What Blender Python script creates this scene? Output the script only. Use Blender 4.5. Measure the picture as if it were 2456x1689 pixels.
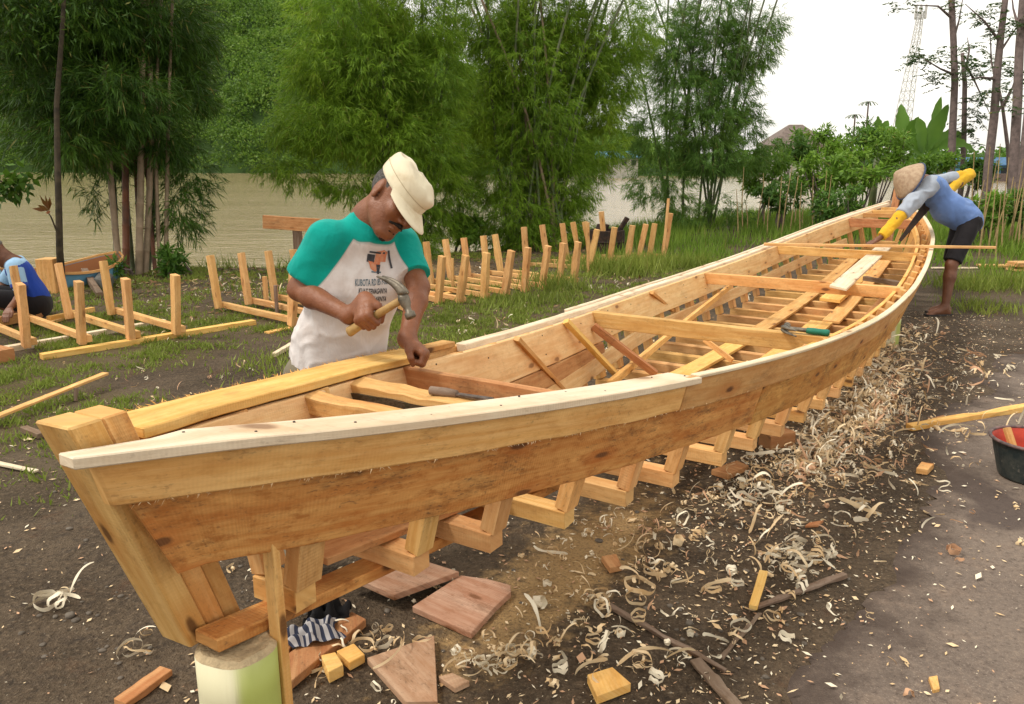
import bpy, bmesh, math, random
import numpy as np
from mathutils import Vector, Matrix
from mathutils.bvhtree import BVHTree

scene = bpy.context.scene
for o in list(bpy.data.objects):
    bpy.data.objects.remove(o)
C = scene.collection
R = math.radians
random.seed(7)
rng = np.random.default_rng(11)

# ------------------------------------------------------------------ camera
CAM_H, FOC, YH, PW, PH = 1.5, 1884.0, 390.0, 2456.0, 1689.0
PITCH = math.atan((PH/2-YH)/FOC)
cam = bpy.data.cameras.new('camera')
cam.sensor_width = 36.0
cam.sensor_fit = 'HORIZONTAL'
cam.lens = 36.0*FOC/PW
cam.clip_start = 0.05
cam.clip_end = 3000
camo = bpy.data.objects.new('camera', cam)
C.objects.link(camo)
camo.location = (0, 0, CAM_H)
camo.rotation_euler = (math.pi/2-PITCH, 0, 0)
scene.camera = camo

# ------------------------------------------------------------------ world: bright thin overcast
SUN_EL, SUN_AZ = R(55), R(-100)          # azimuth from +Y towards +X
world = bpy.data.worlds.new('World')
scene.world = world
world.use_nodes = True
nt = world.node_tree
nt.nodes.clear()
out = nt.nodes.new('ShaderNodeOutputWorld')
bg = nt.nodes.new('ShaderNodeBackground')
sky = nt.nodes.new('ShaderNodeTexSky')
sky.sky_type = 'NISHITA'
sky.sun_disc = False
sky.sun_elevation = SUN_EL
sky.sun_rotation = SUN_AZ
sky.dust_density = 4.0
hs = nt.nodes.new('ShaderNodeHueSaturation')
hs.inputs['Saturation'].default_value = 0.18
hs.inputs['Value'].default_value = 1.0
tc = nt.nodes.new('ShaderNodeTexCoord')
mp = nt.nodes.new('ShaderNodeMapping')
mp.inputs['Scale'].default_value = (1.0, 1.0, 2.6)
cl = nt.nodes.new('ShaderNodeTexNoise')
cl.inputs['Scale'].default_value = 2.1
cl.inputs['Detail'].default_value = 5
cr = nt.nodes.new('ShaderNodeMapRange')
cr.inputs['From Min'].default_value = 0.3
cr.inputs['From Max'].default_value = 0.7
cr.inputs['To Min'].default_value = 7.6
cr.inputs['To Max'].default_value = 13.5
mix = nt.nodes.new('ShaderNodeMix')
mix.data_type = 'RGBA'
mix.inputs['Factor'].default_value = 0.8
nt.links.new(tc.outputs['Generated'], mp.inputs['Vector'])
nt.links.new(mp.outputs['Vector'], cl.inputs['Vector'])
nt.links.new(cl.outputs['Fac'], cr.inputs['Value'])
nt.links.new(sky.outputs['Color'], hs.inputs['Color'])
nt.links.new(hs.outputs['Color'], mix.inputs['A'])
nt.links.new(cr.outputs['Result'], mix.inputs['B'])
tint = nt.nodes.new('ShaderNodeMix'); tint.data_type = 'RGBA'; tint.blend_type = 'MULTIPLY'; tint.inputs['Factor'].default_value = 1.0
tint.inputs['B'].default_value = (1.0, .965, .885, 1)
nt.links.new(mix.outputs['Result'], tint.inputs['A'])
nt.links.new(tint.outputs['Result'], bg.inputs['Color'])
bg.inputs['Strength'].default_value = 0.1
nt.links.new(bg.outputs['Background'], out.inputs['Surface'])

sun = bpy.data.lights.new('sun', 'SUN')
sun.energy = 1.5
sun.angle = R(10)
sun.color = (1.0, 0.95, 0.86)
suno = bpy.data.objects.new('sun', sun)
C.objects.link(suno)
sd = Vector((math.sin(SUN_AZ)*math.cos(SUN_EL), math.cos(SUN_AZ)*math.cos(SUN_EL), math.sin(SUN_EL)))
suno.rotation_euler = sd.to_track_quat('Z', 'Y').to_euler()
suno.location = (0, 0, 30)

scene.view_settings.view_transform = 'Standard'
scene.view_settings.look = 'None'
scene.view_settings.exposure = 0.5
scene.view_settings.gamma = 1.0
scene.view_settings.use_curve_mapping = False
scene.render.engine = 'CYCLES'
scene.cycles.max_bounces = 6
scene.cycles.diffuse_bounces = 3
scene.cycles.transparent_max_bounces = 8

# ------------------------------------------------------------------ surveying helpers
_c, _s = math.cos(PITCH), math.sin(PITCH)
def ray(u, v):
    a, b = (u-PW/2)/FOC, (PH/2-v)/FOC
    return Vector((a, _c+b*_s, -_s+b*_c))
def at(u, v, d):
    return Vector((0, 0, CAM_H)) + ray(u, v)*d
def gr(u, v, z=0.0):
    r = ray(u, v)
    return Vector((0, 0, CAM_H)) + r*((z-CAM_H)/r.z)
# boat axis: s along, t to the road side
BX, BY, BPH, BL = -.786, 1.201, .562, 10.943
BD = Vector((math.sin(BPH), math.cos(BPH), 0)); BN = Vector((BD.y, -BD.x, 0))
def bw(s, t, z):
    return Vector((BX, BY, 0)) + BD*s + BN*t + Vector((0, 0, z))
def sheer(s):
    u = s/BL
    return 1.047-1.639*u+1.852*u*u-.226*u**3
def pchip(pts):
    xs = np.array([p[0] for p in pts]); ys = np.array([p[1] for p in pts])
    h = np.diff(xs); dl = np.diff(ys)/h
    m = np.zeros_like(xs)
    m[0], m[-1] = dl[0], dl[-1]
    for i in range(1, len(xs)-1):
        m[i] = 0 if dl[i-1]*dl[i] <= 0 else (h[i-1]+h[i])/(h[i-1]/dl[i]+h[i]/dl[i-1])
    def fn(x):
        x = min(max(x, xs[0]), xs[-1])
        i = min(int(np.searchsorted(xs, x, side='right'))-1, len(xs)-2)
        t = (x-xs[i])/h[i]
        return float((2*t**3-3*t*t+1)*ys[i]+(t**3-2*t*t+t)*h[i]*m[i]+(-2*t**3+3*t*t)*ys[i+1]+(t**3-t*t)*h[i]*m[i+1])
    return fn
wn = pchip([(-.05, .07), (0.012, .076), (0.108, .094), (0.326, .145), (.436, .184), (.575, .226), (.735, .27), (1.033, .347), (1.396, .432),
            (1.809, .514), (2.223, .584), (3.09, .704), (4.415, .793), (5.3, .803), (6.225, .785), (7.612, .72), (8.214, .678), (9.452, .5), (10.94, .07)])
wf = pchip([(-.05, .07), (0.012, .072), (.273, .15), (.454, .215), (.775, .3), (1.074, .38), (1.459, .445), (1.867, .51), (2.453, .6), (3.424, .737),
            (4.694, .84), (5.5, .845), (6.444, .811), (8.73, .61), (9.8, .4), (10.94, .07)])

# ------------------------------------------------------------------ value noise
_perm = rng.random((64, 64, 64)).astype(np.float32)
def vnoise(p, seed=0):
    p = np.asarray(p, dtype=np.float64)+seed*17.31
    i = np.floor(p).astype(int); f = p-i; f = f*f*(3-2*f)
    i0 = i & 63; i1 = (i+1) & 63
    def g(a, b, c): return _perm[a, b, c]
    x0, y0, z0 = i0[..., 0], i0[..., 1], i0[..., 2]; x1, y1, z1 = i1[..., 0], i1[..., 1], i1[..., 2]
    fx, fy, fz = f[..., 0], f[..., 1], f[..., 2]
    a = g(x0, y0, z0)*(1-fx)+g(x1, y0, z0)*fx
    b = g(x0, y1, z0)*(1-fx)+g(x1, y1, z0)*fx
    c = g(x0, y0, z1)*(1-fx)+g(x1, y0, z1)*fx
    d = g(x0, y1, z1)*(1-fx)+g(x1, y1, z1)*fx
    return (a*(1-fy)+b*fy)*(1-fz)+(c*(1-fy)+d*fy)*fz
def fbm(p, o=4, seed=0):
    p = np.asarray(p, dtype=np.float64)
    r, a, n = 0, 1.0, 0
    for k in range(o):
        r = r+a*vnoise(p*(2.03**k), seed+k); n += a; a *= .5
    return r/n
def n1(x, seed=0):
    return float(vnoise(np.array([x, seed*3.7, seed*1.3]), seed))*2-1

# ------------------------------------------------------------------ tags and mesh builders
def tag(o, label=None, cat=None, group=None, kind=None):
    if label: o['label'] = label
    if cat: o['category'] = cat
    if group: o['group'] = group
    if kind: o['kind'] = kind
    return o
def empty(name, loc, label=None, cat=None, group=None, rz=0):
    o = bpy.data.objects.new(name, None)
    C.objects.link(o)
    o.location = loc
    o.rotation_euler = (0, 0, rz)
    o.empty_display_size = .1
    return tag(o, label, cat, group)
def link(name, me, parent=None):
    o = bpy.data.objects.new(name, me)
    C.objects.link(o)
    if parent is not None:
        o.parent = parent
        o.matrix_parent_inverse = pinv(parent)
    return o
def pmat(o):
    m = Matrix.LocRotScale(o.location, o.rotation_euler.to_quaternion(), o.scale)
    if o.parent is not None:
        m = pmat(o.parent) @ o.matrix_parent_inverse @ m
    return m
def pinv(o):
    return pmat(o).inverted()
def fastmesh(name, V, F, mat=None, smooth=False, uv=None):
    """V (n,3) array, F (m,k) array of one face size"""
    V = np.asarray(V, dtype=np.float32); F = np.asarray(F, dtype=np.int32)
    me = bpy.data.meshes.new(name)
    k = F.shape[1]
    me.vertices.add(len(V)); me.vertices.foreach_set('co', V.ravel())
    me.loops.add(F.size); me.loops.foreach_set('vertex_index', F.ravel())
    me.polygons.add(len(F))
    me.polygons.foreach_set('loop_start', np.arange(0, F.size, k, dtype=np.int32))
    me.polygons.foreach_set('loop_total', np.full(len(F), k, dtype=np.int32))
    if smooth: me.polygons.foreach_set('use_smooth', np.ones(len(F), dtype=bool))
    if uv is not None:
        l = me.uv_layers.new(name='UVMap')
        l.data.foreach_set('uv', np.asarray(uv, dtype=np.float32).ravel())
    me.update(calc_edges=True)
    if mat is not None:
        for m in (mat if isinstance(mat, (list, tuple)) else [mat]): me.materials.append(m)
    return me
class MB:
    """collects sweeps and boxes with wood-grain UVs (u metres along, v metres round)"""
    def __init__(self): self.v = []; self.f = []; self.uv = []; self.sm = False
    def sweep(self, secs, cap=True, lens=None):
        n = len(secs[0]); b = len(self.v); ou, ov = random.random()*40, random.random()*40
        for s in secs: self.v += [tuple(p) for p in s]
        per = [0]
        for i in range(n): per.append(per[-1]+(Vector(secs[0][(i+1) % n])-Vector(secs[0][i])).length)
        L = [0]
        for i in range(1, len(secs)): L.append(L[-1]+(Vector(secs[i][0])-Vector(secs[i-1][0])).length)
        for j in range(len(secs)-1):
            for i in range(n):
                i2 = (i+1) % n
                self.f.append((b+j*n+i, b+j*n+i2, b+(j+1)*n+i2, b+(j+1)*n+i))
                self.uv += [(ou+L[j], ov+per[i]), (ou+L[j], ov+per[i+1]), (ou+L[j+1], ov+per[i+1]), (ou+L[j+1], ov+per[i])]
        if cap:
            self.f.append(tuple(b+i for i in reversed(range(n))))
            self.uv += [(ou+.01*i, ov+.013*(i % 2)) for i in range(n)]
            e = b+(len(secs)-1)*n
            self.f.append(tuple(e+i for i in range(n)))
            self.uv += [(ou+.01*i, ov+.013*(i % 2)) for i in range(n)]
        return self
    def beam(self, p0, p1, w, h, up=(0, 0, 1), n=1, jit=0.0, w1=None, h1=None, seed=None):
        p0, p1 = Vector(p0), Vector(p1); d = (p1-p0).normalized(); up = Vector(up)
        if abs(d.dot(up.normalized())) > .985: up = Vector((.3, 1, 0))
        sx = d.cross(up).normalized(); uz = sx.cross(d).normalized()
        w1 = w if w1 is None else w1; h1 = h if h1 is None else h1
        sd_ = random.random()*50 if seed is None else seed
        secs = []
        for k in range(n+1):
            t = k/n; p = p0.lerp(p1, t); ww = (w+(w1-w)*t)/2; hh = (h+(h1-h)*t)/2
            a = [(-ww, -hh), (ww, -hh), (ww, hh), (-ww, hh)]
            q = []
            for m, (x, y) in enumerate(a):
                jx = jit*n1(k*.9+m*13.1, sd_); jy = jit*n1(k*.9+m*7.7+5, sd_+3)
                q.append(p+sx*(x+jx)+uz*(y+jy))
            secs.append(q)
        return self.sweep(secs)
    def tube(self, pts, rad, n=8, cap=True):
        secs = []; pts = [Vector(p) for p in pts]
        ref = Vector((.31, .17, .93))
        for k, p in enumerate(pts):
            d = (pts[min(k+1, len(pts)-1)]-pts[max(k-1, 0)]).normalized()
            a = d.cross(ref); a = a.normalized() if a.length > .05 else d.cross(Vector((1, 0, 0))).normalized()
            b_ = d.cross(a).normalized()
            r = rad[k] if isinstance(rad, (list, tuple)) else rad
            secs.append([p+a*(r*math.cos(2*math.pi*i/n))+b_*(r*math.sin(2*math.pi*i/n)) for i in range(n)])
        return self.sweep(secs, cap)
    def prism(self, poly, z0, z1):
        """vertical prism over a polygon (list of xy)"""
        return self.sweep([[Vector((x, y, z0)) for x, y in poly], [Vector((x, y, z1)) for x, y in poly]])
    def mesh(self, name, mat, smooth=False):
        me = bpy.data.meshes.new(name)
        me.from_pydata(self.v, [], self.f)
        l = me.uv_layers.new(name='UVMap')
        l.data.foreach_set('uv', np.array(self.uv, dtype=np.float32).ravel())
        if smooth: me.polygons.foreach_set('use_smooth', np.ones(len(me.polygons), dtype=bool))
        bm = bmesh.new(); bm.from_mesh(me); bmesh.ops.recalc_face_normals(bm, faces=bm.faces); bm.to_mesh(me); bm.free()
        for m in (mat if isinstance(mat, (list, tuple)) else [mat]): me.materials.append(m)
        return me
    def build(self, name, mat, parent=None, bevel=0.0, smooth=False, origin=None):
        if origin is not None:
            ox = Vector(origin); self.v = [tuple(Vector(p)-ox) for p in self.v]
        o = link(name, self.mesh(name, mat, smooth), parent)
        if origin is not None: o.location = origin
        if bevel:
            m = o.modifiers.new('edge', 'BEVEL'); m.width = bevel; m.segments = 1; m.limit_method = 'ANGLE'; m.angle_limit = R(40)
        return o
def copy_tree(o, parent=None):
    c = o.copy(); C.objects.link(c); c.parent = parent
    for ch in list(o.children): copy_tree(ch, c)
    return c

# ------------------------------------------------------------------ materials
class NT:
    def __init__(self, name):
        self.m = bpy.data.materials.new(name); self.m.use_nodes = True
        self.t = self.m.node_tree; self.t.nodes.clear()
        self.o = self.n('ShaderNodeOutputMaterial')
    def n(self, typ, **kw):
        x = self.t.nodes.new(typ)
        for k, v in kw.items():
            if k.startswith('_'): setattr(x, k[1:], v)
        return x
    def set(self, x, **kw):
        for k, v in kw.items():
            k = k.replace('_', ' ')
            if hasattr(v, 'is_output'): self.t.links.new(v, x.inputs[k])
            else: x.inputs[k].default_value = v
        return x
    def l(self, a, b): self.t.links.new(a, b)
    def noise(self, vec, scale, detail=4, rough=.55, dist=0.0):
        x = self.n('ShaderNodeTexNoise'); x.inputs['Scale'].default_value = scale
        x.inputs['Detail'].default_value = detail; x.inputs['Roughness'].default_value = rough; x.inputs['Distortion'].default_value = dist
        if vec is not None: self.l(vec, x.inputs['Vector'])
        return x.outputs['Fac']
    def mapping(self, vec, scale=(1, 1, 1), loc=(0, 0, 0)):
        x = self.n('ShaderNodeMapping'); x.inputs['Scale'].default_value = scale; x.inputs['Location'].default_value = loc
        self.l(vec, x.inputs['Vector']); return x.outputs['Vector']
    def ramp(self, fac, a, b, ca=0.0, cb=1.0):
        x = self.n('ShaderNodeMapRange'); x.interpolation_type = 'SMOOTHSTEP'
        for k, v in (('From Min', a), ('From Max', b), ('To Min', ca), ('To Max', cb)): x.inputs[k].default_value = v
        self.l(fac, x.inputs['Value']); return x.outputs['Result']
    def mix(self, fac, a, b, mode='MIX'):
        x = self.n('ShaderNodeMix'); x.data_type = 'RGBA'; x.blend_type = mode
        for k, v in (('Factor', fac), ('A', a), ('B', b)):
            if hasattr(v, 'is_output'): self.l(v, x.inputs[k])
            elif k == 'Factor': x.inputs[k].default_value = v
            else: x.inputs[k].default_value = (*v, 1) if len(v) == 3 else v
        return x.outputs['Result']
    def math(self, op, a, b=None):
        x = self.n('ShaderNodeMath'); x.operation = op
        for i, v in enumerate((a, b)):
            if v is None: continue
            if hasattr(v, 'is_output'): self.l(v, x.inputs[i])
            else: x.inputs[i].default_value = v
        return x.outputs[0]
    def bump(self, h, strength=.3, dist=.01):
        x = self.n('ShaderNodeBump'); x.inputs['Strength'].default_value = strength; x.inputs['Distance'].default_value = dist
        self.l(h, x.inputs['Height']); return x.outputs['Normal']
    def bsdf(self, color, rough=.7, spec=.3, normal=None, **kw):
        x = self.n('ShaderNodeBsdfPrincipled')
        for k, v in [('Base Color', color), ('Roughness', rough), ('Specular IOR Level', spec), ('Normal', normal)]+list(kw.items()):
            if v is None: continue
            if hasattr(v, 'is_output'): self.l(v, x.inputs[k])
            elif k == 'Base Color': x.inputs[k].default_value = (*v, 1)
            else: x.inputs[k].default_value = v
        self.l(x.outputs[0], self.o.inputs['Surface']); return self.m
def wood(name, ca, cb, dark=(.16, .07, .022), knots=1.0, stain=.5, saw=.5, var=.25, stainc=(.14, .075, .03), mottle=.35):
    t = NT(name)
    uv = t.n('ShaderNodeTexCoord').outputs['UV']
    info = t.n('ShaderNodeObjectInfo').outputs['Random']
    off = t.n('ShaderNodeCombineXYZ'); t.l(t.math('MULTIPLY', info, 37.0), off.inputs['X']); t.l(t.math('MULTIPLY', info, 11.0), off.inputs['Y'])
    va = t.n('ShaderNodeVectorMath'); va.operation = 'ADD'; t.l(uv, va.inputs[0]); t.l(off.outputs[0], va.inputs[1])
    p = va.outputs[0]
    grain = t.noise(t.mapping(p, (1.3, 26, 1)), 2.2, 6, .6, .4)
    fine = t.noise(t.mapping(p, (6, 170, 1)), 2.0, 3)
    broad = t.noise(t.mapping(p, (.7, 6, 1)), 1.6, 3, .5, 1.2)
    col = t.mix(t.ramp(grain, .33, .68), ca, cb)
    col = t.mix(t.ramp(broad, .42, .72, 0, .5), col, tuple(x*y for x, y in zip(ca, (.8, .62, .45))))
    col = t.mix(t.ramp(fine, .5, .8, 0, .25), col, tuple(x*.72 for x in ca))
    mo = t.noise(t.mapping(p, (16, 30, 1)), 1.0, 6, .7)
    col = t.mix(t.ramp(mo, .47, .68, 0, mottle), col, tuple(x*y for x, y in zip(ca, (.62, .5, .36))))
    mo2 = t.noise(t.mapping(p, (5, 11, 1), (4, 2, 0)), 1.0, 5, .65)
    col = t.mix(t.ramp(mo2, .5, .72, 0, mottle*1.1), col, tuple(x*y for x, y in zip(ca, (.78, .62, .45))))
    col = t.mix(t.ramp(mo2, .46, .3, 0, mottle), col, tuple(min(.92, x*1.22) for x in cb))
    # dirty handling marks and blue stain
    st = t.noise(t.mapping(p, (2.2, 5.5, 1), (3, 9, 0)), 1.9, 7, .68)
    col = t.mix(t.ramp(st, .50, .72, 0, stain), col, stainc)
    sp = t.noise(t.mapping(p, (30, 60, 1)), 2.0, 2)
    col = t.mix(t.math('MULTIPLY', t.ramp(sp, .56, .68, 0, .75*stain), t.ramp(st, .44, .58)), col, (.09, .05, .03))
    # knots: rare dark eyes
    vo = t.n('ShaderNodeTexVoronoi'); vo.voronoi_dimensions = '2D'; vo.inputs['Scale'].default_value = 1.0
    t.l(t.mapping(p, (3.1, 8.5, 1), (1.7, .4, 0)), vo.inputs['Vector'])
    sepc = t.n('ShaderNodeSeparateColor'); t.l(vo.outputs['Color'], sepc.inputs['Color'])
    rare = t.ramp(sepc.outputs['Red'], .62, .7)
    kd = t.math('ADD', vo.outputs['Distance'], t.math('MULTIPLY', t.math('SUBTRACT', t.noise(t.mapping(p, (20, 50, 1)), 1.0, 2), .5), .08))
    k1 = t.math('MULTIPLY', t.ramp(kd, .05, .13, 1, 0), rare)
    k2 = t.math('MULTIPLY', t.ramp(kd, .1, .38, 1, 0), rare)
    col = t.mix(t.math('MULTIPLY', k2, .35*knots), col, tuple(x*y for x, y in zip(ca, (.75, .5, .3))))
    col = t.mix(t.math('MULTIPLY', k1, .85*knots), col, dark)
    # saw marks across the grain
    wv = t.n('ShaderNodeTexWave'); wv.wave_type = 'BANDS'; wv.bands_direction = 'X'
    wv.inputs['Scale'].default_value = 34.0; wv.inputs['Distortion'].default_value = 3.0; wv.inputs['Detail'].default_value = 2
    wv.inputs['Detail Scale'].default_value = .6
    t.l(t.mapping(p, (1, .25, 1)), wv.inputs['Vector'])
    sawm = t.math('MULTIPLY', wv.outputs['Fac'], t.ramp(t.noise(t.mapping(p, (1.1, 3, 1)), 1.5, 2), .4, .65))
    col = t.mix(t.math('MULTIPLY', sawm, .16*saw), col, tuple(x*.55 for x in ca))
    v = t.n('ShaderNodeHueSaturation'); t.l(col, v.inputs['Color'])
    t.l(t.math('ADD', t.math('MULTIPLY', info, var), 1-var*.55), v.inputs['Value'])
    fr = t.math('FRACT', t.math('MULTIPLY', info, 7.31))
    t.l(t.math('ADD', t.math('MULTIPLY', fr, .012), .489), v.inputs['Hue'])
    h = t.math('ADD', t.math('ADD', t.math('MULTIPLY', grain, .6), t.math('MULTIPLY', fine, .5)), t.math('MULTIPLY', sawm, .35*saw))
    return t.bsdf(v.outputs['Color'], .72, .25, t.bump(h, .35, .004))
def plain(name, col, rough=.7, var=.15, scale=8.0, bump=.15, spec=.3, metal=0.0, coord='Object', col2=None, bscale=None, bdist=.01):
    t = NT(name)
    p = t.n('ShaderNodeTexCoord').outputs[coord]
    a = t.noise(p, scale, 6, .6)
    c2 = col2 or tuple(x*(1-var*2) for x in col)
    c = t.mix(t.ramp(a, .35, .7), col, c2)
    nrm = t.bump(t.noise(p, bscale or scale*4, 4), bump, bdist) if bump else None
    return t.bsdf(c, rough, spec, nrm, Metallic=metal)
def leafmat(name, ca, cb, trans=.35, rough=.5, big_s=.9, dead=.75):
    """foliage: diffuse + translucent, tint varies leaf by leaf"""
    t = NT(name)
    g = t.n('ShaderNodeNewGeometry').outputs['Random Per Island']
    p = t.n('ShaderNodeTexCoord').outputs['Object']
    big = t.noise(p, big_s, 3)
    c = t.mix(g, ca, cb)
    c = t.mix(t.ramp(big, .5, .68, 0, .55), c, tuple(x*.6 for x in ca))
    c = t.mix(t.ramp(big, .48, .32, 0, .5), c, (cb[0]*1.25, cb[1]*1.12, cb[2]))
    c = t.mix(t.ramp(g, .95, .98, 0, dead), c, (.25, .19, .06))
    b = t.n('ShaderNodeBsdfPrincipled'); t.l(c, b.inputs['Base Color']); b.inputs['Roughness'].default_value = rough
    b.inputs['Specular IOR Level'].default_value = .25
    tr = t.n('ShaderNodeBsdfTranslucent')
    t.l(t.mix(.5, c, (.16, .3, .03), 'MIX'), tr.inputs['Color'])
    m = t.n('ShaderNodeMixShader'); m.inputs['Fac'].default_value = trans
    t.l(b.outputs[0], m.inputs[1]); t.l(tr.outputs[0], m.inputs[2]); t.l(m.outputs[0], t.o.inputs['Surface'])
    return t.m

M = {}
M['wood'] = wood('fresh_wood', (.66, .37, .115), (.77, .49, .19), stain=.36, knots=1.2, var=.3)
M['wood_dirty'] = wood('handled_wood', (.56, .265, .062), (.66, .375, .11), stain=.75, knots=1.3, saw=1.2, mottle=.75, var=.08, stainc=(.11, .055, .02))
M['wood_pale'] = wood('planed_wood', (.72, .60, .42), (.82, .71, .53), stain=.22, mottle=.2, knots=.8, saw=.5, var=.1)
M['wood_yellow'] = wood('yellow_wood', (.78, .46, .115), (.85, .57, .20), stain=.15, knots=.3, saw=.6, var=.1)
M['wood_red'] = wood('red_wood', (.45, .205, .078), (.55, .30, .128), stain=.5, knots=.6, saw=.6, var=.2)
M['wood_inner'] = wood('clean_inner_wood', (.76, .50, .21), (.85, .63, .32), stain=.2, knots=.9, saw=.5, mottle=.25, var=.16)
M['wood_scrap'] = wood('dull_scrap_wood', (.44, .265, .16), (.54, .36, .235), stain=.55, knots=1.0, saw=1.0, mottle=.5, var=.2)
M['wood_lawn'] = wood('frame_wood', (.66, .38, .135), (.75, .48, .20), stain=.28, knots=.7, saw=.8, var=.25)
M['wood_grey'] = wood('weathered_wood', (.19, .13, .09), (.27, .2, .145), stain=.6, knots=.4, saw=.3, var=.3)
M['shaving'] = plain('shaving_wood', (.80, .63, .40), .65, .12, 6, .05, col2=(.62, .40, .19))
M['shaving_white'] = plain('shaving_pale_wood', (.86, .76, .58), .6, .1, 6, .05)
M['shaving_red'] = plain('shaving_reddish_wood', (.58, .34, .2), .65, .1, 6, .05)
# ================================================================== GROUND
_ex = np.array([-400, -60, -14, -8, -5.5, -3.4, -1.2, .8, 3.8, 8, 16, 60, 400.])
_ey = np.array([-120, 2, 8.2, 9.9, 11.2, 11.7, 13.4, 15.6, 19.6, 24, 30, 50, 130.])
def bank_d(x, y):
    return (y-np.interp(x, _ex, _ey)-.35*(vnoise(np.stack([x*.9, y*.9, 0*x], -1), 3)-.5)*2)*.85
ROADE = [gr(u, v) for u, v in ((1790, 1900), (1900, 1640), (1985, 1500), (2060, 1390), (2150, 1262), (2192, 1160), (2175, 1085), (2235, 1005), (2330, 905), (2470, 822))]
_ry = np.array([-50]+[p.y for p in ROADE]+[8.2, 8.9, 60]); _rx = np.array([ROADE[0].x-.1]+[p.x for p in ROADE]+[6.4, 14, 60])
def road_d(x, y):
    n = fbm(np.stack([x*2.2, y*2.2, 0*x+4], -1), 4, 9)-.5
    return (x-np.interp(y, _ry, _rx))*.8+n*.55
def lawn(x, y):
    """0..1 grass cover"""
    n = fbm(np.stack([x*.75, y*.75, 0*x+8], -1), 4, 21)
    s = (x-BX)*BD.x+(y-BY)*BD.y; t = (x-BX)*BN.x+(y-BY)*BN.y
    g = np.clip((n-.37)*5, 0, 1)
    m = np.clip((-t-1.15-.35*np.clip(4.2-y, 0, 2))/.9, 0, 1)*np.clip((y-3.1)/1.0, 0, 1)      # port side of the boat
    m = m*np.where(y < 7.6, .7, .5)
    right = np.clip((t-.9)/.4, 0, 1)*np.clip((y-8.1-.25*(x-3))/1.2, 0, 1)
    return np.clip(g*m, 0, 1)*np.clip(-bank_d(x, y)/.3+.6, 0, 1)+np.clip(right*(g*.5+.6), 0, 1)*np.clip(-bank_d(x, y)/.3+.6, 0, 1)
def gz(x, y):
    x = np.asarray(x, float); y = np.asarray(y, float)
    d = bank_d(x, y)
    p = np.stack([x, y, 0*x], -1)
    z = (fbm(p*.8, 3, 5)-.5)*.03+(fbm(p*5, 3, 6)-.5)*.012
    near = np.clip((road_d(x, y)+.5)/1.0, 0, 1)
    z = z*(1-near*.85)
    lo = np.clip((d+.2)/2.2, 0, 1); lo = lo*lo*(3-2*lo)
    far_ = np.clip((d-2)/8, 0, 1)
    return z-1.35*lo-1.5*far_
def gzs(x, y): return float(gz(np.array([x]), np.array([y]))[0])
def axis(*seg):
    a = []
    for lo, hi, st in seg: a += list(np.arange(lo, hi-1e-6, st))
    return np.array(a+[seg[-1][1]])
gx = axis((-420, -60, 45), (-60, -20, 5), (-20, -7, .5), (-7, 6.5, .055), (6.5, 26, .4), (26, 60, 4), (60, 420, 45))
gy = axis((-80, 0, 8), (0, .8, .2), (.8, 9, .055), (9, 20, .16), (20, 60, .9), (60, 420, 40))
X, Y = np.meshgrid(gx, gy)
Z = gz(X, Y)
V = np.stack([X, Y, Z], -1).reshape(-1, 3)
nx, ny = len(gx), len(gy)
ii = (np.arange(ny-1)[:, None]*nx+np.arange(nx-1)[None]).ravel()
F = np.stack([ii, ii+1, ii+1+nx, ii+nx], -1)
t = NT('yard_soil')
p = t.n('ShaderNodeTexCoord').outputs['Object']
at_ = t.n('ShaderNodeAttribute'); at_.attribute_name = 'cover'
sep = t.n('ShaderNodeSeparateColor'); t.l(at_.outputs['Color'], sep.inputs['Color'])
n_a = t.noise(p, 1.7, 8, .62); n_b = t.noise(p, 14, 6, .65); n_c = t.noise(p, 90, 3, .6)
col = t.mix(t.ramp(n_a, .36, .66), (.060, .041, .025), (.112, .077, .047))
col = t.mix(t.ramp(n_b, .48, .72, 0, .7), col, (.04, .028, .021))
n_e = t.noise(p, 42, 4, .7)
col = t.mix(t.ramp(n_e, .5, .7, 0, .75), col, (.15, .105, .066))
col = t.mix(t.ramp(n_e, .47, .34, 0, .7), col, (.028, .019, .012))
col = t.mix(t.ramp(n_c, .55, .72, 0, .75), col, (.2, .15, .1))
rus = t.noise(p, 3.1, 6, .7)
col = t.mix(t.ramp(rus, .56, .72, 0, .55), col, (.12, .055, .025))
col = t.mix(t.math('MULTIPLY', sep.outputs['Red'], t.ramp(n_b, .3, .55, .25, .75)), col, (.125, .095, .034))
sdm = t.ramp(t.math('ADD', sep.outputs['Green'], t.math('MULTIPLY', t.math('SUBTRACT', n_b, .5), 1.3)), .35, .8)
sdm2 = t.math('MULTIPLY', sdm, t.ramp(n_c, .3, .55, .45, 1))
col = t.mix(sdm2, col, (.42, .27, .12))
hh = t.math('ADD', t.math('MULTIPLY', n_b, 1.0), t.math('MULTIPLY', n_c, .5))
M['soil'] = t.bsdf(col, t.ramp(n_a, .3, .7, .95, .7), .25, t.bump(t.math('ADD', hh, t.math('MULTIPLY', n_e, .8)), .8, .03))
me = fastmesh('ground', V, F, M['soil'], True)
lw = lawn(V[:, 0], V[:, 1])
bs = (V[:, 0]-BX)*BD.x+(V[:, 1]-BY)*BD.y; bt = (V[:, 0]-BX)*BN.x+(V[:, 1]-BY)*BN.y
sdust = np.exp(-((bs-2.0)/.6)**2-((bt-.05)/.2)**2)*.5+np.exp(-((bs-1.2)/.6)**2-((bt-.0)/.3)**2)*.5+.3*np.exp(-((bt-.6)/.4)**2)*np.clip((bs-2.5)/2, 0, 1)*np.clip((8.5-bs)/1.5, 0, 1)
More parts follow.
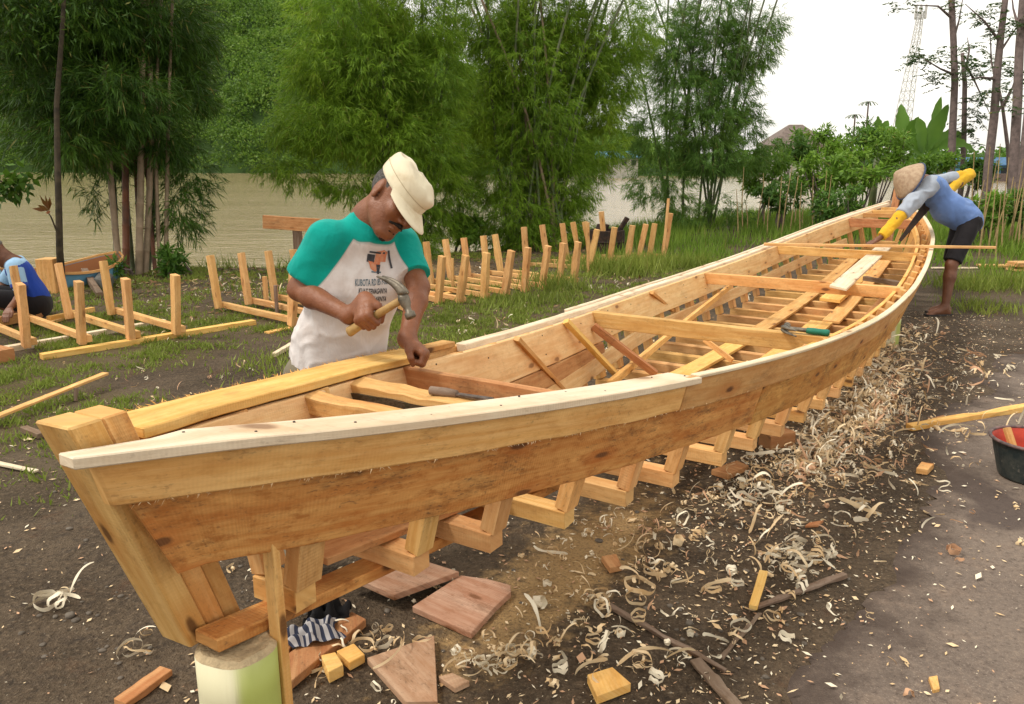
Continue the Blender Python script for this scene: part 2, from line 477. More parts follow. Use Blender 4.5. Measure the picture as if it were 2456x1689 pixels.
sdust += .35*np.exp(-(bt/.6)**2)*np.clip(bs-1, 0, 1)*np.clip((10-bs)/2, 0, 1)+.55*np.exp(-((V[:, 0]+1.3)/2.2)**2-((V[:, 1]-11.3)/.9)**2)
ca = me.color_attributes.new('cover', 'FLOAT_COLOR', 'POINT')
cc = np.zeros((len(V), 4), dtype=np.float32); cc[:, 0] = lw; cc[:, 1] = np.clip(sdust, 0, 1.2); cc[:, 3] = 1
ca.data.foreach_set('color', cc.ravel())
tag(link('ground', me), kind='structure')

# ------------------------------------------------------------------ road: worn dusty asphalt
rx = axis((.2, 7, .06), (7, 30, .6)); ry = axis((-6, .8, .4), (.8, 8.6, .06), (8.6, 9.6, .1))
X, Y = np.meshgrid(rx, ry)
D = road_d(X, Y)
V = np.stack([X, Y, gz(X, Y)+np.clip(D*.15-.006, -.014, .012)], -1).reshape(-1, 3)
nx, ny = len(rx), len(ry)
ii = (np.arange(ny-1)[:, None]*nx+np.arange(nx-1)[None]).ravel()
F = np.stack([ii, ii+1, ii+1+nx, ii+nx], -1)
F = F[(D.ravel()[F] > -.03).all(1)]
used = np.unique(F); rm = np.full(len(V), -1); rm[used] = np.arange(len(used))
t = NT('dusty_asphalt')
p = t.n('ShaderNodeTexCoord').outputs['Object']
at_ = t.n('ShaderNodeAttribute'); at_.attribute_name = 'edge'
n_a = t.noise(p, 1.1, 7, .6); n_b = t.noise(p, 22, 5, .7); n_c = t.noise(p, 160, 2, .6); n_d = t.noise(p, 5, 6, .65)
col = t.mix(t.ramp(n_a, .35, .65), (.195, .152, .122), (.152, .117, .095))
col = t.mix(t.ramp(n_d, .5, .7, 0, .5), col, (.225, .16, .118))
col = t.mix(t.ramp(n_b, .5, .75, 0, .5), col, (.08, .058, .046))
n_e = t.noise(p, 60, 4, .7)
col = t.mix(t.ramp(n_e, .5, .7, 0, .6), col, (.27, .205, .155))
col = t.mix(t.ramp(n_e, .46, .33, 0, .6), col, (.07, .05, .04))
col = t.mix(t.ramp(n_c, .56, .72, 0, .7), col, (.31, .25, .2))
wet = t.noise(t.mapping(p, (1, 1, 1), (7.3, 1.9, 0)), 1.25, 5, .6, .4)
col = t.mix(t.ramp(wet, .56, .68, 0, .7), col, (.05, .035, .033))
ed = t.ramp(t.math('ADD', at_.outputs['Fac'], t.math('MULTIPLY', t.math('SUBTRACT', n_d, .5), .7)), .0, .35, 1, 0)
col = t.mix(ed, col, (.068, .048, .038))
M['asphalt'] = t.bsdf(col, t.ramp(n_a, .3, .7, .9, .75), .25, t.bump(t.math('ADD', n_b, t.math('MULTIPLY', n_c, .8)), .5, .012))
me = fastmesh('road', V[used], rm[F], M['asphalt'], True)
ea = me.attributes.new('edge', 'FLOAT', 'POINT'); ea.data.foreach_set('value', np.clip(D.ravel()[used], 0, 1).astype(np.float32))
tag(link('road', me), kind='structure')

# ------------------------------------------------------------------ river
t = NT('muddy_river')
p = t.n('ShaderNodeTexCoord').outputs['Object']
w1 = t.noise(t.mapping(p, (.5, 1.1, 1)), 1.6, 4, .55, .6); w2 = t.noise(t.mapping(p, (1.0, 2.6, 1)), 3.2, 3, .6); w3 = t.noise(t.mapping(p, (.05, .16, 1)), 1.0, 4, .6, .5); w4 = t.noise(t.mapping(p, (.22, .9, 1)), 1.0, 3, .6, .4)
hh = t.math('ADD', t.math('ADD', t.math('MULTIPLY', w1, 1.0), t.math('MULTIPLY', w2, .55)), t.math('MULTIPLY', w4, .9))
col = t.mix(t.ramp(w3, .35, .65), (.29, .215, .115), (.34, .26, .145))
M['river'] = t.bsdf(col, .12, .35, t.bump(hh, .55, .09))
xs = axis((-420, 420, 30)); ys = axis((-150, 420, 30))
X, Y = np.meshgrid(xs, ys); nx = len(xs)
V = np.stack([X, Y, 0*X-.8], -1).reshape(-1, 3)
ii = (np.arange(len(ys)-1)[:, None]*nx+np.arange(nx-1)[None]).ravel()
tag(link('river', fastmesh('river', V, np.stack([ii, ii+1, ii+1+nx, ii+nx], -1), M['river'])), kind='structure')

# ================================================================== VEGETATION TOOLS
def unit(a): return a/np.maximum(np.linalg.norm(a, axis=-1, keepdims=True), 1e-9)
def quads(P, D, N, L, W, mid=.4, fold=0.0):
    """rhombic leaves: base P, direction D, face normal N"""
    S = unit(np.cross(D, N))
    L = np.asarray(L).reshape(-1, 1); W = np.asarray(W).reshape(-1, 1)
    m = P+D*L*mid
    V = np.stack([P, m+S*W/2, P+D*L, m-S*W/2], 1)
    return V
def quadmesh(name, V, mat):
    n = len(V)
    return fastmesh(name, V.reshape(-1, 3), np.arange(n*4).reshape(n, 4), mat)
def rand_dir(n):
    return unit(rng.normal(size=(n, 3)))
def in_lobe(n, shell=.55):
    d = rand_dir(n); r = (shell+(1-shell)*rng.random(n)**.7)[:, None]
    return d*r
M['bamboo_leaf'] = leafmat('bamboo_leaf', (.12, .235, .018), (.28, .43, .035), .45)
M['bamboo_leaf_shaded'] = leafmat('bamboo_leaf_shaded', (.02, .056, .007), (.068, .15, .014), .22)  # heavy shade of the left clump painted in as a darker leaf colour
M['bamboo_leaf_blue'] = leafmat('bamboo_leaf_fine', (.07, .155, .03), (.15, .28, .05), .4)
M['shrub_leaf'] = leafmat('shrub_leaf', (.11, .22, .022), (.22, .38, .05), .4)
M['shrub_leaf2'] = leafmat('shrub_leaf_deep', (.055, .13, .022), (.12, .25, .04), .35)
M['hill_leaf'] = leafmat('hill_leaf', (.07, .155, .02), (.2, .32, .05), .4, .5, .13, .3)
M['tree_leaf'] = leafmat('feathery_leaf', (.02, .05, .016), (.04, .085, .022), .25)
M['grass'] = leafmat('grass_blade', (.17, .21, .032), (.3, .36, .075), .3)
M['grass_tall'] = leafmat('tall_grass_blade', (.11, .2, .018), (.24, .36, .055), .35)
M['culm'] = plain('bamboo_culm', (.28, .2, .13), .55, .25, 5, .1, col2=(.16, .12, .07))
M['culm_green'] = plain('bamboo_culm_green', (.06, .09, .03), .5, .25, 5, .1, col2=(.12, .12, .06))
M['culm_red'] = plain('bamboo_culm_red', (.22, .085, .045), .55, .25, 5, .1, col2=(.12, .06, .04))
M['bark_dark'] = plain('dark_bark', (.055, .04, .022), .85, .3, 12, .4)
M['bark_grey'] = plain('grey_bark', (.17, .125, .115), .85, .25, 10, .3, col2=(.1, .075, .07))
M['dry_stalk'] = plain('dry_stalk', (.42, .30, .14), .7, .2, 6, .1)
M['banana_leaf'] = leafmat('banana_leaf', (.09, .21, .03), (.15, .29, .05), .4, .35)

def bamboo_sprays(centers, outw, droop=.9, leaf=(.12, .2), k=11, width=.017):
    """fans of thin drooping blades"""
    n = len(centers)
    T = unit(outw+rng.normal(size=(n, 3))*.35+np.array([0, 0, -.35*droop]))
    P = np.repeat(centers, k, 0); TT = np.repeat(T, k, 0)
    al = rng.random(n*k)
    P = P+TT*(al*.32)[:, None]+rng.normal(size=(n*k, 3))*.012
    D = unit(TT*.8+rng.normal(size=(n*k, 3))*.48+np.array([0, 0, -.55*droop]))
    N = unit(rng.normal(size=(n*k, 3))*.6+np.array([0, 0, 1.0]))
    L = rng.uniform(leaf[0], leaf[1], n*k)
    return quads(P, D, N, L, L*0+width*rng.uniform(.7, 1.25, n*k), .35)
def lobe_points(u, v, ru, rv, d, dens=1.0, rd=None):
    c = np.array(at(u, v, d)); sx = ru*d/FOC; sz = rv*d/FOC; sx = max(.16, sx-.24); sz = max(.14, sz-.2); sy = rd or .5*(sx+sz)
    n = max(6, int(dens*210*(sx*sz+sx*sy+sy*sz)/3))
    q = in_lobe(n, .35); q[:, 2] = np.where(q[:, 2] < -.55, q[:, 2]*.7, q[:, 2])
    return c+q*np.array([sx, sy, sz]), unit(q*np.array([1, 1, .35]))
def clump(label, base, lobes, mat, culms, dens=1.0, cm='culm_green', rad=.035, leaf=(.12, .2), width=.017, visible=None, droop=.9, k=11):
    o = empty('bamboo_clump', base, label, 'bamboo', 'bamboo clumps on the river bank')
    A = []
    for l in lobes:
        P, O = lobe_points(*l[:5], dens=dens*(l[5] if len(l) > 5 else 1))
        A.append(bamboo_sprays(P, O, droop, leaf, k, width))
    V = np.concatenate(A)
    fo = link('foliage', quadmesh('foliage', V, mat), o)
    fo['kind'] = 'stuff'
    for (b0, b1, r, m) in culms:
        b0 = Vector(b0); b1 = Vector(b1)
        bend = Vector((random.uniform(-.15, .15), random.uniform(-.1, .1), 0))
        pts, rd = [], []
        nseg = 14
        for q in range(nseg+1):
            a = q/nseg
            pt = b0.lerp(b1, a)+bend*math.sin(a*math.pi)+(b1-b0).length*Vector(((b1.x-b0.x)*.08*a*a, 0, 0))
            rr = r*(1-.35*a)
            pts += [pt-(b1-b0).normalized()*.012, pt, pt+(b1-b0).normalized()*.012]
            rd += [rr, rr*1.14, rr]
        MB().tube(pts, rd, 8).build('culm', M[m], o, smooth=True)
    return o

# ------------------------------------------------------------------ left dark clump, its shade put into the leaf colour
b = gr(330, 662)
cul = []
for (u0, u1, v1, r, m, dy) in ((287, 262, 60, .045, 'culm', -.2), (303, 300, 40, .05, 'culm_red', .1), (318, 322, 40, .04, 'culm_green', .3), (333, 345, 30, .05, 'culm', -.25),
                              (348, 352, 60, .045, 'culm', -.1), (356, 372, 60, .035, 'culm_green', .3), (372, 380, 80, .03, 'culm_red', .2), (384, 396, 60, .028, 'culm', 0), (398, 418, 60, .03, 'culm', .1),
                              (280, 240, 80, .04, 'culm_green', .35), (310, 285, 80, .035, 'culm_green', .5), (340, 335, 80, .04, 'culm_red', .55)):
    p0 = gr(u0, 655+dy*-18); cul.append((p0, at(u1, v1-150, p0.y+.3+dy*.3), r, m))
clump('tall dark bamboo clump with pale and reddish bare culms beside the thin tree', b,
      [(40, 60, 150, 120, 10.2), (200, 40, 170, 120, 10.6), (370, 60, 140, 120, 11.2), (450, 190, 70, 130, 11.6), (110, 220, 140, 100, 10.3), (280, 240, 160, 120, 10.4),
       (170, 340, 130, 90, 10.2), (400, 330, 80, 110, 11.2), (310, 380, 110, 60, 11.6), (425, 500, 55, 110, 11.4, .8), (240, 470, 70, 60, 11.3, .6), (460, 420, 60, 90, 11.6, .7),
       (200, -170, 340, 130, 10.8), (60, 330, 60, 60, 10.6, .7), (250, 130, 260, 160, 12.0), (230, 310, 200, 110, 11.9), (480, 60, 60, 90, 12, .8)],  # lobe above the view is added to shade the foliage below
      M['bamboo_leaf_shaded'], cul, 5.0, leaf=(.13, .25), width=.014, k=20)
# middle clump behind the hammering man
b = gr(985, 612)
cul = [(gr(985+random.uniform(-45, 45), 612), at(900+random.uniform(-170, 190), -120, 13.4+random.uniform(-.8, .8)), .028, 'culm_green') for _ in range(11)]
clump('bright green feathery bamboo clump drooping over the water behind the hammering man', b,
      [(830, 40, 150, 120, 12.6), (1000, 40, 130, 130, 13), (770, 150, 110, 90, 12.4), (890, 180, 150, 120, 12.6), (1050, 200, 90, 140, 13), (715, 310, 90, 70, 12.2), (800, 310, 130, 100, 12.3),
       (930, 330, 130, 110, 12.6), (1040, 370, 90, 130, 13), (668, 400, 70, 48, 12.2), (730, 415, 90, 45, 12.3), (850, 440, 110, 55, 12.6), (960, 500, 100, 80, 13), (1050, 530, 80, 70, 13.4), (900, -150, 200, 120, 13),
       (860, 250, 200, 190, 13.8), (1000, 570, 80, 60, 13), (1060, 450, 90, 110, 13.4), (930, 590, 60, 40, 13)],
      M['bamboo_leaf'], cul, 4.8, leaf=(.10, .21), width=.012, k=22)
b = gr(1290, 600)
cul = [(gr(1285+random.uniform(-75, 75), 598), at(1290+random.uniform(-200, 230), -150, 14.6+random.uniform(-.9, .9)), .03, random.choice(['culm_green', 'culm_green', 'culm'])) for _ in range(20)]
clump('dense dark green bamboo clump with foliage down to the ground behind the upright frames', b,
      [(1170, 50, 110, 120, 14.4), (1300, 30, 120, 120, 14.6), (1250, 160, 120, 130, 14.3), (1380, 140, 110, 130, 14.8), (1160, 260, 90, 120, 14.3), (1290, 310, 130, 130, 14.2), (1200, 420, 110, 110, 14.2),
       (1350, 430, 100, 120, 14.5), (1235, 520, 110, 85, 14.0), (1320, 545, 100, 60, 14.2), (1430, 250, 80, 110, 15, .7), (1480, 80, 120, 110, 15.2, .7), (1430, 400, 50, 90, 15, .5), (1290, -150, 240, 120, 14.8),
       (1270, 220, 160, 210, 15.6), (1290, 480, 110, 110, 15.2), (1400, 545, 60, 45, 14.4, .8), (1180, 560, 70, 50, 14.0), (1290, 585, 110, 45, 13.9), (1440, 330, 70, 110, 15.0, .7), (1460, 180, 90, 110, 15.2, .8)],
      M['bamboo_leaf'], cul, 4.6, leaf=(.11, .22), width=.0125, k=22)
b = gr(1640, 548)
cul = [(gr(1640+random.uniform(-60, 70), 548), at(1660+random.uniform(-170, 190), -120, 18.4+random.uniform(-.9, .9)), .028, 'culm_green') for _ in range(13)]
clump('airy open bamboo clump with sky showing through beside the shrubs', b,
      [(1580, 80, 100, 110, 18.2, .5), (1710, 40, 110, 90, 18.4, .7), (1800, 110, 80, 100, 18.6, .8), (1845, 55, 60, 50, 18.6, .6), (1650, 230, 100, 100, 18.2, .55), (1750, 230, 80, 100, 18.4, .8),
       (1795, 300, 50, 70, 18.6, .7), (1570, 320, 80, 100, 18, .6), (1690, 370, 100, 80, 18.2, .9), (1790, 385, 70, 45, 18.6, 1), (1620, 470, 60, 80, 18, .5), (1720, 490, 50, 50, 18, .6), (1490, 310, 70, 90, 18, .4), (1850, 360, 50, 40, 18.8, .8),
       (1500, 180, 70, 90, 17.6, .5), (1690, -120, 170, 90, 18.6, .6), (1770, 520, 45, 50, 17.8, .7), (1640, 520, 60, 50, 17.6, .8), (1560, 440, 70, 80, 17.8, .6), (1720, 140, 90, 100, 18.4, .8), (1620, 150, 80, 90, 18.2, .7), (1690, 300, 110, 90, 18.2, .8)],
      M['bamboo_leaf_blue'], cul, 4.0, leaf=(.12, .24), width=.014, k=20)

# ------------------------------------------------------------------ thin tree at the left with a red shoot
tp = [gr(150, 700), at(143, 600, 9.2), at(141, 500, 9.25), at(138, 400, 9.3), at(136, 250, 9.4), at(150, 60, 9.5), at(160, -120, 9.6)]
tt = empty('thin_tree', tp[0], 'thin dark tree trunk with a red leafy shoot beside the crouching man', 'tree')
MB().tube(tp, [.045, .038, .036, .034, .03, .026, .02], 10).build('trunk', M['bark_dark'], tt, smooth=True)
def broad(n, c, s, L, W, dirb=(0, 0, -.3)):
    P = np.array(c)+rng.normal(size=(n, 3))*np.array(s)
    D = unit(rng.normal(size=(n, 3))+np.array(dirb)); N = unit(rng.normal(size=(n, 3))*.5+np.array([0, 0, 1]))
    return quads(P, D, N, rng.uniform(.7, 1.2, n)*L, rng.uniform(.7, 1.2, n)*W, .45)
V = np.concatenate([broad(900, at(120+random.uniform(-180, 120), random.uniform(-250, 20), 9.5), (.5, .4, .3), .11, .022) for _ in range(6)])
fo = link('crown', quadmesh('crown', V, M['bamboo_leaf_shaded']), tt)
M['red_leaf'] = leafmat('red_leaf', (.13, .035, .012), (.2, .06, .02), .3)
sh0 = at(138, 560, 9.15)
mb = MB(); mb.tube([sh0, at(122, 520, 9.1), at(112, 505, 9.1)], [.012, .008, .005], 5)
mb.build('shoot', M['bark_dark'], tt)
P = np.array([at(118, 505, 9.1)]*7); D = unit(np.array([[-.9, 0, .1], [-.4, -.1, .9], [0, -.2, .9], [.15, 0, .8], [-.15, .2, .6], [.1, -.3, -.1], [-.6, -.3, .4]]))
V = quads(P, D, unit(rng.normal(size=(7, 3))+np.array([0, -1.5, .3])), [.2, .19, .19, .16, .14, .12, .13], [.05]*7, .5)
for q in range(7): link('leaf', quadmesh('leaf', V[q:q+1], M['red_leaf']), tt)
ob = empty('overhanging_branch', at(-60, 400, 8.6), 'dark broad-leaved branch hanging in at the left edge above the river', 'branch')
V = np.concatenate([broad(45, at(12+random.uniform(-60, 30), 440+random.uniform(-30, 30), 8.6), (.1, .1, .07), .14, .06) for _ in range(4)])
link('leaves', quadmesh('leaves', V, M['bamboo_leaf_shaded']), ob)['kind'] = 'stuff'
MB().tube([at(-260, 300, 8.8), at(-60, 400, 8.6), at(20, 445, 8.6)], [.05, .02, .006], 6).build('limb', M['bark_dark'], ob)

# ================================================================== FAR BANK AND HILL
def yB(x): return np.interp(x, [-400, -120, -40, 0, 40, 90, 400], [205, 195, 175, 155, 132, 122, 150])
def hillh(x): return np.interp(x, [-400, -130, -80, -45, -22, 0, 15, 40, 400], [80, 72, 62, 48, 33, 17, 7, 2.5, 2.5])
def hillz(x, y):
    a = np.clip((y-yB(x))/70, 0, 1); a = a**.75
    return -.9+(hillh(x)+1)*a+(fbm(np.stack([x*.05, y*.05, 0*x], -1), 3, 31)-.5)*8*a
xs = axis((-420, 420, 6.0)); fs = np.concatenate([[-6, -1, 0, 1], np.arange(4, 120, 6.0), [160, 300]])
X, Fr = np.meshgrid(xs, fs); Y = yB(X)+Fr
Z = np.where(Fr <= 0, -.9+Fr*.3, hillz(X, Y))
V = np.stack([X, Y, Z], -1).reshape(-1, 3); nx = len(xs)
ii = (np.arange(len(fs)-1)[:, None]*nx+np.arange(nx-1)[None]).ravel()
M['hill_ground'] = plain('hill_undergrowth', (.05, .1, .018), .9, .3, .25, .5, col2=(.03, .06, .014), bscale=.6, bdist=1.0)
tag(link('hill', fastmesh('hill', V, np.stack([ii, ii+1, ii+1+nx, ii+nx], -1), M['hill_ground'], True)), kind='structure')
cs = []
for _ in range(1500):
    x = rng.uniform(-150, 30); y = yB(x)+rng.uniform(-1, 66)**1.0
    cs.append((x, y, rng.uniform(2.2, 5.0)*(1.15 if x < -20 else .8)))
A = []
for (x, y, r) in cs:
    z = float(hillz(np.array(x), np.array(y)))+r*.55
    if z < .4: z = rng.uniform(.2, 2.5)
    n = int(62*r)
    q = in_lobe(n, .8); q[:, 2] = np.abs(q[:, 2])*1.0-.25
    bump_ = 1+.3*np.sin(q[:, 0:1]*5+x)*np.cos(q[:, 1:2]*4+y)
    P = np.array([x, y, z])+q*r*np.array([1, 1, .8])*bump_
    D = unit(q+rng.normal(size=(n, 3))*.9+np.array([0, 0, -.4])); N = unit(q+rng.normal(size=(n, 3))*.4)
    A.append(quads(P, D, N, rng.uniform(.35, .85, n), rng.uniform(.25, .5, n), .5))
tag(link('hillside_forest', quadmesh('hillside_forest', np.concatenate(A), M['hill_leaf'])), 'dense green forest covering the hillside across the river', 'forest', kind='stuff')
A = []
for _ in range(260):
    x = rng.uniform(28, 190); y = yB(x)+rng.uniform(0, 14); r = rng.uniform(1.4, 2.8)
    n = 45; q = in_lobe(n, .7); P = np.array([x, y, .6+rng.random()*2.2])+q*r*np.array([1, 1, .8])
    A.append(quads(P, unit(rng.normal(size=(n, 3))), unit(q+rng.normal(size=(n, 3))*.4), rng.uniform(.6, 1.2, n), rng.uniform(.4, .8, n), .5))
tag(link('far_bank_trees', quadmesh('far_bank_trees', np.concatenate(A), M['shrub_leaf2'])), 'low dark tree line along the far bank at the right', 'trees', kind='stuff')

# house, sheds, tower and palms across the river
M['roof_grey'] = plain('old_roof_tiles', (.2, .155, .135), .85, .2, 2, .3)
M['wall_pale'] = plain('pale_wall', (.5, .48, .42), .85, .15, 1.5, .1)
M['blue_paint'] = plain('faded_blue_paint', (.13, .33, .48), .6, .2, 1.0, .1)
M['blue_dark'] = plain('dark_blue_paint', (.06, .16, .3), .6, .2, 1.0, .1)
M['dark_glass'] = plain('dark_window', (.03, .035, .04), .3, .1, 1, 0)  # dark pane colour of the far buildings' windows
M['steel'] = plain('galvanised_steel', (.62, .60, .58), .5, .1, 1, 0)
h0 = at(1900, 360, 112)
ho = empty('house', (h0.x, h0.y, -.4), 'grey hip-roofed house beyond the shrubs across the river', 'house')
hx, hy = h0.x, h0.y
MB().prism([(hx-3.6, hy-3), (hx+3.6, hy-3), (hx+3.6, hy+3), (hx-3.6, hy+3)], -.9, 3.9).build('wall', M['wall_pale'], ho)
for dx in (-2, .2, 2.2):
    MB().prism([(hx+dx-.4, hy-3.06), (hx+dx+.4, hy-3.06), (hx+dx+.4, hy-2.9), (hx+dx-.4, hy-2.9)], 1.6, 2.9).build('window', M['dark_glass'], ho)
mb = MB(); mb.sweep([[Vector((hx-4.4, hy-3.8, 3.8)), Vector((hx+4.4, hy-3.8, 3.8)), Vector((hx+4.4, hy+3.8, 3.8)), Vector((hx-4.4, hy+3.8, 3.8))],
                     [Vector((hx-.7, hy-.25, 6.7)), Vector((hx+1.1, hy-.25, 6.7)), Vector((hx+1.1, hy+.25, 6.7)), Vector((hx-.7, hy+.25, 6.7))]])
mb.build('roof', M['roof_grey'], ho)
def shed(u0, u1, v0, v1, d, label, roofm, wallm, nwin):
    a = at(u0, v1, d); b_ = at(u1, v1, d); zt = at(u0, v0, d).z
    o = empty('riverside_shed', ((a.x+b_.x)/2, a.y, -.8), label, 'building', 'blue buildings across the river')
    MB().prism([(a.x, a.y), (b_.x, a.y), (b_.x, a.y+4), (a.x, a.y+4)], -1.2, zt-.45).build('wall', wallm, o)
    ym = a.y+2
    MB().sweep([[Vector((x, a.y-.7, zt-.5)), Vector((x, a.y-.7, zt-.38)), Vector((x, ym, zt+.55)), Vector((x, a.y+4.7, zt-.38)), Vector((x, a.y+4.7, zt-.5))] for x in (a.x-.5, b_.x+.5)]).build('roof', roofm, o)
    for k in range(nwin):
        x = a.x+(b_.x-a.x)*(k+.5)/nwin
        MB().prism([(x-.35, a.y-.05), (x+.35, a.y-.05), (x+.35, a.y+.1), (x-.35, a.y+.1)], zt-1.5, zt-.75).build('window', M['dark_glass'], o)
    return o
shed(2300, 2440, 388, 425, 100, 'long blue riverside building behind the bare tree trunks at the right', M['blue_dark'], M['blue_paint'], 6)
shed(2462, 2560, 385, 425, 100, 'blue shed at the right edge across the river', M['blue_dark'], M['blue_paint'], 3)
shed(1440, 1530, 372, 412, 118, 'blue-roofed pale building seen between two bamboo clumps', M['blue_paint'], M['wall_pale'], 4)
qw = at(2380, 428, 99)
tag(MB().prism([(qw.x-9, qw.y-.6), (qw.x+14, qw.y-.6), (qw.x+14, qw.y+.4), (qw.x-9, qw.y+.4)], -1.3, .15).build('river_wall', M['bark_grey']), 'low brown river wall below the blue buildings', 'wall')
# lattice tower
tb = at(2150, 300, 150); th_ = at(2176, 40, 150).z
to = empty('lattice_tower', (tb.x+1.6, tb.y, 0), 'slender steel lattice communications tower on the skyline', 'tower')
cx, cy = tb.x+.6, tb.y
lean = 1.6
def tpt(k, a):
    w = 1.5*(1-a)+.38*a
    return Vector((cx+lean*a+w*(1 if k in (1, 2) else -1), cy+w*(1 if k in (2, 3) else -1), -1+(th_+1)*a))
for k in range(4):
    MB().tube([tpt(k, 0), tpt(k, .5), tpt(k, 1)], .075, 5).build('leg', M['steel'], to)
nb = 17
mb = MB()
for j in range(nb):
    a0, a1 = j/nb, (j+1)/nb
    for k in range(4):
        k2 = (k+1) % 4
        mb.tube([tpt(k, a0), tpt(k2, a1)], .04, 4); mb.tube([tpt(k2, a0), tpt(k, a1)], .04, 4); mb.tube([tpt(k, a1), tpt(k2, a1)], .04, 4)
mb.build('bracing', M['steel'], to)
for q in range(6):
    a = q*math.pi/3
    pc = Vector((cx+lean+.95*math.cos(a), cy+.95*math.sin(a), th_-1.2))
    MB().prism([(pc.x-.15, pc.y-.15), (pc.x+.15, pc.y-.15), (pc.x+.15, pc.y+.15), (pc.x-.15, pc.y+.15)], pc.z, pc.z+2.3).build('antenna', M['steel'], to)
for (u, v0, v1, lab) in ((2083, 246, 300, 'taller of two small palms on the skyline left of the tower'), (2051, 277, 305, 'shorter of two small palms on the skyline near the house')):
    a = at(u, v0, 125); po = empty('palm_tree', (a.x, a.y, 0), lab, 'palm', 'palms on the skyline')
    MB().tube([Vector((a.x, a.y, -.5)), Vector((a.x+.1, a.y, a.z*.5)), a], [.2, .16, .12], 6).build('trunk', M['bark_grey'], po)
    A = []
    for q in range(14):
        an = q*math.pi*2/14
        dd = np.array([math.cos(an), math.sin(an), .35]); prev = np.array(a)
        for w in range(5):
            nd = unit(dd+np.array([0, 0, -.32*w])); A.append(quads(prev[None], nd[None], np.array([[0, 0, 1.]]), [.5], [.28], .5)); prev = prev+nd*.34
    link('crown', quadmesh('crown', np.concatenate(A), M['tree_leaf']), po)
# ================================================================== RIGHT-HAND BANK PLANTS
def shrub(u, v, ru, rv, d, label, mat='shrub_leaf', leaf=.13, n=1500, name='shrub'):
    c = at(u, v, d); sx, sz = ru*d/FOC, rv*d/FOC
    gx_, gy_ = c.x, c.y; g0 = gzs(gx_, gy_)
    o = empty(name, (gx_, gy_, g0), label, 'shrub', 'shrubs on the bank at the right')
    A = []
    for _ in range(15):
        q = rand_dir(1)[0]*rng.uniform(.4, 1.05)*np.array([sx*.9, .5*(sx+sz)*.9, sz*.9]); cc = np.array(c)+q
        r = rng.uniform(.18, .42)*(sx+sz)/2; m = n//15
        w = in_lobe(m, .25)
        P = cc+w*r*np.array([1.1, 1.1, .8]); D = unit(w*.8+rng.normal(size=(m, 3))*.7+np.array([0, 0, -.25]))
        N = unit(w*.5+rng.normal(size=(m, 3))*.35+np.array([0, 0, .8]))
        A.append(quads(P, D, N, rng.uniform(.6, 1.25, m)*leaf, rng.uniform(.5, 1, m)*leaf*.42, .45))
    link('foliage', quadmesh('foliage', np.concatenate(A), M[mat]), o)['kind'] = 'stuff'
    for k in range(4):
        e = Vector(c)+Vector((rng.uniform(-.5, .5)*sx, rng.uniform(-.4, .4)*sx, rng.uniform(-.3, .5)*sz))
        b_ = Vector((gx_+rng.uniform(-.25, .25), gy_+rng.uniform(-.25, .25), g0-.05))
        MB().tube([b_, b_.lerp(e, .55)+Vector((.06, 0, .05)), e], [.025, .018, .008], 6).build('stem', M['bark_grey'], o)
    return o
for (u, v, ru, rv, d, m, lab) in (
        (1835, 410, 60, 65, 19.5, 'shrub_leaf', 'light green shrub just right of the airy bamboo'),
        (1905, 372, 65, 50, 21, 'shrub_leaf2', 'deep green shrub in front of the grey-roofed house'),
        (1975, 345, 70, 48, 22, 'shrub_leaf', 'bright shrub crowned in yellow-green between house and banana plants'),
        (2050, 335, 70, 50, 23, 'shrub_leaf2', 'deep green shrub below the skyline palms'),
        (1870, 470, 70, 50, 17, 'shrub_leaf2', 'low shrub behind the dry stalks left of the boat stern'),
        (1960, 425, 75, 60, 18, 'shrub_leaf', 'broad bright green shrub above the boat stern'),
        (2060, 415, 75, 65, 18.5, 'shrub_leaf', 'bright green shrub directly behind the conical hat'),
        (2130, 352, 70, 60, 22.5, 'shrub_leaf', 'yellow-green shrub at the foot of the banana plants'),
        (2240, 410, 80, 45, 21, 'shrub_leaf', 'leafy shrub behind the bending worker'),
        (2330, 415, 55, 40, 22, 'shrub_leaf2', 'shrub beside the first bare tree trunk'),
        (2355, 505, 60, 50, 14, 'shrub_leaf', 'leafy cassava shrub right of the bending worker'),
        (2440, 500, 45, 45, 15, 'shrub_leaf2', 'shrub at the right edge among dry stalks'),
        (2010, 490, 70, 45, 16, 'shrub_leaf2', 'shrub close behind the boat stern post'),
        (1110, 545, 50, 40, 13.6, 'shrub_leaf', 'small bright weed bush between the two big bamboo clumps')):
    shrub(u, v, ru, rv, d, lab, m, .17 if d > 17 else .14)
shrub(410, 630, 40, 38, 10.6, 'low fern at the foot of the left bamboo culms', 'shrub_leaf2', .12, 700, 'fern')
shrub(275, 640, 22, 25, 10.4, 'small weed left of the bamboo culms', 'shrub_leaf2', .09, 350, 'weed')

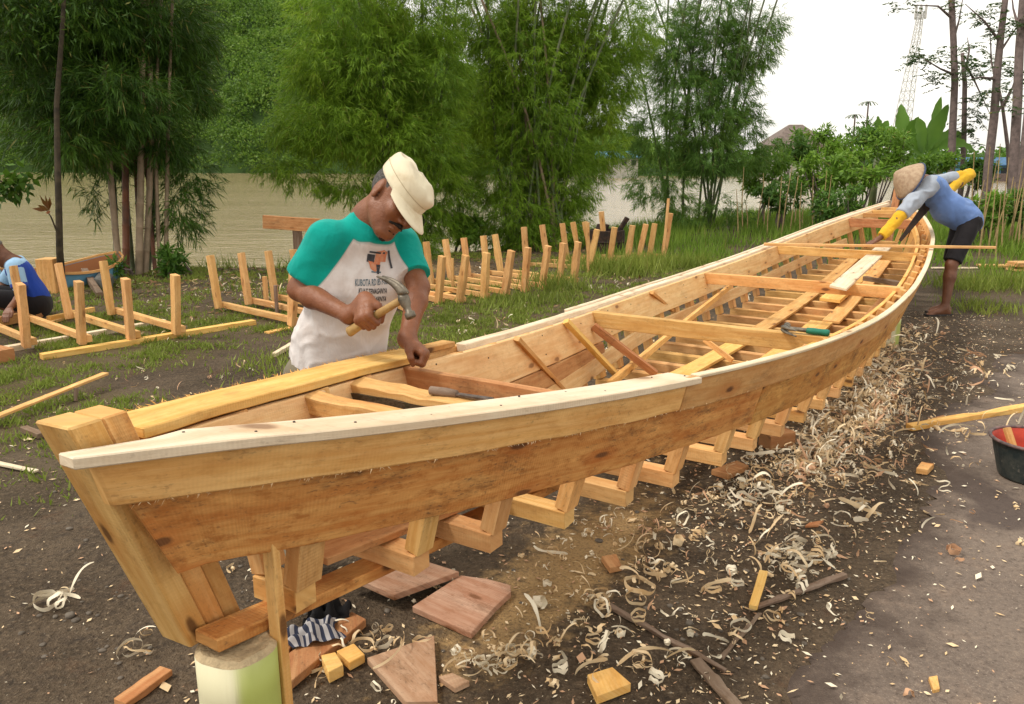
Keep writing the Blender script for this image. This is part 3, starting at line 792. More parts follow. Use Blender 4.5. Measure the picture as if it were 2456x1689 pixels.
def banana(u, v, d, leaves, label):
    b_ = at(u, v, d); g0 = gzs(b_.x, b_.y)
    o = empty('banana_plant', (b_.x, b_.y, g0), label, 'banana plant', 'banana plants behind the shrubs')
    MB().tube([Vector((b_.x, b_.y, g0-.1)), Vector((b_.x+.03, b_.y, (g0+b_.z)/2)), b_], [.14, .11, .07], 10).build('trunk', M['culm_green'], o, smooth=True)
    for (du, dv, wd, sag) in leaves:
        tip = at(u+du*.85, v+dv*.82, d+random.uniform(-.5, .5)); wd = wd*.8; n = 16
        V, Fc = [], []
        for k in range(n+1):
            a = k/n
            p_ = b_.lerp(tip, a)+Vector((0, 0, sag*math.sin(a*math.pi*.9)))
            nx_ = b_.lerp(tip, min(1, a+.02))+Vector((0, 0, sag*math.sin(min(1, a+.02)*math.pi*.9)))
            dr = (nx_-p_).normalized() if k < n else dr
            sd_ = dr.cross(Vector((0, -1, .35))).normalized()
            up = sd_.cross(dr)
            w = wd*math.sin(min(1, max(0, a-.12)/.88)**.75*math.pi)**.7 if a > .12 else .02
            rg = 1+.22*n1(k*1.7, du)-(.3 if n1(k*3.3, du+9) > .45 else 0)
            V += [p_-sd_*w*rg*.5+up*w*.12, p_, p_+sd_*w*rg*.5+up*w*.12]
            if k: b0 = (k-1)*3; Fc += [(b0, b0+1, b0+4, b0+3), (b0+1, b0+2, b0+5, b0+4)]
        link('leaf', fastmesh('leaf', np.array([tuple(x) for x in V]), np.array(Fc), M['banana_leaf'], True), o)
banana(2165, 375, 24, [(-5, -150, .62, .1), (-50, -80, .5, .2), (45, -110, .5, .2), (90, -60, .45, .25), (-95, -40, .4, .2), (20, -70, .5, .1)], 'banana plant with a broad upright leaf below the lattice tower')
banana(2215, 385, 23, [(70, -160, .5, .15), (50, -185, .4, .1), (-20, -120, .5, .2), (120, -40, .42, .5), (150, 0, .38, .5), (-70, -60, .45, .2)], 'banana plant with ragged leaning leaves left of the first bare trunk')
banana(2105, 350, 27, [(0, -85, .4, .1), (-35, -50, .4, .15), (30, -70, .4, .15), (55, -30, .4, .2)], 'small banana plant left of the taller ones')

def bare_tree(pts, rads, d, branches, clusters, label):
    P = [at(u, v, d) for u, v in pts]
    base = P[0].copy(); g0 = gzs(base.x, base.y); base.z = g0
    o = empty('bare_trunk_tree', base, label, 'tree', 'slim bare-trunked trees at the right')
    MB().tube([base-Vector((0, 0, .1))]+P, [rads[0]*1.15]+rads, 10).build('trunk', M['bark_grey'], o, smooth=True)
    for br in branches:
        q = [at(u, v, d+dd) for u, v, dd in br]
        MB().tube(q, [.04-.032*k/(len(q)-1) for k in range(len(q))], 6).build('branch', M['bark_grey'], o)
    if clusters:
        A = []
        for (u, v, ru, rv, n) in clusters:
            c = np.array(at(u, v, d+random.uniform(-.4, .4))); s = np.array([ru*d/FOC, ru*d/FOC*.8, rv*d/FOC])
            tw = c+rng.normal(size=(n, 3))*s*.55
            # feathery pinnate fronds: rows of small leaflets along short stems
            T = unit(rng.normal(size=(n, 3))*np.array([1, 1, .25])+np.array([0, 0, -.25])); k = 16
            PP = np.repeat(tw, k, 0)+np.repeat(T, k, 0)*(np.tile(np.linspace(0, .42, k), n))[:, None]
            side = unit(np.cross(np.repeat(T, k, 0), np.array([0, 0, 1.])))*np.where(np.arange(n*k) % 2 == 0, 1, -1)[:, None]
            D = unit(side+np.repeat(T, k, 0)*.5+rng.normal(size=(n*k, 3))*.2+np.array([0, 0, -.2]))
            A.append(quads(PP, D, unit(rng.normal(size=(n*k, 3))*.4+np.array([0, 0, 1])), rng.uniform(.1, .17, n*k), rng.uniform(.035, .055, n*k), .5))
        link('crown', quadmesh('crown', np.concatenate(A), M['tree_leaf']), o)
    return o
bare_tree([(2278, 500), (2283, 350), (2290, 200), (2287, 100), (2282, 0), (2278, -150)], [.105, .1, .09, .085, .08, .06], 22,
          [[(2287, 95, 0), (2300, 50, .2), (2312, -20, .3)], [(2284, 45, 0), (2250, 15, -.3), (2190, 12, -.5)], [(2290, 180, 0), (2255, 165, -.3), (2205, 135, -.4)]],
          [(2240, 140, 60, 25, 26), (2265, 180, 40, 20, 18), (2200, 132, 30, 14, 10), (2175, 12, 26, 18, 12), (2280, 15, 25, 20, 10)],
          'slim grey trunk with flat feathery side branches, leftmost of the bare trees')
bare_tree([(2308, 430), (2312, 330), (2314, 200), (2308, 128)], [.075, .07, .065, .05], 23,
          [[(2314, 150, 0), (2340, 200, .2), (2375, 275, .2)], [(2313, 180, 0), (2325, 120, .2), (2320, 90, .2)]],
          [(2345, 105, 30, 16, 12), (2335, 145, 38, 25, 20), (2380, 150, 35, 18, 14), (2330, 180, 30, 20, 12), (2350, 230, 25, 18, 10), (2330, 250, 16, 20, 9), (2325, 300, 24, 45, 24), (2350, 280, 16, 18, 8)],
          'shorter broken-topped trunk with drooping leaf clusters')
bare_tree([(2362, 520), (2370, 400), (2384, 285), (2392, 170), (2400, 90), (2412, -10), (2420, -120)], [.115, .11, .105, .095, .085, .075, .05], 21,
          [[(2395, 130, 0), (2425, 85, .2), (2450, 50, .2)], [(2398, 100, 0), (2360, 50, -.2), (2315, 10, -.3)], [(2384, 285, 0), (2410, 240, .3), (2430, 205, .3)], [(2390, 200, 0), (2378, 150, .2), (2374, 70, .2)], [(2389, 190, 0), (2350, 185, -.3), (2330, 190, -.4)]],
          [(2375, 20, 35, 14, 12), (2350, 40, 18, 12, 8), (2400, 75, 35, 14, 10), (2400, 160, 35, 16, 12), (2375, 215, 18, 14, 8), (2430, 205, 24, 14, 8), (2340, 155, 25, 12, 8)],
          'leaning grey trunk with forked branches in front of the blue building')
bare_tree([(2428, 500), (2432, 380), (2440, 250), (2445, 120), (2452, 20), (2460, -120)], [.12, .115, .11, .1, .09, .06], 20,
          [[(2445, 120, 0), (2462, 50, .2), (2475, 0, .2)], [(2441, 60, 0), (2430, 20, .2), (2425, -30, .2)]],
          [(2440, 60, 25, 20, 14), (2450, 180, 18, 12, 6), (2415, 262, 14, 20, 6)],
          'thicker straight grey trunk near the right edge')
bare_tree([(2422, 500), (2418, 360), (2405, 260), (2395, 205)], [.06, .055, .045, .03], 23.5, [[(2405, 260, 0), (2425, 220, .2), (2440, 170, .2)]], [(2425, 235, 14, 10, 6)], 'thin slanting trunk crossing behind the leaning one')
bare_tree([(2440, 520), (2452, 380), (2462, 280), (2470, 150)], [.08, .07, .065, .05], 18.5, [[(2455, 350, 0), (2470, 320, .1), (2480, 300, .1)]], None, 'slanting trunk cut off by the right edge')

# dry stalks standing in the grass
def stalk(u, v, h, d, lab, lean=0.0, leafy=False):
    b_ = gr(u, v) if d is None else None
    if b_ is None:
        q = at(u, v, d); b_ = Vector((q.x, q.y, 0))
    z0 = gzs(b_.x, b_.y)
    p0 = Vector((b_.x, b_.y, z0-.05)); p1 = p0+Vector((lean, random.uniform(-.1, .1), h))
    o = MB().tube([p0, p0.lerp(p1, .5)+Vector((random.uniform(-.03, .03), 0, 0)), p1], [.014, .012, .006], 6).build('dry_stalk', M['dry_stalk'], None, origin=p0)
    return tag(o, lab, 'stalk', 'dry stalks '+lab.split(' stalk ')[-1])
for k in range(16): stalk(1770+k*15+random.uniform(-8, 8), 520, random.uniform(.7, 1.5), random.uniform(15.5, 18), 'dry yellow upright stalk standing in the grass left of the boat stern', random.uniform(-.1, .1))
for k in range(20): stalk(2320+k*7+random.uniform(-8, 8), 560, random.uniform(.9, 1.9), random.uniform(12.5, 15), 'dry yellow upright stalk standing in the grass right of the bending worker', random.uniform(-.15, .15))

# ------------------------------------------------------------------ grass
def blades(P, h, w, lean=.35):
    n = len(P)
    D = unit(np.stack([rng.normal(size=n)*lean, rng.normal(size=n)*lean, np.ones(n)], -1))
    N = unit(np.stack([rng.normal(size=n), rng.normal(size=n), np.zeros(n)+.1], -1))
    return quads(P, D, N, h, w, .3)
n = 900000
px_ = rng.uniform(-9, 3.6, n); py_ = rng.uniform(3, 13.5, n)
dens = lawn(px_, py_); tuft = fbm(np.stack([px_*6, py_*6, 0*px_], -1), 2, 44)
keep = rng.random(n) < dens*np.clip((tuft-.32)*3.2, .05, 1)*.8
px_, py_, tuft = px_[keep], py_[keep], tuft[keep]
P = np.stack([px_, py_, gz(px_, py_)-.005], -1)
print('lawn blades', len(P))
V = blades(P, rng.uniform(.02, .055, len(P))*(.6+1.1*np.clip((tuft-.4)*3, 0, 1)), rng.uniform(.005, .010, len(P))*(1+.06*py_), .6)
tag(link('lawn_grass', quadmesh('lawn_grass', V, M['grass'])), 'short patchy green grass on the yard', 'grass', kind='stuff')
n = 130000
px_ = rng.uniform(0.5, 18, n); py_ = rng.uniform(7.5, 26, n)
bsx = (px_-BX)*BD.x+(py_-BY)*BD.y; btx = (px_-BX)*BN.x+(py_-BY)*BN.y
beyond = np.clip((py_-11.2-.3*(px_<2))/1.2, 0, 1)*((btx < -1.3) | (bsx > 11)) + ((btx > 1.0) & (py_ > 8.7+.12*px_))*1.0
keep = (rng.random(n) < np.clip(beyond, 0, 1)*np.clip(.15+2.2*(fbm(np.stack([px_*1.3, py_*1.3, 0*px_], -1), 3, 55)-.4)*2, .04, 1)) & (bank_d(px_, py_) < .8) & (px_ > 1.2+.0*py_)
px_, py_ = px_[keep], py_[keep]
P = np.stack([px_, py_, gz(px_, py_)-.01], -1)
hgt = rng.uniform(.06, .34, len(P))*np.clip(.5+(py_-9)/8, .35, 1.15)
print('tall blades', len(P))
V = blades(P, hgt, rng.uniform(.012, .022, len(P)), .28)
tag(link('tall_grass', quadmesh('tall_grass', V, M['grass_tall'])), 'tall bright green grass along the bank behind the boat', 'grass', kind='stuff')
# tufts among the frames
A = []
for (u, v, n, h) in ((1330, 690, 500, .3), (1500, 655, 900, .32), (1560, 640, 700, .3), (1440, 650, 500, .25), (1180, 735, 250, .16), (1290, 725, 300, .2), (1660, 640, 500, .28), (1390, 640, 400, .25), (660, 870, 260, .1), (1020, 830, 200, .1), (2430, 690, 500, .3), (2310, 690, 600, .25), (690, 880, 200, .1), (2350, 740, 400, .15), (530, 640, 120, .3), (720, 640, 150, .25)):
    c = gr(u, v); q = np.stack([c.x+rng.normal(size=n)*.22, c.y+rng.normal(size=n)*.25], -1)
    P = np.stack([q[:, 0], q[:, 1], gz(q[:, 0], q[:, 1])-.01], -1)
    A.append(blades(P, rng.uniform(.4, 1.1, n)*h, rng.uniform(.008, .014, n), .4))
tag(link('grass_tufts', quadmesh('grass_tufts', np.concatenate(A), M['grass'])), 'taller grass tufts growing among the frames and by the road', 'grass', kind='stuff')
# ================================================================== THE BOAT
boat = empty('wooden_boat', bw(5.4, 0, 0), 'long unfinished plank-built wooden boat with open frames propped in the yard', 'boat')
def stz(u, v, z):
    p = gr(u, v, z); q = Vector((p.x-BX, p.y-BY, 0))
    return q.dot(BD), q.dot(BN)
HW = {1: wn, -1: wf}
FL = .25
def tt_(side, s, off, drop): return side*max(HW[side](s)-off-FL*drop, .030)
def strake(name, mat, side, s0, s1, off, d0, d1, th, rake=0.0, rake1=0.0, wob=0.0, step=.09, flat=None, bevel=.003, dfun=None, twist=0.0):
    n = max(2, int((s1-s0)/step)); secs = []; sd_ = random.random()*90
    for k in range(n+1):
        a = k/n; s = s0+(s1-s0)*a
        e0 = d0; e1 = d1
        if dfun: e0, e1 = dfun(s)
        w0 = wob*(.6*n1(s*9, sd_)+.5*n1(s*31, sd_+2)); w1 = wob*(.6*n1(s*8, sd_+5)+.6*n1(s*27, sd_+7))
        dr = (e1-e0)
        r = rake*(1-a) + rake1*a if True else 0
        sB = s+(rake*dr if k == 0 else rake1*dr if k == n else rake*dr*max(0, 1-a*8)+rake1*dr*max(0, 1-(1-a)*8))
        z0 = sheer(s)-e0+w0*.35; z1 = sheer(sB)-e1+w1
        secs.append([bw(s, tt_(side, s, off, e0), z0), bw(sB, tt_(side, sB, off, e1), z1),
                     bw(sB, tt_(side, sB, off+th, e1), z1), bw(s, tt_(side, s, off+th, e0), z0)])
    m = MB(); m.sweep(secs)
    return m.build(name, mat, boat, bevel)
# outer planking, road side
strake('rub_strake', M['wood'], 1, .062, 1.742, .002, .021, .112, .026, rake=.33, wob=.004, bevel=.004)
strake('rub_strake', M['wood'], 1, 1.748, 5.9, .003, .0, .118, .025, wob=.003)
strake('rub_strake', M['wood'], 1, 5.906, 10.85, .003, .0, .115, .025, wob=.003)
strake('side_plank', M['wood_dirty'], 1, .125, 2.44, .027, .095, .284, .022, rake=.5, wob=.004, bevel=.004)
strake('side_plank', M['wood_dirty'], 1, 2.447, 6.4, .027, .1, .295, .022, wob=.003)
strake('side_plank', M['wood_dirty'], 1, 6.407, 10.6, .027, .1, .285, .022, wob=.003)
# outer planking, river side
strake('rub_strake', M['wood'], -1, .19, 3.1, .002, .021, .112, .026, rake=.33, wob=.003)
strake('rub_strake', M['wood_pale'], -1, 3.106, 10.85, .003, .0, .1, .025, wob=.003)
strake('side_plank', M['wood'], -1, .27, 3.2, .027, .095, .284, .022, rake=.5, wob=.003)
strake('edge_strip', M['wood_pale'], 1, 1.8, 10.8, -.004, -.007, .006, .036, wob=.001)
# caps on the gunwale
def cap(mat, side, s0, s1, wid, th, z_off=0.0, inner=None, step=.08, wob=.0, tip=False, lift=0.0):
    n = int((s1-s0)/step); secs = []; sd_ = random.random()*50
    for k in range(n+1):
        s = s0+(s1-s0)*k/n
        o = HW[side](s)+.012
        i = o-wid*(1+.0*s)
        if inner: i = inner(s, o)
        if wob: o += wob*n1(s*7, sd_); i += wob*(n1(s*9, sd_+4)+.5*n1(s*33, sd_+8))
        zz = sheer(s)+z_off+lift*n1(s*2, sd_)
        secs.append([bw(s, side*o, zz), bw(s, side*o, zz-th), bw(s, side*i, zz-th-.001), bw(s, side*i, zz)])
    m = MB(); m.sweep(secs); return m.build('cap_plank', mat, boat, .0025)
cap(M['wood_pale'], 1, .024, 1.795, .115, .021, inner=lambda s, o: o-.118 if s > .2 else max(o-.118, .045))
cap(M['wood_yellow'], -1, .21, 1.47, .125, .022, .004, wob=.004)
cap(M['wood'], -1, 1.475, 1.78, .06, .02, .002, wob=.005)
# rough packing between outer and inner planks along the far gunwale
strake('packing_strip', M['wood_pale'], -1, 1.8, 10.7, .034, .006, .04, .045, wob=.006)
# inner planks, river side
strake('inner_plank', M['wood_inner'], -1, .32, 3.4, .088, .026, .195, .02, wob=.002)
strake('inner_plank', M['wood_inner'], -1, 3.405, 6.9, .088, .022, .19, .02, wob=.002)
strake('inner_plank', M['wood_inner'], -1, 6.905, 10.3, .088, .022, .185, .02, wob=.002)
strake('inner_plank', M['wood_red'], -1, .5, 3.35, .09, .2, .285, .02, wob=.002)
strake('inner_plank', M['wood_inner'], -1, .62, 2.4, .091, .29, .385, .02, wob=.002)
strake('inner_plank', M['wood_inner'], -1, 2.405, 9.4, .091, .285, .365, .02, wob=.002, dfun=lambda s: (.29+.0*s-.06*min(1, max(0, (s-2.4)/1.6)), .385-.07*min(1, max(0, (s-2.4)/1.6))))
# inner stringer, road side
strake('inner_stringer', M['wood_yellow'], 1, 1.9, 6.2, .115, .05, .115, .025, wob=.002)
strake('inner_stringer', M['wood_yellow'], 1, 6.205, 10.3, .115, .04, .1, .025, wob=.002)
# frames
fs_ = [.507, .83, 1.08, 1.38, 1.69, 1.985, 2.36, 2.65]+[2.65+.315*k for k in range(1, 26)]
for i, s in enumerate(fs_):
    if s > 10.45: break
    fo_ = .392 if s > .6 else .40
    m = MB()
    ta = -(wf(s)-.05-FL*.45); tb_ = wn(s)-.045-FL*.45
    m.beam(bw(s-.008, min(ta, -.05)-.002, sheer(s)-.424), bw(s-.008, max(tb_, .065)+.002, sheer(s)-.424), .064, .056, jit=.002, n=3)
    fr = m.build('frame', M['wood_lawn'] if i % 3 else M['wood'], boat, .002)
    for side in (1, -1):
        w_ = HW[side](s)
        to, bo = max(w_-.075-FL*.03, .03), max(w_-.075-FL*.45, .035)
        m = MB(); dz = random.uniform(-.004, .004)
        wd = .07+random.uniform(-.006, .008)
        m.beam(bw(s, side*(bo+FL*.06), sheer(s)-.3945+dz*.2), bw(s+random.uniform(-.004, .01), side*to, sheer(s)-.03), .046, wd, up=BD, n=3, jit=.0025)
        m.build('frame_post', M['wood_lawn'] if (i+side) % 2 else M['wood'], fr, .002)
# keel, stem, stern post
zt, zb = 1.075, .50
A1, B1 = stz(389, 1528, zb), stz(458, 1556, zb)
n = 60; secs = []
for k in range(n+1):
    s = B1[0]+.004+(10.62-B1[0])*k/n; z = sheer(s)
    secs.append([bw(s, -.04, z-.456), bw(s, .036, z-.456), bw(s, .036, z-.487), bw(s, -.04, z-.487)])
MB().sweep(secs).build('keel', M['wood_dirty'], boat, .003)
def hexa(name, mat, bot, top, parent=boat, bevel=.004, nseg=4):
    secs = [[b_.lerp(t_, k/nseg) for b_, t_ in zip(bot, top)] for k in range(nseg+1)]
    return MB().sweep(secs).build(name, mat, parent, bevel)
zt, zb = 1.075, .50
A_ = [stz(*q, zt) for q in ((79, 1010), (163, 1029), (307, 984), (239, 968))]
A1, B1 = stz(389, 1528, zb), stz(458, 1556, zb)
C1, D1 = (B1[0]+.1, B1[1]), (A1[0]+.1, A1[1])
def mid(a, b_, f_): return (a[0]+(b_[0]-a[0])*f_, a[1]+(b_[1]-a[1])*f_)
fr_ = .55
hexa('stem_post', M['wood'], [bw(*q, zb) for q in (A1, B1, mid(B1, C1, fr_), mid(A1, D1, fr_))], [bw(*q, zt) for q in (A_[0], A_[1], mid(A_[1], A_[2], fr_), mid(A_[0], A_[3], fr_))], bevel=.004)
def inn(q, dt): return (q[0], q[1]+dt)
hexa('stem_post', M['wood'], [bw(*q, zb) for q in (inn(mid(A1, D1, fr_+.015), .002), inn(mid(B1, C1, fr_+.015), -.003), inn(C1, -.003), inn(D1, .002))],
     [bw(*q, zt-.001) for q in (inn(mid(A_[0], A_[3], fr_+.015), .002), inn(mid(A_[1], A_[2], fr_+.015), -.003), inn(A_[2], -.003), inn(A_[3], .002))], bevel=.003)
# apron boards behind the stem
zt2 = .97
def lerp2(a, b, f): return (a[0]+(b[0]-a[0])*f, a[1]+(b[1]-a[1])*f)
f2 = (zt2-zb)/(zt-zb)
cB, cT = C1, lerp2(C1, A_[2], f2)
for (o0, o1, hw_, zlo, zhi) in ((.003, .045, .03, .502, .86),):
    lo = lerp2(C1, A_[2], (zlo-zb)/(zt-zb)); hi = lerp2(C1, A_[2], (zhi-zb)/(zt-zb))
    def cor(c, z):
        tc_ = c[1]-.042
        return [bw(c[0]+o0, tc_-hw_, z), bw(c[0]+o0, tc_+hw_, z), bw(c[0]+o1, tc_+hw_, z), bw(c[0]+o1, tc_-hw_, z)]
    hexa('apron_board', M['wood'], cor(lo, zlo), cor(hi, zhi), bevel=.003)
hexa('stern_post', M['wood_red'], [bw(10.45, -.04, .45), bw(10.55, -.04, .45), bw(10.55, .04, .45), bw(10.45, .04, .45)],
     [bw(10.82, -.04, 1.23), bw(10.93, -.04, 1.23), bw(10.93, .04, 1.23), bw(10.82, .04, 1.23)])
# crossbeams
def cbeam(s, h, w, mat, top=.03, skew=0.0, jit=.002, n=6, far=.112, near=.085, name='crossbeam'):
    m = MB()
    m.beam(bw(s+skew, -(wf(s)-far), sheer(s)-top-h/2), bw(s, wn(s)-near, sheer(s)-top-h/2), w, h, n=n, jit=jit)
    return m.build(name, mat, boat, .003)
cbeam(.79, .05, .055, M['wood'], .024, jit=.006)
cbeam(1.03, .06, .075, M['wood'], .026, jit=.008, n=10)
cbeam(1.325, .115, .028, M['wood_red'], .022, skew=-.01)
cbeam(3.3, .085, .05, M['wood'], .022)
cbeam(5.55, .085, .05, M['wood'], .022)
cbeam(7.45, .08, .05, M['wood'], .022)
cbeam(9.55, .1, .045, M['wood_red'], .022)
for s in (9.95, 10.2, 10.42): cbeam(s, .045, .04, M['wood'], .02)
# bark edge on the rough crossbeam
M['bark_moss'] = plain('mossy_bark', (.05, .04, .018), .95, .3, 30, .6, col2=(.09, .055, .03))
m = MB(); m.beam(bw(.993, -(wf(1.03)-.13), sheer(1.03)-.07), bw(.993, wn(1.03)-.2, sheer(1.03)-.06), .014, .034, n=10, jit=.006)
m.build('bark_edge', M['bark_moss'], boat)
# bottom boards
def bottom(mat, s0, s1, t0, t1, wid, lift=0.0, th=.02, name='bottom_board'):
    n = max(3, int((s1-s0)/.3)); secs = []
    for k in range(n+1):
        a = k/n; s = s0+(s1-s0)*a; t_ = t0+(t1-t0)*a; z = sheer(s)-.392+lift+.012*n1(s, t0*30)*0
        e = .004*n1(s*7, t0*9)
        secs.append([bw(s, t_-wid/2+e, z), bw(s, t_+wid/2-e, z), bw(s, t_+wid/2-e, z+th), bw(s, t_-wid/2+e, z+th)])
    return MB().sweep(secs).build(name, mat, boat, .002)
bottom(M['wood_red'], .60, 2.1, -.04, -.0, .15)
bottom(M['wood_yellow'], 2.2, 5.2, -.18, -.2, .12)
bottom(M['wood'], 5.25, 9.3, -.2, -.16, .12)
bottom(M['wood_yellow'], 2.6, 5.8, .16, .14, .17)
bottom(M['wood'], 5.85, 9.2, .2, .16, .13)
bottom(M['wood_red'], 4.1, 7.9, .46, .44, .12)
bottom(M['wood'], 3.3, 5.0, .40, .52, .07, .022)
# temporary braces nailed inside
def brace(p0, p1, w, h, mat, jit=.002, name='brace'):
    return MB().beam(p0, p1, w, h, up=BD, n=5, jit=jit).build(name, mat, boat, .002)
def fari(s, drop, off=.125): return bw(s, -(wf(s)-off-FL*drop), sheer(s)-drop)
def invfar(u, v, off=.125):
    """point of the far inner side seen at a pixel"""
    best = None
    for k in range(400):
        z = .15+k*.002; s, t_ = stz(u, v, z)
        e = abs(t_+(wf(s)-off-FL*(sheer(s)-z)))
        if best is None or e < best[0]: best = (e, s, t_, z)
    return bw(*best[1:])
def floorpt(u, v, d=.34):
    z = .4
    for _ in range(60):
        s, t_ = stz(u, v, z); z = .5*z+.5*(sheer(s)-d)
    return bw(s, t_, z)
brace(invfar(1239, 812), floorpt(1352, 938), .03, .022, M['wood'])
brace(invfar(1357, 770), floorpt(1481, 902), .032, .026, M['wood_yellow'])
brace(invfar(1423, 782), floorpt(1573, 898), .04, .028, M['wood_red'])
brace(floorpt(1462, 921), invfar(1749, 688, .14), .036, .03, M['wood'], .004)
brace(invfar(1563, 702), floorpt(1640, 768), .03, .022, M['wood'])
brace(floorpt(1690, 815, .24), floorpt(1757, 865), .03, .02, M['wood'])
# sawn nail heads: dark spots on caps and planks
M['iron'] = plain('rusty_iron', (.07, .05, .04), .6, .3, 60, .2)
mb = MB()
for k in range(24):
    s = .3+k*.4+random.uniform(-.12, .12)
    for side, off, dr in ():
        p = bw(s+random.uniform(-.06, .06), tt_(1, s, .002, dr)+.001, sheer(s)-dr+random.uniform(-.015, .015))
        mb.tube([p-BN*.002, p+BN*.002], .0026, 6)
for k in range(17):
    s = .15+k*.1
    p = bw(s+random.uniform(-.03, .03), wn(s)-.03-.05*(k % 2), sheer(s)); mb.tube([p-Vector((0, 0, .002)), p+Vector((0, 0, .001))], .003, 6)
for k in range(17):
    s = .9+k*.52+random.uniform(-.12, .12)
    for dr in (random.uniform(.04, .08), random.uniform(.12, .17)):
        p = bw(s, -(wf(s)-.108-FL*dr)+.001, sheer(s)-dr); mb.tube([p-BN*.001, p+BN*.002], .003, 5)
mb.build('nail_heads', M['iron'], boat)['kind'] = 'stuff'

# splintery saw fuzz along the lower edge of the rub strake and the rough cap
def fuzz(mat, fn, n, L, seed_):
    P, D = [], []
    for _ in range(n):
        p_, d_ = fn(random.random()); P.append(tuple(p_)); D.append(tuple(d_))
    P, D = np.array(P), unit(np.array(D)); 
    return quadmesh('splinters', quads(P, D, unit(rng.normal(size=(n, 3))), rng.uniform(.3, 1, n)*L, rng.uniform(.001, .003, n), .3), mat)
def f_rub(a):
    s = .12+a**.9*2.2
    return bw(s, tt_(1, s, .004, .112), sheer(s)-.109+random.uniform(0, .004)), BD*random.choice((-1, 1))*random.uniform(.5, 1.5)+Vector((0, 0, -.8))+BN*.2
link('splinters', fuzz(M['shaving'], f_rub, 260, .018, 1), boat)['kind'] = 'stuff'
def f_cap(a):
    s = .25+a*1.25
    return bw(s, -(wf(s)+.01), sheer(s)+.003), -BN*random.uniform(.3, 1)+BD*random.uniform(-1, 1)+Vector((0, 0, random.uniform(-.2, .6)))
link('splinters', fuzz(M['wood_yellow'], f_cap, 220, .02, 1), boat)['kind'] = 'stuff'

# ------------------------------------------------------------------ supports
M['banana_stem'] = None
t = NT('banana_stem')
p = t.n('ShaderNodeTexCoord').outputs['Object']
a = t.noise(t.mapping(p, (5, 5, .4)), 1.2, 2); b2 = t.noise(t.mapping(p, (60, 60, 3)), 1.0, 4)
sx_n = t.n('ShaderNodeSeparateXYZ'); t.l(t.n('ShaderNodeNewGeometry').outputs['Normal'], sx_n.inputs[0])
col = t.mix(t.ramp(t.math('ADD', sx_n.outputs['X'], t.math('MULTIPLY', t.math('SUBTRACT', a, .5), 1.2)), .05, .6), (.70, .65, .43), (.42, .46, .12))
col = t.mix(t.ramp(b2, .6, .75, 0, .4), col, (.25, .2, .1))
M['banana_stem'] = t.bsdf(col, .45, .4, t.bump(b2, .2, .01), **{'Subsurface Weight': 0.0})
M['pith'] = plain('cut_pith', (.55, .42, .25), .8, .2, 40, .5)
def banana_log(c, ztop, r, label, zbot):
    o = empty('banana_log_support', (c.x, c.y, zbot), label, 'log support', 'banana log supports under the boat')
    secs = []
    for k in range(7):
        z = zbot-.02+(ztop-zbot+.02)*k/6
        secs.append([Vector((c.x+r*(1+.05*math.cos(2*q_+1)+.03*math.cos(5*q_))*math.cos(q_), c.y+r*(1+.05*math.cos(2*q_+1)+.03*math.cos(5*q_))*math.sin(q_), z)) for q_ in [2*math.pi*j/28 for j in range(28)]])
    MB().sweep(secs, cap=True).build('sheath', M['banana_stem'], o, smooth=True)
    V = []
    m = MB(); m.sweep([[Vector((p_.x*1, p_.y, ztop+.0005)) for p_ in secs[0]], [Vector((c.x+(p_.x-c.x)*.85, c.y+(p_.y-c.y)*.85, ztop+.008+.006*random.random())) for p_ in secs[0]], [Vector((c.x+(p_.x-c.x)*.3, c.y+(p_.y-c.y)*.3, ztop+.004)) for p_ in secs[0]]], cap=True)
    m.build('cut_end', M['pith'], o)
    return o
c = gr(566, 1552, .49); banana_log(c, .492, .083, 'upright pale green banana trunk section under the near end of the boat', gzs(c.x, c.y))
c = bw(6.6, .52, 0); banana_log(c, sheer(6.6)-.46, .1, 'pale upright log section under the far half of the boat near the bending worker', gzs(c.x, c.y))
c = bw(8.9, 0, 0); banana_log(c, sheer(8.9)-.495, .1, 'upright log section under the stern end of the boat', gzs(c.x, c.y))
pr = stz(690, 1640, .12)
pb = gr(692, 1660, .06)
pt = at(655, 1300, (gr(655, 1300, .74)-Vector((0, 0, CAM_H))).length*.985)
q0 = bw(.425, .064, 0); q0.z = gzs(q0.x, q0.y)-.01; q1 = bw(.415, .064, .765)
tag(MB().beam(q0, q1, .034, .022, up=BD, n=4, jit=.002).build('prop_stick', M['wood'], None, .002, origin=q0), 'slim wooden prop stick standing beside the banana trunk under the bow', 'stick')
c = gr(1832, 1076); c2 = gr(1892, 1066); up_ = Vector((0, 0, .045))
tag(MB().beam(c+up_, c2+up_, .1, .085, jit=.004, n=2).build('support_block', M['wood_red'], None, .004, origin=c), 'reddish wooden block on the ground under the frames at mid boat', 'block')
for k, (s, t_) in enumerate(((3.9, 0), (5.6, 0))):
    zk = sheer(s)-.496
    o = empty('block_stack', bw(s, t_, 0), ('stack of timber offcuts under the keel ahead of the green-handled hammer', 'stack of timber offcuts under the keel at the middle of the boat')[k], 'blocks', 'block stacks under the keel')
    hgt = zk-0.0; nb = 2
    for j in range(nb):
        a0 = bw(s-.0, t_-.14, hgt*(j+.5)/nb); a1 = bw(s+.0, t_+.14, hgt*(j+.5)/nb)
        if j % 2: a0, a1 = bw(s-.15, t_, hgt*(j+.5)/nb), bw(s+.15, t_, hgt*(j+.5)/nb)
        MB().beam(a0, a1, .1, hgt/nb-.001, jit=.003, n=2).build('block', M['wood_red'], o, .003)
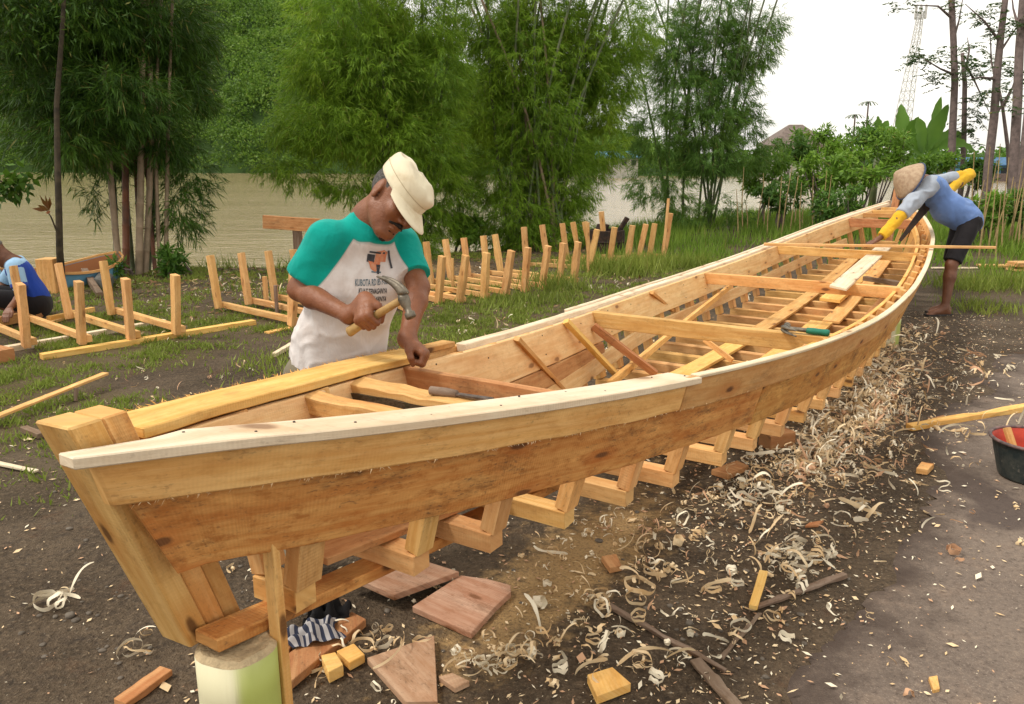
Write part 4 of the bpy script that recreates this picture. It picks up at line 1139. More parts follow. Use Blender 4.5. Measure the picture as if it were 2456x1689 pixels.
# ================================================================== LAWN FRAMES
def uframe(foot, dirv, width, h, label, group, pole=None, far_h=None, rise=.0):
    o = empty('boat_frame', (foot.x, foot.y, 0), label, 'boat frame', group)
    d = Vector((dirv[0], dirv[1], 0)).normalized(); sd_ = Vector((d.y, -d.x, 0))
    z0 = max(gzs(foot.x, foot.y), gzs(foot.x+d.x*width, foot.y+d.y*width))+rise
    a = Vector((foot.x, foot.y, z0)); b_ = a+d*width
    MB().beam(a-d*.03+sd_*.052+Vector((0, 0, .032)), b_+d*.03+sd_*.052+Vector((0, 0, .032)), .05, .058, n=4, jit=.003).build('floor_timber', M['wood_lawn'], o, .003)
    for (q, sg, hh) in ((a, -1, h), (b_, 1, far_h or h)):
        lean = d*sg*random.uniform(.05, .12)
        m = MB()
        p0 = q+Vector((0, 0, -.005)); p1 = q+lean+Vector((0, 0, hh))+sd_*random.uniform(-.015, .015)
        # sawn post, sometimes with a natural bulge half way
        dd = (p1-p0).normalized(); sx = sd_; uz = sx.cross(dd).normalized(); secs = []; bl = random.choice((0, 0, .25, -.2)); s_ = random.random()*60
        for k in range(7):
            f_ = k/6; w_ = .080*(1+bl*math.exp(-((f_-.45)/.2)**2))*.5; t_ = .023
            c_ = p0.lerp(p1, f_)
            secs.append([c_+sx*(x*t_*1.15+.003*n1(k+9*i, s_))+uz*(y*w_+.004*n1(k*1.1+5*i, s_+2)) for i, (x, y) in enumerate(((-1, -1), (1, -1), (1, 1), (-1, 1)))])
        m.sweep(secs); m.build('post', M['wood_lawn'], o, .003)
    return o
ORD = ['first', 'second', 'third', 'fourth', 'fifth', 'sixth', 'seventh', 'eighth', 'ninth']
DA = (-.75, .66)
for k, (u, v) in enumerate(((-62, 852), (65, 846), (198, 838), (315, 826), (424, 814))):
    uframe(gr(u, v), DA, 1.33, .52, 'U-shaped timber boat frame, %s from the left in the front row by the crouching man' % ORD[k], 'frames in the front row', rise=.05)
for k, (u, v) in enumerate(((700, 787), (775, 775), (842, 765), (905, 757), (965, 748))):
    uframe(gr(u, v), DA, 1.33, .54, 'U-shaped timber boat frame, %s from the left in the row behind the hammering man' % ORD[k], 'frames behind the hammering man', rise=.03)
for k, (u, v) in enumerate(((1051, 728), (1102, 726), (1160, 717), (1210, 708), (1257, 699), (1299, 693), (1342, 684), (1375, 679))):
    uframe(gr(u, v), (-.72, .69), 1.3, .53, 'U-shaped timber boat frame, %s from the left in the row right of the hammering man' % ORD[k], 'frames right of the hammering man')
for k, (u, v) in enumerate(((1412, 648), (1460, 640), (1503, 633), (1530, 628), (1556, 626), (1590, 620))):
    uframe(gr(u, v), (-.93, .37), .95, .58 if k != 5 else .72, 'U-shaped timber boat frame, %s from the left in the farthest row by the dark drum' % ORD[k], 'frames in the farthest row')
def lying(name, p0, p1, w, h, mat, label, cat, jit=.002, group=None, n=5, w1=None):
    p0, p1 = Vector(p0), Vector(p1)
    return tag(MB().beam(p0, p1, w, h, n=n, jit=jit, w1=w1).build(name, M[mat], None, .002, origin=p0.lerp(p1, .5)), label, cat, group)
def on(u, v, z): q = gr(u, v); return Vector((q.x, q.y, gzs(q.x, q.y)+z))
lying('support_rail', on(-80, 862, .02), on(395, 776, .02), .07, .05, 'wood_pale', 'pale timber rail under the front row of frames, ending by a gap in the row', 'rail')
lying('support_rail', on(100, 862, .02), on(610, 778, .02), .08, .05, 'wood_yellow', 'yellowish timber rail nearest the camera under the front row of frames', 'rail')
lying('support_rail', on(640, 800, .0), on(1090, 700, .0), .07, .03, 'wood_yellow', 'timber rail under the frames behind the hammering man', 'rail')
lying('support_block', on(-22, 862, .05), on(16, 870, .05), .14, .1, 'wood_red', 'brown wooden block under the leftmost rail at the left edge', 'block', n=2)
lying('offcut_plank', on(95, 772, .08), on(122, 752, .08), .05, .09, 'wood_red', 'short reddish plank standing on edge before the crouching man', 'plank', n=2)
lying('offcut_plank', on(-10, 790, .06), on(92, 768, .06), .05, .09, 'wood', 'plank on edge under the hands of the crouching man', 'plank', n=2)
lying('offcut_plank', on(100, 782, .02), on(190, 752, .02), .14, .03, 'wood_lawn', 'flat plank lying behind the front row of frames', 'plank', n=3)
lying('offcut_plank', on(118, 777, .05), on(225, 752, .04), .05, .05, 'wood_yellow', 'narrow batten lying behind the front row of frames', 'batten', n=3)
lying('upright_peg', on(640, 735, .0), on(640, 735, .33), .04, .04, 'wood_lawn', 'short upright peg standing inside the frames left of the hammering man', 'peg', n=2)
lying('upright_peg', on(665, 752, .0), on(665, 752, .3), .03, .03, 'wood_grey', 'short grey peg inside the frames left of the hammering man', 'peg', n=2)
lying('upright_peg', on(1086, 690, .0), on(1086, 690, .36), .03, .04, 'wood_lawn', 'short upright peg standing inside the frames right of the hammering man', 'peg', n=2)
lying('tall_batten', on(1590, 625, .0), on(1597, 622, .95), .04, .03, 'wood_lawn', 'tall batten standing among the farthest frames', 'batten', n=3)
lying('tall_batten', on(1410, 655, .0), on(1408, 655, .7), .035, .03, 'wood_lawn', 'upright batten standing left of the dark drum', 'batten', n=3)
# trestle with a plank across
tr = gr(712, 690)
to = empty('trestle', tr, 'brown plank nailed across a short grey post by the river edge', 'trestle')
pz = at(712, 540, 10.2)
MB().beam(Vector((pz.x, pz.y, gzs(pz.x, pz.y)-.05)), Vector((pz.x, pz.y, pz.z-.03)), .09, .09, n=3, jit=.004).build('post', M['wood_grey'], to, .003)
MB().beam(at(632, 532, 10.1), at(830, 545, 10.0), .06, .17, n=5, jit=.004).build('plank', M['wood_red'], to, .003)
# dark drum with charred timbers
dr_ = gr(1455, 610)
do = empty('charred_drum', dr_, 'black charred drum with timbers behind the farthest frames', 'drum')
m = MB(); secs = []
for (r_, z) in ((.3, 0), (.31, .02), (.3, .2), (.31, .22), (.3, .24), (.29, .4), (.27, .41), (.27, .2)):
    secs.append([dr_+Vector((r_*math.cos(a)*(1+.04*math.sin(3*a)), r_*math.sin(a), z)) for a in [2*math.pi*k/20 for k in range(20)]])
M['char'] = plain('charred_metal', (.018, .013, .011), .8, .3, 12, .4, col2=(.06, .03, .018))
m.sweep(secs).build('shell', M['char'], do)
for (a, b_) in (((-.1, 0, .2), (-.02, -.05, .5)), ((.1, .05, .2), (.34, .1, .6)), ((-.2, .1, .2), (-.1, .2, .48))):
    MB().beam(dr_+Vector(a), dr_+Vector(b_), .09, .06, n=3, jit=.01).build('charred_timber', M['char'], do)

# finished canoe at the water's edge
def canoe(c, hd, L, label):
    o = empty('small_boat', c, label, 'boat')
    d = Vector((math.sin(hd), math.cos(hd), 0)); n_ = Vector((d.y, -d.x, 0))
    N_ = 15; outer, inner, rim = [], [], []
    for k in range(N_):
        a = k/(N_-1); w = .42*math.sin(math.pi*min(1, max(0, a)))**.55+.02; zz = .46+.14*(2*a-1)**2; kz = .02+.12*(2*a-1)**4
        cc = c+d*(L*(a-.5))
        def row(wd, zt_, kz_): return [cc+n_*(wd*x)+Vector((0, 0, kz_+(zt_-kz_)*y)) for x, y in ((-1, 1), (-.97, .6), (-.8, .25), (-.4, .03), (0, 0), (.4, .03), (.8, .25), (.97, .6), (1, 1))]
        outer.append(row(w, zz, kz)); inner.append(row(max(w-.03, .005), zz, kz+.04))
    def skin(rows, nm, mat):
        V = np.array([tuple(p_) for r_ in rows for p_ in r_]); q = len(rows[0]); Fc = [(j*q+i, j*q+i+1, (j+1)*q+i+1, (j+1)*q+i) for j in range(N_-1) for i in range(q-1)]
        return link(nm, fastmesh(nm, V, np.array(Fc), mat, True), o)
    skin(outer, 'hull', M['blue_boat']); skin(inner, 'lining', M['wood_red'])
    for sd_ in (0, -1):
        MB().sweep([[r_[sd_]+Vector((0, 0, .0)), r_[sd_]+n_*(.03 if sd_ == -1 else -.03)+Vector((0, 0, -.0)), r_[sd_]+n_*(.03 if sd_ == -1 else -.03)+Vector((0, 0, .03)), r_[sd_]+Vector((0, 0, .03))] for r_ in outer]).build('gunwale', M['wood'], o)
    for k in range(2, N_-2):
        r_ = inner[k]
        MB().beam(r_[2]+Vector((0, 0, .03)), r_[6]+Vector((0, 0, .03)), .06, .03).build('thwart', M['wood'], o)
    return o
M['blue_boat'] = plain('pale_blue_boat_paint', (.16, .36, .52), .45, .12, 4, .05)
cb_ = at(150, 668, 9.7); canoe(Vector((cb_.x-.15, cb_.y+.35, cb_.z-.42)), .35, 1.7, 'small pale-blue boat with orange timber inside, drawn up at the river edge')
wb = at(118, 640, 9.3)
tag(MB().prism([(wb.x-.1, wb.y-.1), (wb.x+.1, wb.y-.1), (wb.x+.1, wb.y+.12), (wb.x-.1, wb.y+.12)], gzs(wb.x, wb.y)-.02, wb.z+.1).build('timber_block', M['wood'], None, .004), 'upright orange timber block beside the thin tree trunk', 'block')
lying('driftwood_log', on(205, 668, .1), on(240, 712, .02), .07, .07, 'wood_grey', 'dark slanting log on the bank right of the small boat', 'log', .006)
tag(MB().prism([(q.x, q.y) for q in (on(228, 690, 0), on(262, 700, 0), on(275, 682, 0), on(240, 672, 0))], -.25, .14).build('bank_stone', plain('bank_stone', (.12, .12, .11), .9, .2, 6, .4), None, .03), 'grey stone on the bank left of the bamboo', 'stone')

# ------------------------------------------------------------------ loose timber in and on the boat
z_ = sheer(6.6)-.02
def loose(name, pix, z, th, mat, label, cat):
    P = [gr(u, v, z) for u, v in pix]
    m = MB(); m.sweep([[P[0], P[1], P[1]+Vector((0, 0, th)), P[0]+Vector((0, 0, th))], [P[0].lerp(P[3], .5), P[1].lerp(P[2], .5), P[1].lerp(P[2], .5)+Vector((0, 0, th)), P[0].lerp(P[3], .5)+Vector((0, 0, th))], [P[3], P[2], P[2]+Vector((0, 0, th)), P[3]+Vector((0, 0, th))]])
    return tag(m.build(name, M[mat], None, .003, origin=P[0]), label, cat)
loose('loose_plank', ((1989, 690), (2030, 699), (2143, 592), (2106, 591)), sheer(5.6)-.021, .02, 'wood_pale', 'pale planed plank lying across two crossbeams inside the boat', 'plank')
loose('loose_plank', ((1965, 722), (2015, 728), (2105, 650), (2070, 645)), sheer(6)-.33, .03, 'wood_yellow', 'short board on the boat bottom below the pale planed plank', 'plank')
p0, p1 = gr(1832, 586, .735), gr(2388, 594, .765)
lying('long_plank', p0, p1, .075, .022, 'wood_lawn', 'long thin plank laid across both gunwales under the bending worker\'s hand', 'plank', w1=.04, n=8)
p0, p1 = floorpt(2074, 668, .25), floorpt(2160, 682, .22)
lying('grey_stick', p0, p1, .05, .04, 'wood_grey', 'dark rough stick lying across the boat floor before the bending worker', 'stick', .006)
# chisel on the bow crossbeam
ch0 = bw(1.06, -.14, sheer(1.03)-.008); a0, a1 = gr(1030, 936, sheer(1.05)-.012), gr(1180, 958, sheer(1.05)-.012)
co = empty('chisel', a0, 'grey-brown wooden handled chisel lying on the bow crossbeam', 'chisel')
am = a0.lerp(a1, .45)
MB().tube([a0, a0.lerp(am, .05), a0.lerp(am, .6), am], [.006, .0125, .014, .011], 10).build('handle', M['wood_grey'], co, smooth=True)
MB().beam(am, a1, .018, .005, w1=.022).build('blade', plain('old_steel', (.16, .12, .1), .5, .3, 30, .2, metal=.4), co)
# hammers
M['green_grip'] = plain('green_rubber', (.015, .17, .11), .5, .15, 20, .1)
M['hammer_steel'] = plain('worn_hammer_steel', (.2, .17, .13), .45, .3, 25, .2, metal=.5)
M['hammer_handle'] = plain('ash_handle', (.42, .27, .1), .55, .2, 20, .1, col2=(.3, .17, .06))
def hammer(butt, head, facedir, handle_mat, label, grip=None, hr=.011, hs=1.0):
    """claw hammer: handle from butt to head, striking face towards facedir"""
    butt, head = Vector(butt), Vector(head); ax = (head-butt).normalized()
    fd = Vector(facedir); fd = (fd-ax*fd.dot(ax)).normalized(); sd_ = ax.cross(fd)
    o = empty('claw_hammer', butt, label, 'hammer')
    L = (head-butt).length
    def oval(c, a, b_): return [c+fd*(a*math.cos(q))+sd_*(b_*math.sin(q)) for q in [2*math.pi*k/10 for k in range(10)]]
    prof = [(0, .8), (.01, 1.15), (.06, 1.2), (.2, 1.05), (.45, .95), (.75, .85), (1, .85)]
    MB().sweep([oval(butt+ax*(L*a), hr*r*1.25, hr*r) for a, r in prof]).build('handle', handle_mat, o, smooth=True)
    if grip:
        MB().sweep([oval(butt+ax*(L*a), hr*r*1.35, hr*r*1.12) for a, r in [(-.02, .7), (0, 1.1), (.05, 1.25), (.2, 1.1), (.35, 1.2), (.5, 1.05), (.52, .9)]]).build('grip', grip, o, smooth=True)
    # head: cheek, neck, face, curved claw
    h_ = head
    def rect(c, u_, v_, a, b_, n=10): return [c+u_*(a*math.cos(q))+v_*(b_*math.sin(q)) for q in [2*math.pi*k/n for k in range(n)]]
    secs = [rect(h_+fd*x*hs, ax, sd_, r*hs, r*hs) for x, r in ((-.012, .014), (.0, .017), (.018, .015), (.03, .0095), (.04, .0095), (.044, .015), (.058, .0155), (.061, .0135))]
    MB().sweep(secs).build('head', M['hammer_steel'], o, smooth=True)
    for sg in (-1, 1):
        secs = []
        for k in range(9):
            a = k/8
            c = h_+fd*(-.008-.085*a)*hs-ax*(.05*a*a)*hs+sd_*sg*(.006+.006*a)*hs+ax*.006*hs*(1-a)
            dr2 = (-fd-ax*(1.1*a)).normalized(); up_ = sd_.cross(dr2).normalized()
            secs.append(rect(c, up_, sd_, (.013*(1-a)+.003)*hs, (.006*(1-a)+.003)*hs, 8))
        MB().sweep(secs).build('claw', M['hammer_steel'], o, smooth=True)
    return o
zc = sheer(3.3)-.01
hammer(gr(1988, 799, zc+.004), gr(1885, 787, zc+.012), (0.2, 1, 0), M['hammer_steel'], 'claw hammer with a green rubber grip lying on the crossbeam', M['green_grip'], .012, 1.15)
# ================================================================== SCRAPS ON THE GROUND
def board(name, pix, mat, label, cat, th=.022, lift=0.0, tilt=None, jit=0.0):
    P = [on(u, v, .004) for u, v in pix]
    zz = [(tilt[i] if tilt else 0)+lift for i in range(len(P))]
    lo = [p_+Vector((0, 0, z)) for p_, z in zip(P, zz)]; hi = [p_+Vector((0, 0, z+th)) for p_, z in zip(P, zz)]
    c = sum(P, Vector())/len(P)
    m = MB(); m.sweep([lo, hi])
    # planar grain on the faces
    d = (P[1]-P[0]).normalized(); e = Vector((-d.y, d.x, 0)); k0 = random.random()*30
    uvs = []
    for f in m.f:
        for i in f:
            q = Vector(m.v[i]); uvs.append((k0+q.dot(d)+.2*q.z, k0+q.dot(e)+q.z))
    m.uv = uvs
    return tag(m.build(name, M[mat], None, .002, origin=c), label, cat)
board('offcut_board', ((821, 1426), (947, 1468), (1102, 1397), (979, 1376)), 'wood_scrap', 'dark reddish offcut board lying under the frames', 'board', .024, .02, (0.05, .02, .0, .03))
board('offcut_board', ((989, 1470), (1131, 1533), (1190, 1470), (1226, 1436), (1224, 1420), (1170, 1404), (1105, 1394)), 'wood_scrap', 'square brown offcut board with a split edge in front of the frames', 'board', .024)
board('offcut_board', ((881, 1594), (975, 1700), (1050, 1700), (1042, 1539)), 'wood_scrap', 'pale wedge-shaped offcut board at the bottom edge of the picture', 'board', .024)
board('offcut_board', ((690, 1664), (695, 1586), (845, 1485), (879, 1504)), 'wood_red', 'narrow reddish board under the striped rag', 'board', .03)
board('timber_scrap', ((772, 1598), (806, 1590), (825, 1622), (790, 1640)), 'wood_yellow', 'small yellow timber block beside the narrow reddish board', 'block', .04)
board('timber_scrap', ((808, 1580), (850, 1562), (876, 1590), (840, 1610)), 'wood_yellow', 'small timber block half covered by shavings', 'block', .03)
board('timber_scrap', ((1052, 1637), (1085, 1628), (1127, 1648), (1092, 1665)), 'wood_scrap', 'small flat block right of the wedge-shaped board', 'block', .02)
board('timber_scrap', ((1408, 1640), (1431, 1694), (1513, 1662), (1468, 1622)), 'wood_yellow', 'squarish yellow timber offcut at the bottom edge', 'block', .03)
board('timber_scrap', ((1705, 1143), (1745, 1155), (1795, 1132), (1765, 1120)), 'wood_red', 'pinkish timber chunk beside the hull frames', 'block', .028)
board('timber_scrap', ((2196, 1138), (2224, 1142), (2239, 1126), (2208, 1122)), 'wood', 'small pinkish block lying alone on the road edge', 'block', .03)
board('timber_scrap', ((1442, 1350), (1462, 1378), (1490, 1372), (1478, 1344)), 'wood_red', 'dark red chunk of bark wood among the shavings', 'block', .025)
board('timber_scrap', ((2225, 1640), (2236, 1672), (2252, 1668), (2246, 1636)), 'wood', 'small wood chip block on the road near the bottom edge', 'chip', .02)
board('timber_scrap', ((1930, 1270), (1940, 1262), (1975, 1255), (1962, 1268)), 'wood_red', 'thin reddish bark sliver by the road edge', 'chip', .012)
board('timber_scrap', ((660, 1585), (690, 1560), (702, 1566), (688, 1590)), 'wood_red', 'short reddish offcut behind the prop stick', 'block', .03)
lying('bark_strip', on(1453, 1456, .012), on(1740, 1614, .01), .02, .012, 'wood_grey', 'long dark bark strip crossing the foreground', 'stick', .006, n=14)
lying('bark_strip', on(1668, 1590, .012), on(1775, 1710, .01), .04, .012, 'wood_grey', 'broad dark bark slab running out at the bottom edge', 'stick', .008, n=10)
lying('bark_strip', on(1728, 1584, .01), on(1822, 1478, .01), .014, .008, 'wood_grey', 'thin curved bark sliver left of the small batten', 'stick', .006, n=10)
lying('bark_strip', on(1812, 1470, .02), on(2026, 1392, .02), .022, .014, 'wood_grey', 'dark bark stick pointing at the road edge', 'stick', .006, n=12)
lying('small_batten', on(1805, 1478, .03), on(1828, 1404, .05), .03, .018, 'wood_yellow', 'short pale batten lying on the bark stick', 'batten', .003, n=4)
lying('road_batten', on(2180, 1032, .02), on(2620, 962, .03), .05, .035, 'wood_yellow', 'long rough batten lying across the road at the right edge', 'batten', .008, n=14, w1=.06)
lying('lawn_batten', on(-60, 1044, .05), on(258, 930, .1), .05, .016, 'wood_lawn', 'long pale batten propped on the grass at the left edge', 'batten', .002)
lying('lawn_peg', on(182, 964, .0), on(185, 960, .08), .02, .02, 'wood_grey', 'little peg propping the long batten on the grass', 'peg', n=2)
lying('pale_sliver', on(-40, 1112, .015), on(88, 1140, .015), .03, .012, 'wood_pale', 'pale wooden sliver on bare soil at the left edge', 'sliver', .003)
lying('dark_stick', on(60, 1044, .03), on(100, 1056, .02), .04, .03, 'wood_grey', 'dark stick end behind the stem post', 'stick', .004)
lying('red_plank_end', on(290, 1700, .012), on(400, 1616, .012), .05, .022, 'wood_red', 'reddish plank end at the bottom left', 'plank', .004)
lying('wooden_mallet_handle', on(657, 857, .02), on(700, 835, .03), .04, .035, 'wood_pale', 'pale wooden peg lying on the soil left of the hammering man', 'peg', .004)
lying('road_plank', on(2345, 643, .04), on(2450, 646, .05), .18, .03, 'wood_lawn', 'flat plank lying on the grass right of the bending worker', 'plank')
lying('road_plank', on(2235, 646, .02), on(2345, 646, .02), .06, .02, 'wood_pale', 'thin white plank lying in the grass behind the bending worker\'s leg', 'plank')
for k in range(4):
    a0 = on(2432, 652, .03+.032*k); lying('stacked_plank', a0+Vector((random.uniform(-.06, .06), .0, 0)), a0+Vector((1.6, .12, 0)), .22, .028, 'wood_lawn',
        ('bottom plank of the stack at the right edge', 'second plank from the bottom of the stack at the right edge', 'third plank from the bottom of the stack at the right edge', 'top plank of the stack at the right edge')[k], 'plank', .002, 'planks stacked at the right edge')

# ------------------------------------------------------------------ bucket
bc = on(2470, 1150, .016)
bo = empty('bucket', bc, 'dented black rubber bucket with a red inside on the road', 'bucket')
t = NT('bucket_outside')
p = t.n('ShaderNodeTexCoord').outputs['Object']
a = t.noise(p, 9, 6, .65); b2 = t.noise(p, 45, 4)
col = t.mix(t.ramp(a, .4, .65), (.018, .028, .03), (.07, .075, .065)); col = t.mix(t.ramp(b2, .6, .75, 0, .6), col, (.22, .2, .17))
M['bucket_out'] = t.bsdf(col, .55, .35, t.bump(b2, .2, .005))
M['bucket_in'] = plain('red_bucket_inside', (.5, .06, .03), .55, .2, 12, .1, col2=(.36, .04, .025))
def ring(r, z, n=36, w=.012): return [bc+Vector((r*(1+w*math.cos(3*q+1))*math.cos(q), r*(1+w*math.sin(2*q))*math.sin(q), z)) for q in [2*math.pi*k/n for k in range(n)]]
MB().sweep([ring(.135, .0), ring(.142, .008), ring(.172, .12), ring(.186, .18), ring(.193, .188)], cap=False).build('outside', M['bucket_out'], bo, smooth=False)
V = [tuple(p_) for r_ in (ring(.19, .19), ring(.18, .182), ring(.165, .11), ring(.13, .02)) for p_ in r_]+[tuple(bc+Vector((0, 0, .018)))]
Fq = [(j*36+i, j*36+(i+1) % 36, (j+1)*36+(i+1) % 36, (j+1)*36+i) for j in range(3) for i in range(36)]
me = bpy.data.meshes.new('inside'); me.from_pydata(V, [], Fq+[(108+i, 108+(i+1) % 36, 144) for i in range(36)]); me.materials.append(M['bucket_in'])
for p_ in me.polygons: p_.use_smooth = True
link('inside', me, bo)
m = MB(); V = []
secs = [[bc+Vector(((.192+.009*math.cos(b3))*math.cos(q), (.192+.009*math.cos(b3))*math.sin(q), .19+.008*math.sin(b3))) for b3 in [2*math.pi*j/8 for j in range(8)]] for q in [2*math.pi*k/36 for k in range(37)]]
m.sweep(secs, cap=False); m.build('rim', plain('worn_rim', (.2, .12, .11), .6, .3, 25, .2, col2=(.06, .05, .05)), bo, smooth=True)
m = MB(); m.beam(bc+Vector((-.06, -.02, .03)), bc+Vector((-.085, .1, .215)), .035, .02); tag(m.build('stir_stick', M['wood'], None, .002, origin=bc+Vector((-.06, -.02, .03))), 'flat wooden stick standing in the bucket', 'stick')

# ------------------------------------------------------------------ rags
def rag(name, c, sx, sy, h, mat, label, rot=0.0, seed_=1):
    n = 46; V = []
    for j in range(n):
        for i in range(n):
            x, y = (i/(n-1)-.5)*2, (j/(n-1)-.5)*2
            r_ = math.hypot(x, y)
            w = 1-.18*math.sin(3*math.atan2(y, x)+seed_)
            e = max(0, 1-r_*r_/1.6)
            z = h*(.28+.72*e)*(.55+.45*math.sin(7*x+3*y+seed_)*math.cos(4*y-2*x))+h*.5*(float(vnoise(np.array([x*3+seed_, y*3, seed_*2.])))-.3)*e
            X_, Y_ = x*sx*w, y*sy*w
            V.append((c.x+X_*math.cos(rot)-Y_*math.sin(rot), c.y+X_*math.sin(rot)+Y_*math.cos(rot), c.z+max(.002, z)))
    uv = []; Fc = []
    for j in range(n-1):
        for i in range(n-1):
            Fc.append((j*n+i, j*n+i+1, (j+1)*n+i+1, (j+1)*n+i)); uv += [(i/n, j/n), ((i+1)/n, j/n), ((i+1)/n, (j+1)/n), (i/n, (j+1)/n)]
    o = link(name, fastmesh(name, np.array(V)-np.array(c), np.array(Fc), mat, True, uv)); o.location = c
    return tag(o, label, 'rag')
t = NT('striped_cotton')
uvn = t.n('ShaderNodeTexCoord').outputs['UV']
wv = t.n('ShaderNodeTexWave'); wv.bands_direction = 'X'; wv.inputs['Scale'].default_value = 2.6; wv.inputs['Distortion'].default_value = 1.2; wv.inputs['Detail'].default_value = 1
t.l(t.mapping(uvn, (1, .35, 1)), wv.inputs['Vector'])
col = t.mix(t.ramp(wv.outputs['Fac'], .42, .5), (.035, .04, .065), (.36, .34, .34))
M['stripe'] = t.bsdf(col, .9, .1, t.bump(t.noise(uvn, 120, 2), .3, .002))
M['black_cloth'] = plain('black_cloth', (.012, .011, .012), .95, .3, 20, .3)
c = on(752, 1545, .036); rag('striped_rag', c, .085, .06, .05, M['stripe'], 'crumpled blue and white striped rag on a board under the bow', .5, 2)
c = on(785, 1492, .006); rag('black_rag', c, .07, .055, .13, M['black_cloth'], 'crumpled black cloth behind the striped rag', .2, 5)

# ------------------------------------------------------------------ shavings
def ribbon(kind, seed_):
    """one planing: a strip bent and twisted along its length, width torn and uneven"""
    r_ = random.Random(seed_); V, Fc = [], []
    if kind == 0: r0, w, turns, pitch, grow = r_.uniform(.016, .045), r_.uniform(.008, .019), r_.uniform(.35, 1.25), r_.uniform(.0, .02), r_.uniform(-.3, .3)
    elif kind == 1: r0, w, turns, pitch, grow = r_.uniform(.008, .018), r_.uniform(.009, .02), r_.uniform(.7, 2.4), r_.uniform(.012, .035), r_.uniform(-.15, .2)
    elif kind == 2: r0, w, turns, pitch, grow = r_.uniform(.015, .035), r_.uniform(.007, .015), r_.uniform(.6, 1.8), r_.uniform(.04, .1), r_.uniform(-.2, .2)
    else: r0, w, turns, pitch, grow = r_.uniform(.05, .16), r_.uniform(.008, .019), r_.uniform(.08, .3), r_.uniform(-.1, .1), r_.uniform(-.3, .3)
    n = int(9+turns*13); ph = r_.random()*6; tw = r_.uniform(-1.2, 1.2) if kind in (2, 3) else r_.uniform(-.4, .4)
    for k in range(n+1):
        a = k/n; th = a*turns*2*math.pi; rr = r0*(1+grow*th/3+.05*math.sin(2.3*th+ph))
        ww = w/2*(1+.22*math.sin(a*7+ph)+.12*math.sin(a*19+ph))*(1 if .05 < a < .93 else .45)
        c = Vector((rr*math.cos(th), pitch*th/(2*math.pi)+.003*math.sin(4*th+ph), rr*math.sin(th)))
        rad = Vector((math.cos(th), 0, math.sin(th))); q = tw*(a-.5)
        sd_ = Vector((0, 1, 0))*math.cos(q)+rad*math.sin(q)
        V += [tuple(c-sd_*ww), tuple(c+sd_*ww)]
        if k: b0 = 2*(k-1); Fc.append((b0, b0+1, b0+3, b0+2))
    V = np.array(V); return V-V.mean(0), np.array(Fc)
KIND = [0]*12+[1]*9+[2]*9+[3]*12
RB = [ribbon(k, 100+i) for i, k in enumerate(KIND)]
def rotm(rx, ry_, rz):
    return np.array(Matrix.Rotation(rz, 3, 'Z') @ Matrix.Rotation(ry_, 3, 'Y') @ Matrix.Rotation(rx, 3, 'X'))
smesh = {}
def shav_tf(i, sc):
    k = KIND[i]
    if k == 0: rx = random.choice((math.pi/2, math.pi/2, 0))+random.uniform(-.35, .35)
    elif k == 3: rx = random.choice((math.pi/2, math.pi/2, 0))+random.uniform(-.4, .4)
    else: rx = random.uniform(-.5, .5)+random.choice((0, 0, math.pi/2))
    return rotm(rx, random.uniform(-.3, .3), random.uniform(0, 6.28))
placed = 0
def put(u, v, su, sv, n, big=1.0, mats=('shaving', 'shaving_white', 'shaving'), pile=0.0, where='', single=True, kinds=None, store=None):
    global placed
    for _ in range(n):
        q = on(u+random.gauss(0, su), v+random.gauss(0, sv), 0)
        i = random.choice([k for k in range(len(RB)) if kinds is None or KIND[k] in kinds]); sc = .66*big*min(1.7, random.lognormvariate(-.1, .38))
        Rm = shav_tf(i, sc); V = RB[i][0] @ Rm.T*sc
        z = q.z-V[:, 2].min()+.002+pile*abs(random.gauss(0, .5))
        rd_ = float(road_d(np.array([q.x]), np.array([q.y]))[0]); z += .016 if rd_ > 0 else 0
        mt = random.choice(mats)
        if single:
            me = smesh.get((i, mt))
            if me is None:
                me = fastmesh('wood_shaving', RB[i][0], RB[i][1], M[mt], True); smesh[(i, mt)] = me
            o = bpy.data.objects.new('wood_shaving', me); C.objects.link(o)
            o.matrix_world = Matrix.Translation((q.x, q.y, z)) @ Matrix([list(r_) for r_ in Rm]).to_4x4() @ Matrix.Diagonal((sc, sc, sc, 1))
            tag(o, 'thin curled wood shaving '+where, 'wood shaving', 'wood shavings '+where); placed += 1
        else:
            store[mt].append((V+np.array([q.x, q.y, z]), RB[i][1]))
W2 = ('shaving', 'shaving_white', 'shaving_white')
